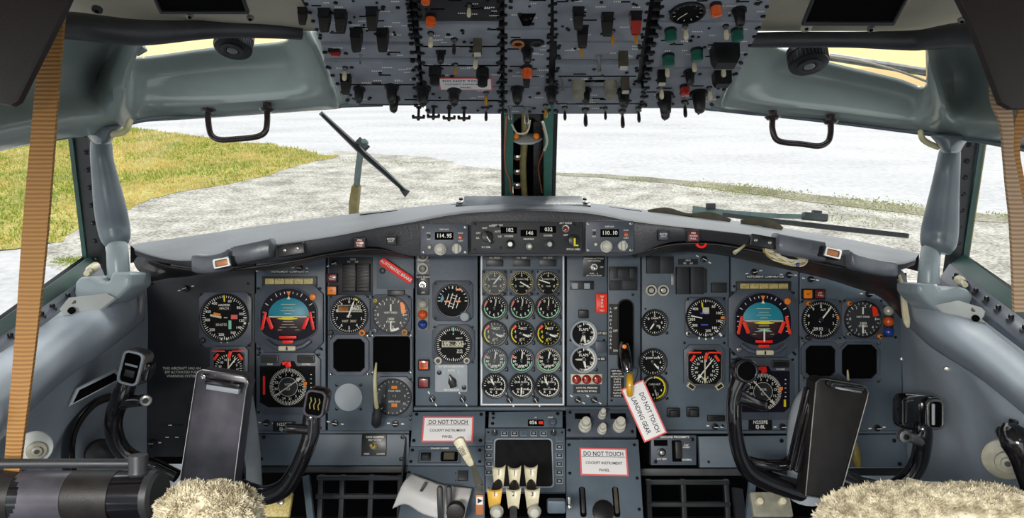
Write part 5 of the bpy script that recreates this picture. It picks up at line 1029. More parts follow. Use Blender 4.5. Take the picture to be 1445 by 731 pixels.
# throttles
PD = Plane(722, 700, 1.10, (0, .35, .94))
def lever_head(px, py, m, num, F_d, s_=1.0, h=30, w_=22, txtm='ink'):
    F = cf(px, py, F_d, tilt=-18); b = MB(F)
    # saddle: flared ears at both ends of a waisted roller
    n = 22; L = []
    for i in range(n + 1):
        x = -w_ / 2 + w_ * i / n; f = abs(x) / (w_ / 2); hy = h / 2 * (.72 + .28 * f ** 2.2); hz = 8 * (.62 + .38 * f ** 2.5)
        L.append([(x * (.84 + .18 * sg), hy * .98 * sg, zz) for sg, zz in ((-.7, -hz), (.8, -hz), (1, -hz * .6), (1, hz * .5), (.8, hz), (.2, hz * 1.08), (-.5, hz * .8), (-.9, hz * .3), (-1, -hz * .5))])
    b.rings(L, m); b.text(num, 0, h * .18, 9, txtm, z=8 * .72)
    return b, F
for i, (px, py, qx, qy) in enumerate(((704, 673, 698, 703), (726, 674, 724.5, 703), (749, 673, 751, 703))):
    t = thing('thrust_lever', ('yellow-headed thrust lever numbered 1', 'middle thrust lever numbered 2', 'right thrust lever numbered 3')[i] + ' on the pedestal', 'lever', cf(qx, qy, 1.06))
    b, F = lever_head(qx, qy, 'thr_yellow' if i == 0 else 'cream', str(i + 1), 1.06, h=30, w_=22); b.build('lever_head', t)
    b, F = lever_head(px, py - 1, 'cream', '|', 1.10, h=32, w_=19); b.build('reverser_head', t)
    b = MB(); b.tube([P(px, py + 6, 1.10), P((px + qx) / 2, (py + qy) / 2, 1.09), P(qx, qy, 1.07)], u(7, 1.1), 'pad_brown', 10); b.build('reverser_arm', t)
    b = MB(); b.sweep([P(qx, qy + 8, 1.075), P(qx, qy + 40, 1.10), P(qx, qy + 80, 1.14)], [(-5, -2), (5, -2), (5, 2), (-5, 2)], u(1, 1.1), 'steel'); b.build('shaft', t)
    if i != 1:
        b = MB(cf(qx + 3, 722, 1.03)); b.lathe([(.1, -9), (6, -8), (9, -4), (10, 0), (9, 4), (6, 8), (.1, 9)], 'lampclear', 20); b.build('clear_button', t)
t = thing('speed_brake_lever', 'long metal speed brake lever with cream handle leaning left of display', 'lever', cf(665, 660, 1.13))
F = cf(656, 638, 1.14, rot=28); b = MB(F); b.prism([(-8, 19), (-4, 22), (4, 22), (8, 19), (5, -18), (3, -21), (-3, -21), (-5, -18)][::-1], -4, 4, 'cream', 2); b.text('SPEED', 0, 4, 5, 'ink', rot=90, z=4.2) ; b.text('BRAKE', 4.4, 4, 5, 'ink', rot=90, z=4.2) if False else b.text('BRAKE', -4, 4, 4.5, 'ink', rot=90, z=4.2); b.build('handle', t)
b = MB(); b.sweep([P(668, 655, 1.14), P(676, 685, 1.12)], [(-3.5, -1.5), (3.5, -1.5), (3.5, 1.5), (-3.5, 1.5)], [u(1, 1.1), u(1.7, 1.1)], 'chrome'); b.sweep([P(676, 685, 1.12), P(677, 700, 1.11)], [(-5, -2), (5, -2), (5, 2), (-5, 2)], u(1, 1.1), 'steel'); b.build('shaft', t)
b = MB(cf(677, 712, 1.105)); b.box(0, 0, 11, 28, -2, 2, 'copper_lever', .5); b.box(0, 6, 9, 11, 2, 2.2, 'sign'); b.prism([(-3, 2), (-3, 10), (4, 6)][::-1], 2.2, 2.4, 'ink'); b.build('pointer_plate', t)
# grey curled cover
def cv(px, py, lift): p = PED.cam(px, py) + PED.n * lift; return CM @ p
t = thing('curled_cover', 'pale grey curled plastic cover with slots at pedestal left foot', 'cover', PED.frame(612, 700))
A_ = [(583, 672), (600, 680), (625, 687), (645, 691), (667, 692)]
Bm = [(572, 690), (592, 704), (618, 714), (640, 716), (663, 712)]
C_ = [(556, 722), (575, 716), (600, 730), (640, 740), (655, 740)]
grid = [[cv(*a, .016 + .006 * (i % 2)), cv(*m_, .034), cv(*c, .02)] for i, (a, m_, c) in enumerate(zip(A_, Bm, C_))]
rows_ = grid
G_ = [crs(c, [1] * 3, 5)[0] for c in grid]; rw = [crs(r_, [1] * len(r_), 6)[0] for r_ in zip(*G_)]
b = MB(); b.rings(rw, 'paper', closed=False, caps=False); o = b.build('sheet', t, sharp=60); md = o.modifiers.new('s', 'SOLIDIFY'); md.thickness = .003
for px in (621, 634): b = MB(cf(px, 712, 1.155, rot=2)); b.prism(rrect(8, 50, 4, 5), -6, 1.5, 'darkgrey', .5); b.build('slot', t)
b = MB(cf(597, 688, 1.19, rot=-28)); b.prism(rrect(4, 17, 2, 5), -2, 1.6, 'darkgrey', .3); b.build('slot', t)
b = MB(cf(643, 722, 1.13)); b.cyl(0, 0, 13, -8, 6, 'pad_brown', 28, 2); tag(b.build('trim_wheel_cap'), 'dark round cap beside the slots of the curled cover', 'cap')
t = thing('start_lever', 'grey lever block with steel pin right of thrust levers', 'lever', cf(790, 712, 1.08))
b = MB(cf(785, 714, 1.08)); b.box(0, 0, 26, 18, -6, 6, 'panel', 2, 3); b.build('block', t)
b = MB(cf(803, 712, 1.08)); b.cyl(0, 0, 3, -5, 12, 'chrome', 14, 1); b.box(0, 6, 4, 12, 0, 5, 'steel', 1); b.build('pin', t)
# ================================================================== overhead panel
OH = Plane(722, 155, 1.05, (0, -.9722, .2341))
def oplate(label, x0, y0, x1, y1, xb0=None, xb1=None, m='overhead', lift=0, holes=(), z0=-14, name='overhead_module', screws=True, seams=()):
    """image rect: (x0,y0)-(x1,y0) upper edge, (xb0,y1)-(xb1,y1) lower edge"""
    xb0 = x0 if xb0 is None else xb0; xb1 = x1 if xb1 is None else xb1
    F = OH.frame((x0 + x1) / 2, (y0 + y1) / 2); L = [OH.local(F, *p) for p in ((x0, y0), (x1, y0), (xb1, y1), (xb0, y1))]
    A = sum(L[i][0] * L[(i + 1) % 4][1] - L[(i + 1) % 4][0] * L[i][1] for i in range(4))
    if A < 0: L = L[::-1]
    t = thing(name, label, 'control panel', F); b = MB(F); b.prism(L, z0, lift, m, .8)
    def S_(px, py, r_=2.6): x, y = OH.local(F, px, py); b.cyl(x, y, r_, lift, lift + 2.2, 'black', 10, .6)
    if screws:
        for fx in (.03, .97):
            for fy in ((.12, .88) if y1 - y0 > 22 else (.5,)):
                S_((x0 + (xb0 - x0) * fy) * (1 - fx) + (x1 + (xb1 - x1) * fy) * fx, y0 + (y1 - y0) * fy)
    if screws:
        rnd = random.Random(int(x0 * 7 + y0)); hh = y1 - y0
        for k in range(int((x1 - x0) * hh / 260)):
            fx = rnd.uniform(.08, .92); fy = rnd.uniform(.1, .9); px = (x0 + (xb0 - x0) * fy) * (1 - fx) + (x1 + (xb1 - x1) * fy) * fx; py = y0 + hh * fy
            x, y = OH.local(F, px, py); q = rnd.random()
            if q < .45: b.cyl(x, y, rnd.choice((2, 2.6, 3.2)), lift, lift + 1.6, 'black', 10, .5)
            elif q < .6: b.box(x, y, rnd.uniform(12, 22), 3, lift, lift + .3, 'void')
            else:
                for j in range(rnd.choice((3, 4, 5))): b.box(x + j * 3, y, 1.8, 2.4, lift, lift + .15, 'mark')
        for k in range(int(hh / 11)):
            fy = (k + .5) / max(1, int(hh / 11))
            for fx in (.015, .985): px = (x0 + (xb0 - x0) * fy) * (1 - fx) + (x1 + (xb1 - x1) * fy) * fx; x, y = OH.local(F, px, y0 + hh * fy); b.cyl(x, y, 3, lift, lift + 2.4, 'black', 8, .6)
    for s_ in seams:
        (a, c), (e_, g) = OH.local(F, s_[0], s_[1]), OH.local(F, s_[2], s_[3]); b.box((a + e_) / 2, (c + g) / 2, max(1.4, abs(a - e_)), max(3.2, abs(c - g)), lift, lift + .3, 'void')
    b.build('face_plate', t); return t
CT = {}
def ctl(parent, kind, px, py, s_=1.0, m=None, rot=0):
    F = OH.frame(px, py); F = F @ Matrix.Scale(s_, 4); b = MB(F); nm = 'toggle_switch'
    if kind in 'wad':
        tm = {'w': 'cream', 'a': 'amber', 'd': 'handle'}[kind]
        b.cyl(0, 0, 4.2, 0, 1.5, 'black', 12, .4); b.cyl(0, 0, 2.8, 1.5, 4, 'steel', 10, .4); b.cyl(0, 0, 1.3, 4, 8, 'steel', 8, 0, 1.7); k = 1 if kind == 'w' else .72
        b.lathe([(2.2 * k, 7), (2.9 * k, 10), (3.3 * k, 15), (3.1 * k, 18), (2 * k, 20), (.1, 20.6)], tm, 14)
    elif kind == 'g':   # flip guard
        nm = 'switch_guard'; b.box(0, 0, 15, 10, 0, 3, 'black', .6); b.rings([[(x * 6.5, y * 5 + q, z) for x, y in ((-1, -1), (1, -1), (1, 1), (-1, 1))] for z, q in ((3, 0), (12, 0))], 'black'); b.rings([[(x * w_, y * h_ + q, z) for x, y in ((-1, -1), (1, -1), (1, 1), (-1, 1))] for z, w_, h_, q in ((3, 7, 6, -2), (12, 6.6, 5, -3), (26, 5, 3, -4), (27, 4.4, 2.4, -4))], m or 'pad_brown')
    elif kind == 'k':
        nm = 'knob'; c = m or 'black'; b.cyl(0, 0, 9, 0, 3, c, 20, .8); b.lathe([(8.2, 3), (7.6, 10), (6.4, 19), (4.5, 21), (.1, 21.5)], c, 8, sx=.85); b.box(0, -5, 1.4, 3, 4, 21, 'darkgrey')
    elif kind == 'G':
        nm = 'green_knob'; b.cyl(0, 0, 8, 0, 4, 'black', 18, .6); b.cyl(0, 0, 7.6, 4, 15, m or 'green', 14, 1.2)
    elif kind == 'o':
        nm = 'push_light'; b.cyl(0, 0, 7, 0, 5, 'black', 16, .5); b.cyl(0, 0, 6.8, 5, 15, m or 'lamporange', 18, 2)
    elif kind == 'r':
        nm = 'rotary_knob'; b.cyl(0, 0, 8, 0, 12, m or 'greyknob', 20, 1); b.cyl(0, 0, 6.2, 12, 22, m or 'greyknob', 20, 1.4)
    elif kind == 'b':
        nm = 'switch_cover'; b.rings([[(x * w_, y * h_, z) for x, y in ((-1, -1), (1, -1), (1, 1), (-1, 1))] for z, w_, h_ in ((0, 12, 8), (14, 11.5, 7.5), (20, 9, 6))], m or 'black')
    elif kind == 'B':
        nm = 'switch_cover'; b.box(0, 0, 12, 9, 0, 22, m or 'olive', 1.2); b.box(0, 0, 10, 7, 22, 25, 'whiteknob', .8)
    elif kind == 'T':
        nm = 'winged_toggle'; b.cyl(0, 0, 4, 0, 1.6, 'black', 12, .4); b.cyl(0, 0, 2, 1.6, 16, 'handle', 10); b.prism([(-9, 2), (-9, -2), (9, -2), (9, 2)][::-1], 15, 17.5, 'handle', .5); b.cyl(-7.5, 0, 2, 12.5, 16, 'handle', 8, .5); b.cyl(7.5, 0, 2, 12.5, 16, 'handle', 8, .5); b.lathe([(3, 17), (2, 20), (.1, 21)], 'handle', 10)
    elif kind == 'm':
        nm = 'toggle_switch'; b.cyl(0, 0, 4, 0, 1.6, 'steel', 12, .4); b.lathe([(2.2, 1.6), (1.6, 8), (2.4, 18), (1.6, 21), (.1, 21.4)], 'chrome', 12)
    elif kind == 'R':
        nm = 'red_guard'; b.box(0, 0, 18, 8, 0, 6, 'black', .8); b.box(2, 0, 14, 6, 6, 11, 'lampred', 1.2)
    return b.build(nm, parent)
def placard(px, py, w_, h_, lines):
    F = OH.frame(px, py, 0, 1.5); x0, y0 = OH.local(F, px - w_ / 2, py - h_ / 2); x1, y1 = OH.local(F, px + w_ / 2, py + h_ / 2); H = abs(y0 - y1); W_ = abs(x1 - x0)
    b = MB(F); b.box(0, 0, W_, H, 0, .7, 'signred'); b.box(0, 0, W_ - 4, H - 4, .7, .8, 'sign')
    for i, s_ in enumerate(lines): b.text(s_, 0, H * .27 - i * H * .27, (8, 5.5, 5.5)[i], 'ink', z=1)
    return tag(b.build('paper_sign'), 'paper sign DO NOT TOUCH stuck on the overhead panel', 'sign')
# back tray, then the modules
o1 = oplate('black tray and edges of the overhead panel behind all its modules', 405, -25, 1098, 156, 507, 992, 'black', lift=-9, z0=-60, name='overhead_panel_tray', screws=False)
A1 = oplate('top left overhead module with four tall black switch guards', 418, -25, 573, 59, 452, 584)
A2 = oplate('thin overhead strip with small red guard on the left', 453, 64, 585, 82, 459, 589, screws=True)
A3 = oplate('lower left overhead module with white toggle and black pointer knobs', 457, 88, 590, 147, 492, 594, seams=((480, 119, 586, 120),))
B1 = oplate('overhead module second from left with orange light at the top edge', 588, -25, 706, 30, 590, 706, 'darkgrey')
B2 = oplate('overhead module with two white toggles above the paper sign', 590, 35, 706, 80, 594, 706, seams=((594, 65, 704, 66),))
B3 = oplate('overhead module with two round black knobs and small amber toggle', 594, 83, 706, 121, 597, 706, seams=((597, 92, 704, 93),))
B4 = oplate('bottom overhead module left of centre with row of winged toggles', 598, 124, 706, 161, 602, 708, seams=((604, 141, 704, 142),))
C1 = oplate('overhead centre module with the large dark triangle mark', 712, -25, 777, 40, 712, 777)
C2 = oplate('overhead centre module with stacked black and orange switches', 712, 43, 776, 121, 712, 774)
C3 = oplate('bottom centre overhead module above the window post', 712, 124, 776, 161, 712, 776)
D1 = oplate('overhead module right of centre with black guards and amber toggles', 781, -25, 921, 58, 782, 908)
D2 = oplate('narrow overhead module with one grey block switch right of centre', 786, 61, 906, 84, 786, 903)
D3 = oplate('overhead module with two tall khaki rotary knobs', 784, 92, 902, 122, 782, 898, seams=((788, 107, 898, 108), (826, 113, 856, 116)))
D4 = oplate('bottom overhead module right of centre with dark tipped toggles', 782, 125, 912, 161, 782, 903, seams=((785, 146, 912, 147),))
E1 = oplate('top right overhead module with the oval dial', 936, -25, 1095, 29, 930, 1078)
E2 = oplate('overhead module on right with green knobs', 929, 32, 1076, 95, 912, 1045)
E3 = oplate('lower right overhead module with red light and large pointer knobs', 911, 98, 1045, 153, 905, 1002)
# dark gaps carry rows of black fastener heads
for col, lab in (((576, 588), 'left'), ((707, 711), 'middle'), ((922, 930), 'right')):
    F = OH.frame(col[0], 70); b = MB(F)
    for k in range(13):
        py = -2 + k * 12.5
        for px in ((col[0] + k * .9, col[0] + 9 + k * .9) if lab == 'left' else (col[0],) if lab == 'middle' else (col[0] + 4 - k * 1.8, col[0] + 10 - k * 1.8)):
            x, y = OH.local(F, px, py); b.cyl(x, y, 3.4, -6, 3, 'black', 8, .8)
    b.build('fastener_row_' + lab if False else 'fastener_row', o1)
for p, L in ((A1, 'g 427 12 .85;g 458 14 1.15;g 481 16 1.15;g 525 12 1.15;g 503 42 1.15;g 540 42 1.15'), (A2, 'R 472 70 .9;m 509 77 .7'), (A3, 'w 487 95 1;g 488 106 1;k 507 125 1;k 553 122 1.15;k 556 138 1'),
             (B1, 'o 601 -8 1;w 662 6 1;o 608 22 1.1'), (B2, 'w 608 46 1.15;d 641 55 1.2;B 674 56 1;w 671 78 1.05'), (B3, 'k 622 74 .8;a 643 90 .85;r 614 96 1.15 black;r 681 98 1.15 black'), (B4, 'k 597 124 1.25;k 641 126 1.15;T 591 151 1;T 612 150 1;T 634 152 1;T 655 152 1;a 686 130 1;d 686 152 1'),
             (C2, 'k 744 70 1;o 744 94 1.1;g 743 102 .8'), (C3, 'k 730 125 1.1;k 778 125 1.1;m 743 152 1.2;a 770 148 1;m 720 150 1'),
             (D1, 'g 816 12 1.1;g 857 20 1.15;g 897 18 1.15 lampred;a 864 43 1.1;a 897 42 1.1;g 822 38 1.1;a 820 62 1'), (D2, 'm 845 79 1.2;B 879 74 1.05'), (D3, 'm 794 110 1;r 816 116 1.2;r 861 116 1.2;B 882 111 .9'),
             (D4, 'k 826 127 1;k 880 128 1.2;d 797 151 1;d 826 154 1.3;d 854 152 .9;d 878 156 1.3;d 901 152 1.1'), (E1, 'o 1010 6 1.2;k 1043 14 1.2'),
             (E2, 'G 946 42 1.1;G 1040 42 1.1;G 943 78 1.1;G 983 70 1.1;G 1023 82 .9;w 967 36 1.1;w 1024 36 1.1;w 979 83 1;w 941 90 1;w 1020 90 1;b 1022 66 1.5'),
             (E3, 'B 933 100 .9 black;b 1018 103 1;w 933 121 1;k 973 101 1;o 966 121 1 lampred;w 1001 123 1;k 938 134 1.4;k 938 146 1.1;k 986 131 1.4;d 966 143 1.2')):
    for it in L.split(';'):
        q = it.split(); ctl(p, q[0], float(q[1]), float(q[2]), float(q[3]), q[4] if len(q) > 4 else None)
F = OH.frame(743, 27, 0, .3); b = MB(F); b.prism([(-13, 12), (13, 12), (4, -16), (-4, -16)] if False else [(-5, -16), (5, -16), (13, 14), (-13, 14)], 0, .6, 'void'); 
b.build('triangle_mark', C1)
F = OH.frame(744, 59, 0, .2); b = MB(F); b.box(0, 0, 48, 16, 0, 3, 'black', .8, 8); b.ring(-13, 0, 6, 9, 3, 5, 'copper_lever', 20); b.ring(13, 0, 5, 7.5, 3, 4, 'darkgrey', 20); b.build('socket_pair', C2)
F = OH.frame(970, 17, 0, 0); b = MB(F); b.ring(0, 0, 22, 25, 0, 4, 'black', 36); b.cyl(0, 0, 22, 0, 1, 'dial', 36)
for a in range(0, 360, 30): b.tick(0, 0, 17, 21, a, 1, 1.2, 'mark')
b.tick(0, 0, 0, 17, 215, 1.4, 1.6, 'mark'); b.build('dial', E1)
placard(657, 117, 78, 17, ['DO NOT TOUCH', 'COCKPIT INSTRUMENT', 'PANEL'])

# ================================================================== grab handles, vents, wipers, hoses
def handle(pts, label, d=1.06):
    t = thing('grab_handle', label, 'handle', cf(*pts[2][:2], d)); b = MB(); b.tube([P(x, y, d) for x, y in pts], u(4.2, d), 'handle', 14, smooth=5); b.build('bar', t)
    for x, y in (pts[0], pts[-1]): b = MB(cf(x, y - 1, d, tilt=0)); b.F = b.F @ Matrix.Rotation(R(90), 4, 'X'); b.cyl(0, 0, 11, -2, 2, 'handle', 16, 1, 8); b.cyl(0, 0, 6, -11, 1, 'handle', 14, 1); b.build('mount', t)
handle([(294, 158), (294, 172), (298, 190), (310, 197), (335, 196), (362, 193), (374, 186), (377, 172), (377, 157)], 'dark curved grab handle hanging from left windshield header')
handle([(1090, 168), (1090, 182), (1095, 196), (1107, 201), (1130, 203), (1155, 206), (1168, 200), (1172, 188), (1172, 174)], 'dark curved grab handle hanging from right windshield header')
for px, py, d, r_, lab, ribs in ((330, 60, .96, 25, 'black round air outlet under left ceiling beam', 1), (1140, 82, .96, 26, 'black ribbed air outlet under right ceiling beam', 1)):
    F = cf(px, py, d) @ Matrix.Rotation(R(70), 4, 'X'); t = thing('air_outlet', lab, 'air vent', F)
    b = MB(F); b.cyl(0, 0, r_, -4, 12, 'black', 36, 1.5)
    for k in range(36): a = 6.2832 * k / 36; b.box(r_ * math.cos(a), r_ * math.sin(a), 1.6, 1.6, -3, 10, 'darkgrey')
    b.cyl(0, 0, r_ * 1.05, -14, -4, 'black', 30); b.build('body', t); b = MB(F); b.ring(0, 0, r_ * .35, r_ * .6, 12, 14, 'darkgrey', 24); b.cyl(0, 0, r_ * .3, 12, 15, 'steel', 18, 1); b.build('nozzle', t)
b = MB(); b.tube([P(152, 189, .95), P(165, 189, .95), P(177, 184, .95), P(184, 170, .96)], u(4, 1), 'hose', 12, smooth=4); tag(b.build('drain_hose'), 'short cream hose bending above the left padded column', 'hose')
b = MB(); b.tube([P(1325, 208, .99), P(1312, 203, .99), P(1302, 196, .99), P(1299, 186, 1.0)], u(4, 1), 'hose', 12, smooth=4); tag(b.build('drain_hose'), 'short cream hose bending above the right padded column', 'hose')
b = MB(); b.tube([P(1165, 78, 1.0), P(1215, 86, .98), P(1270, 101, .95), P(1310, 116, .93)], u(1.6, 1), 'whitewire', 8, smooth=4); tag(b.build('eyebrow_cable'), 'thin pale cable along right eyebrow window', 'cable')
b = MB(); b.tube([P(1170, 80, 1.06), P(1310, 102, 1.02)], u(6, 1), 'steel', 12); tag(b.build('eyebrow_window_rod'), 'grey rod across the right eyebrow window', 'rod')
b = MB(cf(195, 68, .93, rot=30)); b.box(0, 0, 17, 14, -6, 6, 'wall_light', 2, 2); tag(b.build('window_latch'), 'small grey latch block at the left end of eyebrow window', 'latch')
# wipers outside the glass
t = thing('windshield_wiper', 'dark wiper parked diagonally across the left windshield', 'wiper', cf(515, 215, 1.6))
b = MB(); b.sweep([P(453, 160, 1.5), P(512, 216, 1.62), P(545, 245, 1.7), P(572, 270, 1.76)], [(-3.6, -3), (3.6, -3), (2, 4), (-2, 4)], [u(1, 1.3), u(1.4, 1.6), u(1.2, 1.6), u(.9, 1.6)], 'rubber'); b.sweep([P(565, 266, 1.75), P(574, 273, 1.76)], [(-2, -2), (2, -2), (2, 2), (-2, 2)], [u(1, 1.6), u(3, 1.6)], 'rubber'); b.build('blade', t)
b = MB(cf(512, 203, 1.6, rot=-45)); b.box(0, 0, 18, 9, -5, 5, 'wiper', 1.5); b.cyl(0, 4, 4, -6, 6, 'wiper_teal', 14, 1); b.build('pivot', t)
b = MB(); b.sweep([P(510, 208, 1.64), P(506, 235, 1.72), P(503, 265, 1.8)], [(-3.4, -3), (3.4, -3), (3.4, 3), (-3.4, 3)], u(1.1, 1.6), 'wiper_teal'); b.sweep([P(503, 262, 1.79), P(500, 285, 1.84), P(499, 310, 1.9), P(499, 350, 1.98)], [(-5, -4), (5, -4), (5, 4), (-5, 4)], [u(1.2, 1.6), u(1.4, 1.6), u(1.3, 1.6), u(1.3, 1.6)], 'gold'); b.build('arm', t)
t = thing('windshield_wiper', 'long dark wiper lying low along the bottom of the right windshield', 'wiper', cf(1130, 315, 1.6))
b = MB(); b.sweep([P(1020, 303, 1.72), P(1100, 313, 1.66), P(1190, 323, 1.56), P(1282, 333, 1.46)], [(-3, -3), (3, -3), (3, 3), (-3, 3)], [u(1, 1.5), u(1.2, 1.5), u(1.2, 1.5), u(1, 1.5)], 'rubber'); b.build('blade', t)
b = MB(); b.sweep([P(978, 296, 1.78), P(1030, 301, 1.74), P(1100, 305, 1.68), P(1150, 306, 1.62)], [(-3.2, -3), (3.2, -3), (3.2, 3), (-3.2, 3)], [u(1.7, 1.6), u(1.3, 1.6), u(1, 1.6), u(1, 1.6)], 'wiper_teal'); b.build('arm', t)
b = MB(); b.tube([P(985, 297, 1.78), P(985, 320, 1.86), P(985, 360, 1.92)], u(5, 1.7), 'rubber', 10); b.build('arm_root', t)
b = MB(cf(1150, 306, 1.6, rot=-6)); b.box(0, 0, 34, 11, -5, 5, 'wiper', 1.5, 2); b.box(2, 6, 12, 6, -4, 4, 'rubber', 1); b.build('pivot', t)
b = MB(cf(1003, 291, 1.75)); b.box(0, 0, 12, 8, -4, 4, 'rubber', 1); b.build('linkage_knob', t)
# padded columns beside the windshield
def column(sgn, pts, neck, base, label):
    t = thing('padded_column', label, 'window column', cf(base[0][0], base[0][1], 1.0))
    b = MB(); b.tube([P(*p[:2], p[2]) for p in pts], [u(p[3], p[2]) for p in pts], 'column', 24, smooth=6); b.build('padded_tube', t)
    b = MB(); b.tube([P(*p[:2], p[2]) for p in neck], [u(p[3], p[2]) for p in neck], 'wall_light', 20, smooth=3); b.build('neck', t)
    n = 20; prof = [(.95 * (abs(math.cos(q)) ** .5) * (1 if math.cos(q) > 0 else -1), .95 * (abs(math.sin(q)) ** .5) * (1 if math.sin(q) > 0 else -1)) for q in [6.2832 * i / n for i in range(n)]]
    b = MB(); fr = [[(x_, y_) for x_, y_ in ring_] for ring_ in ([base[1:]])]; q_ = cf(*base[0][:2], base[0][2]); b.F = q_; pl_ = [(x_ - base[0][0], base[0][1] - y_) for x_, y_ in base[1:]]
    b.rings([[(x_, y_, z_) for x_, y_ in inset(pl_, in_)] for z_, in_ in ((-60, 4), (-56, 0), (-6, 0), (-1.5, 1.5), (0, 5))], 'wall_light'); o = b.build('foot', t, sharp=75); md = o.modifiers.new('s', 'BEVEL'); md.width = .006; md.segments = 3; md.limit_method = 'ANGLE'; md.angle_limit = R(25)
column(1, [(143, 196, 1.03, 11), (143, 203, 1.03, 13.5), (144, 225, 1.03, 14.5), (149, 255, 1.04, 17), (155, 290, 1.05, 20), (160, 318, 1.06, 20.5), (163, 335, 1.06, 19), (165, 345, 1.06, 15)],
       [(165, 340, 1.06, 12.5), (166, 360, 1.05, 14), (168, 392, 1.05, 14.5)], [(145, 408, 1.0), (184, 386), (184, 404), (166, 421), (148, 431), (128, 430), (108, 425), (103, 415), (104, 399), (111, 391), (124, 390), (138, 399), (151, 399), (157, 386)][:1] + [(184, 386), (184, 404), (166, 421), (148, 431), (128, 430), (108, 425), (103, 415), (104, 399), (111, 391), (124, 390), (138, 398), (151, 398), (157, 384)], 'grey padded tube beside left windshield with boxy foot')
column(-1, [(1340, 207, 1.03, 11), (1340, 215, 1.03, 13.5), (1337, 240, 1.03, 15.5), (1333, 270, 1.04, 18), (1329, 300, 1.05, 21), (1326, 325, 1.06, 23), (1324, 345, 1.06, 22), (1322, 357, 1.06, 16)],
       [(1314, 352, 1.06, 12.5), (1311, 375, 1.05, 13), (1310, 400, 1.05, 14)], [(1335, 420, 1.0), (1296, 400), (1297, 414), (1308, 426), (1322, 438), (1342, 444), (1362, 441), (1374, 434), (1375, 418), (1368, 408), (1356, 405), (1340, 410), (1328, 410), (1321, 400)], 'grey padded tube beside right windshield with boxy foot')
for sg, cx0 in ((1, 143), (-1, 1342)):
    b = MB(); b.rings([[P(cx0 + q * w_, y, .975 + dz) for q, dz in ((-1, -.02), (0, -.045), (1, -.02), (1, .03), (0, .04), (-1, .03))] for y, w_ in ((205 if sg > 0 else 218, 13), (198 if sg > 0 else 209, 16), (184 if sg > 0 else 196, 26), (174 if sg > 0 else 188, 38))], 'column')
    o = b.build('column_collar', sharp=60); md = o.modifiers.new('s', 'SUBSURF'); md.levels = 2; md.render_levels = 2; tag(o, 'flared grey collar joining the %s padded column to the header' % ('left' if sg > 0 else 'right'), 'collar')
# bracket plates, cream capped sockets
for sg, poly, hole, lab in ((1, [(84, 436), (97, 420), (150, 414), (162, 420), (116, 457), (99, 462)], (101, 438), 'left'), (-1, [(1322, 430), (1352, 424), (1385, 434), (1396, 446), (1384, 470), (1374, 474)], (1377, 449), 'right')):
    d0 = lambda px: (.955 + (px - 100) / 60 * .04) if sg > 0 else (.955 + (1385 - px) / 60 * .04)
    top = [P(px, py, d0(px)) for px, py in poly]; nn = CM.to_3x3() @ Vector((0, -.6, -1)) * .004
    b = MB(); b.rings([[p + nn for p in top], top], 'bracket'); F = Matrix.Translation(P(*hole, d0(hole[0]) - .004)) @ CM.to_3x3().to_4x4() @ Matrix.Rotation(R(-35), 4, 'X') @ Matrix.Scale(.001, 4)
    b.F = F; b.cyl(0, 0, 5, -2, 1.2, 'void', 16); b.cyl(-3 * sg, 14, 4.4, -2, 2.5, 'steel', 12, 1)
    tag(b.build('mounting_plate'), 'pale metal plate with small hole below the %s column foot' % lab, 'bracket')
for px, py, r_, lab, p2_ in ((136, 375, -48, 'left', (122, 386)), (1349, 391, 42, 'right', (1362, 402))):
    t = thing('cream_plug', 'cream cylindrical plug in the corner of the %s side window' % lab, 'plug', cf(px, py, 1.07)); b = MB(); a = P(px, py, 1.10); c = P(*p2_, 1.03)
    b.tube([a, a.lerp(c, .1), a.lerp(c, .6), a.lerp(c, .65)], [u(5, 1), u(7, 1), u(7, 1), u(5, 1)], 'cream', 16); b.build('body', t); b = MB(); b.tube([a.lerp(c, .6), a.lerp(c, .8), c], [u(3, 1), u(4.6, 1), u(4, 1)], 'cream', 12); b.build('tip', t)
# drooping cloths at the glareshield ends
def strap_(name, pts, w_, m, label, cat, thick=2, d=None, parent=None):
    b = MB(); S = [w for w in w_]; P_ = [P(*p) for p in pts]; Q, W_ = crs(P_, [u(a, p[2]) for a, p in zip(S, pts)], 6)
    L = []
    for i, p in enumerate(Q):
        t_ = (Q[min(i + 1, len(Q) - 1)] - Q[max(i - 1, 0)]).normalized(); v_ = -fw; uu = t_.cross(v_).normalized(); k = W_[i]; e_ = u(thick, 1)
        L.append([p - uu * k - v_ * e_, p - uu * k + v_ * e_, p + v_ * e_ * 1.3, p + uu * k + v_ * e_, p + uu * k - v_ * e_, p - v_ * e_ * .8])
    b.rings(L, m); o = b.build(name, parent, sharp=60)
    return tag(o, label, cat) if not parent else o
t = thing('torn_trim', 'grey torn trim flap drooping from left end of glareshield', 'trim flap', cf(205, 372, 1.1))
strap_('flap', [(232, 378, 1.13), (218, 380, 1.12), (206, 386, 1.1), (202, 400, 1.1), (200, 420, 1.1), (199, 442, 1.1)], [6, 9, 8, 4, 2.5, 1], 'cloth', None, None, parent=t)
strap_('flap_root', [(192, 366, 1.11), (205, 374, 1.11), (222, 372, 1.12), (240, 374, 1.14)], [5, 12, 10, 4], 'cloth', None, None, parent=t)
t = thing('torn_trim', 'grey and cream torn trim flap drooping from right end of glareshield', 'trim flap', cf(1270, 380, 1.1))
strap_('flap', [(1225, 378, 1.13), (1255, 378, 1.12), (1270, 388, 1.1), (1276, 410, 1.1), (1278, 428, 1.1)], [3, 5, 6, 5, 3], 'cloth', None, None, parent=t)
strap_('cream_strip', [(1240, 376, 1.11), (1262, 380, 1.09), (1273, 400, 1.08), (1276, 430, 1.08), (1279, 452, 1.08), (1281, 462, 1.08)], [1, 1.5, 1.5, 3.5, 4, 1.5], 'cream', None, None, parent=t)
b = MB()
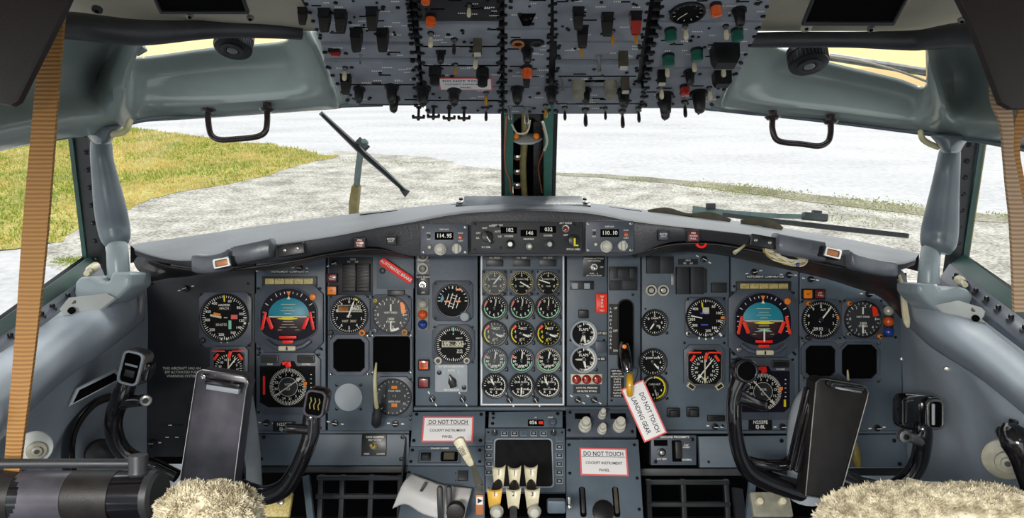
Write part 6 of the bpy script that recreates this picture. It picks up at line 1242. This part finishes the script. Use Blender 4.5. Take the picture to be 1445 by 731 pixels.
for k in range(16):
    j = lambda s_: random.uniform(-s_, s_)
    b.tube([P(1080 + j(4), 353 + j(3), 1.04), P(1092 + j(5), 360 + j(5), 1.033), P(1110 + j(5), 368 + j(5), 1.03), P(1128 + j(5), 371 + j(5), 1.03), P(1137 + j(3), 366 + j(4), 1.035), P(1122 + j(5), 360 + j(2), 1.05)], u(1, 1.1), random.choice(['hose', 'cream', 'gold', 'whitewire']), 6, smooth=4)
b.F = cf(1126, 373, 1.02); b.cyl(0, 0, 2.6, -2, 3, 'lampblue', 10, .6); b.F = Matrix.Identity(4)
tag(b.build('wire_bundle'), 'loose bundle of tan wires hanging under the right glareshield', 'wires')
b = MB(); b.tube([P(1053, 344, 1.06), P(1046, 350, 1.04), P(1036, 357, 1.035)], [u(2, 1), u(2, 1), u(3, 1)], 'hose', 8); tag(b.build('loose_cable_end'), 'stubby tan cable end poking out under right glareshield', 'cable')
for pts, w_, lab in (([(915, 300, 1.36), (940, 298, 1.36), (970, 303, 1.33), (1000, 305, 1.32), (1030, 311, 1.3)], [4, 5, 2, 6, 2], 'long crumpled olive rag on top of the right glareshield'), ([(1046, 314, 1.28), (1070, 313, 1.27), (1092, 318, 1.25), (1103, 323, 1.24)], [4, 5, 5, 2], 'shorter crumpled olive rag beside the right wiper on glareshield')):
    strap_('crumpled_rag', pts, w_, 'olive', lab, 'rag', thick=4)
# ================================================================== side wall fittings
t = thing('steering_tiller', 'black nose steering tiller arc on the left side wall behind the yoke', 'steering wheel', cf(120, 620, 1.05))
b = MB(); b.tube([P(154, 560, 1.16), P(132, 570, 1.12), P(112, 590, 1.08), P(99, 615, 1.05), P(96, 650, 1.02), P(105, 690, 1.0)], [u(7, 1), u(7, 1), u(8, 1), u(9, 1), u(9, 1), u(8, 1)], 'yoke_new', 16, smooth=5); b.build('rim', t)
b = MB(cf(142, 640, 1.12, yaw=40)); b.cyl(0, 0, 20, -6, 4, 'black', 24, 3); b.build('hub', t)
F = cf(132, 545, 1.06, rot=22, yaw=50); b = MB(F); b.prism([(-38, -10), (38, -8), (34, 8), (-20, 8)], -3, 3, 'boot', 1); b.prism([(-32, -8), (33, -6), (30, 5), (-18, 5)], 3, 3.4, 'void'); tag(b.build('map_pocket_slot'), 'dark slot with pale rim on left side wall above the tiller', 'slot')
for px, py, d, r_, yaw, lab in ((48, 632, .86, 23, 35, 'left'), (1418, 648, .84, 28, -35, 'right')):
    F = cf(px, py, d, yaw=yaw); t = thing('reel_knob', 'round cream knob on the %s side wall near the seat' % lab, 'knob', F); b = MB(F); b.cyl(0, 0, r_, -4, 3, 'greyknob' if px > 700 else 'bracket', 36, 1.5); b.build('disc', t)
    b = MB(F); b.cyl(3, -3, r_ * .55, 3, 9, 'greyknob', 28, 2); b.cyl(3, -3, r_ * .3, 9, 14, 'greyknob', 20, 1.5); b.cyl(3, -3, r_ * .14, 14, 15, 'darkgrey', 12); b.build('knob', t)
F = cf(1436, 640, .78, yaw=-30); t = thing('crank_handle', 'black crank handle at the lower right edge', 'handle', F); b = MB(); b.tube([P(1412, 610, .80), P(1425, 612, .78), P(1436, 625, .77), P(1446, 650, .77), P(1460, 700, .77)], [u(8, .8), u(16, .8), u(20, .8), u(17, .8), u(14, .8)], 'yoke_new', 16, smooth=5); b.build('grip', t)
b = MB(cf(1430, 595, .84)); b.cyl(0, 0, 4, -4, 6, 'black', 12, 1); b.build('pin', t)
for px, py, yaw, lab, ro in ((60, 505, 40, 'left', 34), (1338, 481, -40, 'right', -34)):
    F = cf(px, py, .86 if px < 700 else .985, rot=ro, yaw=yaw); b = MB(F); b.box(0, 0, 40, 9, -6, 1, 'hose', .6, 2); [b.box(q * 5, 0, 3.4, 2.4, 1, 1.2, 'olive') for q in range(-3, 4)]; tag(b.build('data_plate'), 'small yellowed label strip on the %s wall bolster' % lab, 'label')
for px, py, lab in ((1336, 521, 'screw on right side wall below bolster'), (1272, 507, 'small screw near outer edge of far right panel')):
    b = MB(cf(px, py, 1.08 if px > 1300 else 1.2, yaw=-30)); b.cyl(0, 0, 4 if px > 1300 else 2.5, -6, 3, 'steel', 14, 1); tag(b.build('wall_screw'), lab, 'screw')
# ================================================================== footwell
def lattice(x0, y0, x1, y1, xs, ys, d, label, m='darkgrey', up_y=0):
    b = MB(cf((x0 + x1) / 2, (y0 + y1) / 2, d, tilt=-10)); cx_, cy_ = (x0 + x1) / 2, (y0 + y1) / 2
    for x in xs: b.box(x - cx_, 0, 7, y1 - y0, -4, 4, m, 1)
    for y in ys: b.box(0, cy_ - y, x1 - x0, 6, -4, 5, m, 1)
    tag(b.build('rudder_pedal_grid'), label, 'rudder pedal')
lattice(446, 672, 568, 760, (452, 482, 523, 564), (676, 701, 735), 1.42, 'dark grid frame of rudder pedals in the left footwell', 'panel_dark')
lattice(912, 678, 1030, 760, (916, 965, 1026), (682, 712), 1.44, 'dark grid frame of rudder pedals in the right footwell', 'rubber')
for px, lab, m in ((383, 'left', 'strip_yellow'), (1088, 'right', 'greyknob')):
    F = cf(px, 712, 1.2, tilt=-30); t = thing('column_base_plate', 'worn pale plate at the foot of %s control column' % lab, 'plate', F); b = MB(F); b.box(0, 0, 56, 34, -4, 3, m, 2, 3); b.build('plate', t)
    for x in (-18, 14): b = MB(F); b.cyl(x, 3, 5, 3, 7 if px < 700 else 12, 'steel' if px < 700 else 'cream', 16, 1.5); b.build('bolt', t)
b = MB(); b.sweep([P(1062, 672, 1.3), P(1056, 740, 1.25)], [(-5, -3), (5, -3), (5, 3), (-5, 3)], u(1, 1.2), 'panel'); b.sweep([P(1040, 690, 1.3), P(1046, 740, 1.25)], [(-8, -3), (8, -3), (8, 3), (-8, 3)], u(1, 1.2), 'panel_dark'); tag(b.build('pedal_arm'), 'bent grey pedal arms beside the right control column', 'rudder pedal')
b = MB(); b.sweep([P(432, 672, 1.3), P(440, 740, 1.25)], [(-5, -3), (5, -3), (5, 3), (-5, 3)], u(1, 1.2), 'panel'); tag(b.build('pedal_arm'), 'grey pedal arm beside the left control column', 'rudder pedal')
F = MAIN.frame(1200, 636, 0, 8); t = thing('gooseneck_lamp', 'short brass-fitted lamp on the right knee panel beside the yoke', 'lamp', F); b = MB(); b.tube([P(1196, 522, 1.25), P(1197, 540, 1.25), P(1200, 600, 1.24), P(1205, 626, 1.26)], [u(1, 1.2), u(2, 1.2), u(2.5, 1.2), u(3, 1.2)], 'hose', 10, smooth=4); b.build('stalk', t); b = MB(); b.tube([P(1205, 625, 1.27), P(1207, 640, 1.26), P(1210, 655, 1.27)], [u(5, 1.2), u(7, 1.2), u(6, 1.2)], 'gold', 14, smooth=3); b.build('fitting', t)
# ================================================================== control yokes
def yoke_tube(parent, name, pts, m, n=18):
    b = MB(); b.tube([P(*p[:3]) for p in pts], [u(p[3], p[2]) for p in pts], m, n, smooth=6); return b.build(name, parent, sharp=60)
# captain
t = thing('control_yoke', 'worn black control yoke with scuffed checklist pad on the left', 'control yoke', cf(300, 690, 1.08))
yoke_tube(t, 'boot', [(340, 560, 1.17, 16), (342, 600, 1.18, 20), (342, 640, 1.2, 24), (345, 690, 1.22, 24)], 'boot')
F = cf(298, 605, 1.05); b = MB(F)
poly = [(-22, 81), (-16, 84), (46, 75), (52, 70), (54, 62), (12, -78), (-47, -80), (-48, -74)]
poly = [(-21, 78), (-18, 82), (-12, 84), (44, 76), (50, 72), (53, 64), (50, 56), (32, -85), (-48, -95)]
b.prism(poly[::-1], -26, 0, 'pad_worn', 2); b.build('checklist_pad', t)
b = MB(cf(298, 605, 1.048)); b.frame_(poly[::-1], inset(poly[::-1], 1.6), -1, 1.5, 'chrome'); b.build('pad_rim', t)
b = MB(cf(316, 541, 1.035, rot=-9)); b.box(0, 0, 50, 8, -4, 6, 'yoke', 1.5, 2); b.box(0, -8, 46, 7, -4, 3, 'boot', 1, 1); b.cyl(-30, 5, 4, -3, 3, 'chrome', 14, 1); b.build('clip', t)
yoke_tube(t, 'hub', [(318, 640, 1.12, 22), (322, 665, 1.10, 24), (330, 688, 1.10, 17)], 'yoke')
yoke_tube(t, 'right_horn', [(325, 678, 1.10, 12), (345, 692, 1.09, 13.5), (372, 699, 1.08, 13.5), (400, 689, 1.07, 13), (418, 664, 1.06, 11.5), (430, 638, 1.05, 11.5), (438, 615, 1.05, 12), (440, 592, 1.05, 13), (443, 578, 1.05, 10)], 'yoke')
yoke_tube(t, 'thumb_rest', [(436, 606, 1.04, 8), (420, 605, 1.04, 7), (406, 604, 1.04, 7), (403, 604, 1.04, 5)], 'yoke')
def head(px, py, d, w_, h_, rot, m, yaw=0, rim='yoke'):
    F = cf(px, py, d, rot=rot, yaw=yaw); b = MB(F); b.prism(rrect(w_, h_, 9, 5), -22, 2, m, 3); b.frame_(rrect(w_ - 2, h_ - 2, 8, 5), rrect(w_ - 8, h_ - 8, 6, 5), 1, 5, rim); b.prism(rrect(w_ - 8, h_ - 8, 6, 5), 0, 2.2, 'void'); return b, F
b, F = head(445, 569, 1.04, 31, 40, -10, 'yoke', rim='pad_worn')
for k, x in enumerate((-6, 0, 6)):
    b.tube([(x - 1, 8, 3.2), (x + 1, 3, 3.6), (x - 1, -2, 3.2), (x + 1, -8, 3.6)], .8, 'gold', 6, up=(0, 0, 1))
b.build('trim_switch_head', t)
yoke_tube(t, 'left_horn', [(250, 672, 1.1, 9), (215, 656, 1.1, 10), (184, 645, 1.09, 11.5), (167, 628, 1.08, 12), (160, 604, 1.07, 12), (163, 580, 1.06, 12), (172, 560, 1.05, 13.5), (180, 540, 1.05, 12)], 'yoke')
yoke_tube(t, 'thumb_rest', [(172, 568, 1.05, 10), (186, 566, 1.05, 9), (200, 565, 1.05, 8.5), (204, 565, 1.05, 7)], 'yoke')
b = MB(cf(206, 565, 1.04, yaw=20)); b.cyl(0, 0, 8, -3, 3, 'steel', 20, 1); b.cyl(0, 0, 4, 3, 4, 'black', 14); b.build('end_cap', t)
b, F = head(186, 519, 1.04, 32, 50, -14, 'steel', rim='boot'); b.box(0, 4, 18, 3, 2, 4, 'boot', .8); b.box(0, -8, 14, 10, 2, 3.6, 'darkgrey', 1); b.box(17, -3, 12, 26, -20, -3, 'yoke', 3, 3); b.build('trim_switch_head', t)
# first officer
t = thing('control_yoke', 'glossy black control yoke with brown checklist pad on the right', 'control yoke', cf(1170, 700, 1.08))
yoke_tube(t, 'boot', [(1155, 552, 1.2, 16), (1142, 575, 1.2, 22), (1138, 620, 1.2, 26), (1140, 700, 1.22, 26)], 'boot')
F = cf(1180, 620, 1.05); b = MB(F)
poly = [(-29, 80), (-24, 85), (-18, 86), (36, 77), (43, 73), (46, 66), (44, 56), (4, -88), (-44, -80)]
b.prism(poly[::-1], -30, 0, 'pad_brown', 2); b.build('checklist_pad', t)
b = MB(cf(1180, 620, 1.048)); b.frame_(poly[::-1], inset(poly[::-1], 1.4), -1, 1.2, 'steel'); b.build('pad_rim', t)
b = MB(cf(1194, 547, 1.03, rot=-10)); b.box(0, 0, 48, 9, -4, 6, 'yoke_new', 1.5, 2); b.box(0, -2, 38, 3, 6, 8, 'chrome', .6, 1); b.cyl(-26, 2, 4, -3, 4, 'black', 14, 1); b.build('clip', t)
b = MB(cf(1140, 610, 1.06, rot=-13)); b.box(0, 0, 10, 120, -16, -2, 'yoke_new', 3, 4); b.box(-8, 0, 6, 120, -20, -6, 'yoke_new', 2, 2); b.build('spine', t)
yoke_tube(t, 'left_horn', [(1130, 692, 1.11, 15), (1108, 686, 1.1, 15), (1080, 676, 1.09, 14.5), (1058, 664, 1.08, 13), (1046, 646, 1.07, 11), (1039, 620, 1.06, 10.5), (1036, 590, 1.05, 10.5), (1037, 560, 1.05, 11), (1046, 538, 1.05, 14)], 'yoke_new')
yoke_tube(t, 'cross_bar', [(1052, 650, 1.08, 8), (1075, 655, 1.08, 8), (1105, 656, 1.09, 9), (1124, 644, 1.09, 9), (1132, 620, 1.09, 8)], 'yoke_new')
yoke_tube(t, 'thumb_rest', [(1042, 560, 1.04, 12), (1054, 564, 1.04, 9), (1068, 570, 1.04, 8), (1079, 572, 1.04, 8), (1082, 572, 1.04, 6)], 'yoke_new')
F = cf(1053, 523, 1.03, rot=0); b = MB(F); b.cyl(0, -1, 17, -24, 0, 'yoke_new', 32, 2); b.ring(0, 0, 13, 17, 0, 3.5, 'yoke_new', 36); b.cyl(0, 0, 13, -1, 1, 'void', 28); b.build('trim_switch_head', t)
yoke_tube(t, 'right_horn', [(1185, 672, 1.11, 12), (1220, 686, 1.1, 12), (1255, 690, 1.09, 12), (1280, 676, 1.08, 12), (1295, 655, 1.07, 12), (1301, 632, 1.06, 12), (1302, 612, 1.05, 13), (1302, 600, 1.05, 12)], 'yoke_new')
b = MB(cf(1277, 616, 1.02)); b.cyl(0, 0, 9, -6, 3, 'steel', 22, 1.5); b.cyl(0, 0, 4, 3, 5, 'black', 14, .6); b.build('end_cap', t)
yoke_tube(t, 'thumb_rest', [(1300, 622, 1.05, 8), (1288, 618, 1.04, 7.5), (1276, 616, 1.04, 7)], 'steel')
F = cf(1300, 583, 1.05); b = MB(F); b.prism(rrect(56, 50, 12, 5), -22, 0, 'yoke_new', 4); b.prism(rrect(26, 46, 9, 5, 14, 0), 0, 7, 'yoke_new', 2); b.frame_(rrect(24, 42, 8, 5, 15, 0), rrect(18, 36, 6, 5, 15, 0), 7, 10, 'steel'); b.box(15, 0, 17, 35, 7, 7.6, 'void', 0, 4); b.box(12, 0, 4, 30, 7, 9.5, 'boot', 1, 1); b.box(-17, 2, 16, 34, 0, 4, 'yoke_new', 2, 3); b.build('trim_switch_head', t)
# ================================================================== seats, straps
def fleece(mb, cx, cy, d, W, H, D, ex, count):
    F = cf(cx, cy, d); o_ = F.translation; s_ = d / FPX
    def pt(a, el):
        c, s1 = math.cos(a), math.sin(a); ce, se = math.cos(el), math.sin(el); f = lambda v, e_: (abs(v) ** e_) * (1 if v >= 0 else -1)
        return Vector((W * f(c, ex) * f(ce, ex), H * f(se, .75), D * f(s1, ex) * f(ce, ex)))
    na, ne = 96, 30; L = []
    for j in range(ne + 1):
        el = -.5 + (math.pi / 2 + .5) * j / ne; row = []
        for i in range(na):
            p = pt(6.28318 * i / na, el); q = noise.noise(p * .05) * 4 + noise.noise(p * .17) * 6; row.append(p + p.normalized() * q)
        L.append(row)
    mb.F = F; mb.rings(L, 'fleece', caps=True)
    for k in range(count):
        a = random.uniform(-.4, math.pi + .4); el = random.uniform(-.3, 1.55); p = pt(a, el)
        e_ = .02; n_ = (pt(a + e_, el) - p).cross(pt(a, el + e_) - p)
        if n_.length < 1e-9: continue
        n_.normalize()
        if n_.dot(p) < 0: n_ = -n_
        q = noise.noise(p * .05) * 4 + noise.noise(p * .17) * 6; p = p + p.normalized() * q
        cl = noise.noise_vector(p * .12); dr = (n_ + cl * 1.3 + Vector((random.gauss(0, .35), random.gauss(0, .35), random.gauss(0, .35)))).normalized(); ln = random.uniform(2.5, 5.5)
        sd = dr.cross(Vector((random.random(), random.random(), random.random()))).normalized() * random.uniform(.8, 1.5); sd2 = dr.cross(sd)
        curl = Vector((random.gauss(0, 1), random.gauss(0, 1), random.gauss(0, 1))) * 1.6
        i0 = mb.pts([p - n_ + sd, p - n_ - sd * .5 + sd2 * .8, p - n_ - sd * .5 - sd2 * .8, p + dr * ln * .6 + curl * .4 + sd * .7, p + dr * ln * .6 + curl * .4 - sd * .4 + sd2 * .6, p + dr * ln * .6 + curl * .4 - sd * .4 - sd2 * .6, p + dr * ln + curl])
        for f_ in ((0, 1, 4, 3), (1, 2, 5, 4), (2, 0, 3, 5), (3, 4, 6), (4, 5, 6), (5, 3, 6)): mb.face([i0 + v for v in f_], 'fleece')
for cx_, cy_, W, H, D, lab, cnt in ((295, 755, 70, 72, 45, 'left pilot seat back with cream fleece cover behind the worn yoke', 9000), (1322, 780, 168, 94, 60, 'right pilot seat back with cream fleece cover at lower right', 22000)):
    d = .68; t = thing('pilot_seat', lab, 'seat', cf(cx_, cy_ + 60, d))
    b = MB(cf(cx_, cy_ + 90, d)); b.box(0, 0, W * 1.7, 180, -D * .7, D * .7, 'pad_brown', 8, 14); b.build('backrest', t)
    b = MB(); fleece(b, cx_, cy_, d, W, H, D, .6, cnt); b.build('fleece_cover', t, sharp=80)
t = thing('seat_headrest_frame', 'black cylindrical bar unit with metal end at lower left', 'headrest frame', cf(115, 720, .72))
def hx(px, py, d): return P(px, py, d)
b = MB(); b.tube([P(-60, 655, .66), P(60, 654, .68), P(205, 654, .70)], u(6.5, .7), 'darkgrey', 14); b.build('top_rod', t)
b = MB(cf(195, 655, .69)); b.F = b.F @ Matrix.Rotation(R(90), 4, 'X'); b.lathe([(.1, -14), (12, -13), (13, -10), (12, 8), (13.5, 12), (12, 15), (7, 14), (.1, 13)], 'darkgrey', 24); b.build('end_knob', t)
b = MB(); b.tube([P(-80, 700, .70), P(60, 699, .71), P(216, 698, .72)], u(33, .7), 'yoke_new', 28); b.build('roller', t)
b = MB(); b.tube([P(100, 699, .713), P(165, 699, .717)], u(35, .7), 'pad_brown', 28); b.build('rubber_sleeve', t)
b = MB(); b.tube([P(26, 699, .709), P(102, 699, .712)], u(34.3, .7), 'pad_worn', 28); b.tube([P(-60, 699, .70), P(27, 699, .709)], u(35.4, .7), 'pad_brown', 28); b.build('worn_sleeve', t)
b = MB(); b.tube([P(213, 698, .72), P(222, 698, .72), P(226, 698, .72)], [u(36, .7), u(35, .7), u(30, .7)], 'darkgrey', 28); b.build('end_disc', t)
strap_('shoulder_strap', [(78, 10, .72), (70, 90, .71), (60, 210, .70), (50, 330, .70), (38, 470, .70), (22, 620, .70), (14, 700, .72)], [15, 16, 17, 17.5, 15, 12, 11], 'strap', 'tan woven shoulder strap hanging down the left edge', 'strap', thick=1.6)
b = MB(cf(45, 70, .66)); b.prism([(-60, 80), (60, 80), (46, 50), (-16, -74), (-26, -80), (-60, -74)][::-1], -5, 5, 'leather', 2.5); o = b.build('sun_visor'); tag(o, 'dark brown leather flap at the upper left corner', 'sun visor')
b = MB(cf(1420, 70, .66)); b.prism([(-75, 80), (60, 80), (60, -84), (4, -84), (-10, -76), (-52, 35)][::-1], -5, 5, 'leather', 2.5); o = b.build('sun_visor'); tag(o, 'dark brown leather flap at the upper right corner', 'sun visor')
strap_('shoulder_strap', [(1400, 108, .69), (1410, 140, .69), (1420, 175, .69), (1422, 215, .69), (1428, 260, .69), (1436, 320, .69), (1442, 440, .69)], [3, 12, 9, 7, 9, 11, 12], 'strap_dim', 'twisted beige strap hanging at the right edge', 'strap', thick=1.6)
strap_('shoulder_strap', [(1446, 140, .70), (1440, 170, .70), (1432, 210, .70), (1436, 260, .70), (1444, 330, .70), (1450, 420, .70)], [4, 8, 6, 9, 10, 10], 'strap', 'brown strap layer behind the twisted beige strap at right edge', 'strap', thick=1.4)

# every kind that repeats shares one group phrase
GN = {'round_gauge': 'round gauges set into the instrument panels', 'overhead_module': 'modules of the overhead panel', 'instrument_console': 'blue-grey instrument panel sections', 'warning_light': 'square warning lights', 'instrument_opening': 'empty instrument openings'}
cnt = {}
for o in sc.objects:
    if o.parent is None and 'category' in o: cnt.setdefault(o.name.split('.')[0], []).append(o)
for k, L in cnt.items():
    if len(L) > 1:
        for o in L:
            if 'group' not in o: o['group'] = 'engine gauges in the white-bordered block' if 'engine block' in o['label'] and k == 'round_gauge' and 'row' in o['label'] else GN.get(k, k.replace('_', ' ') + 's of the cockpit')
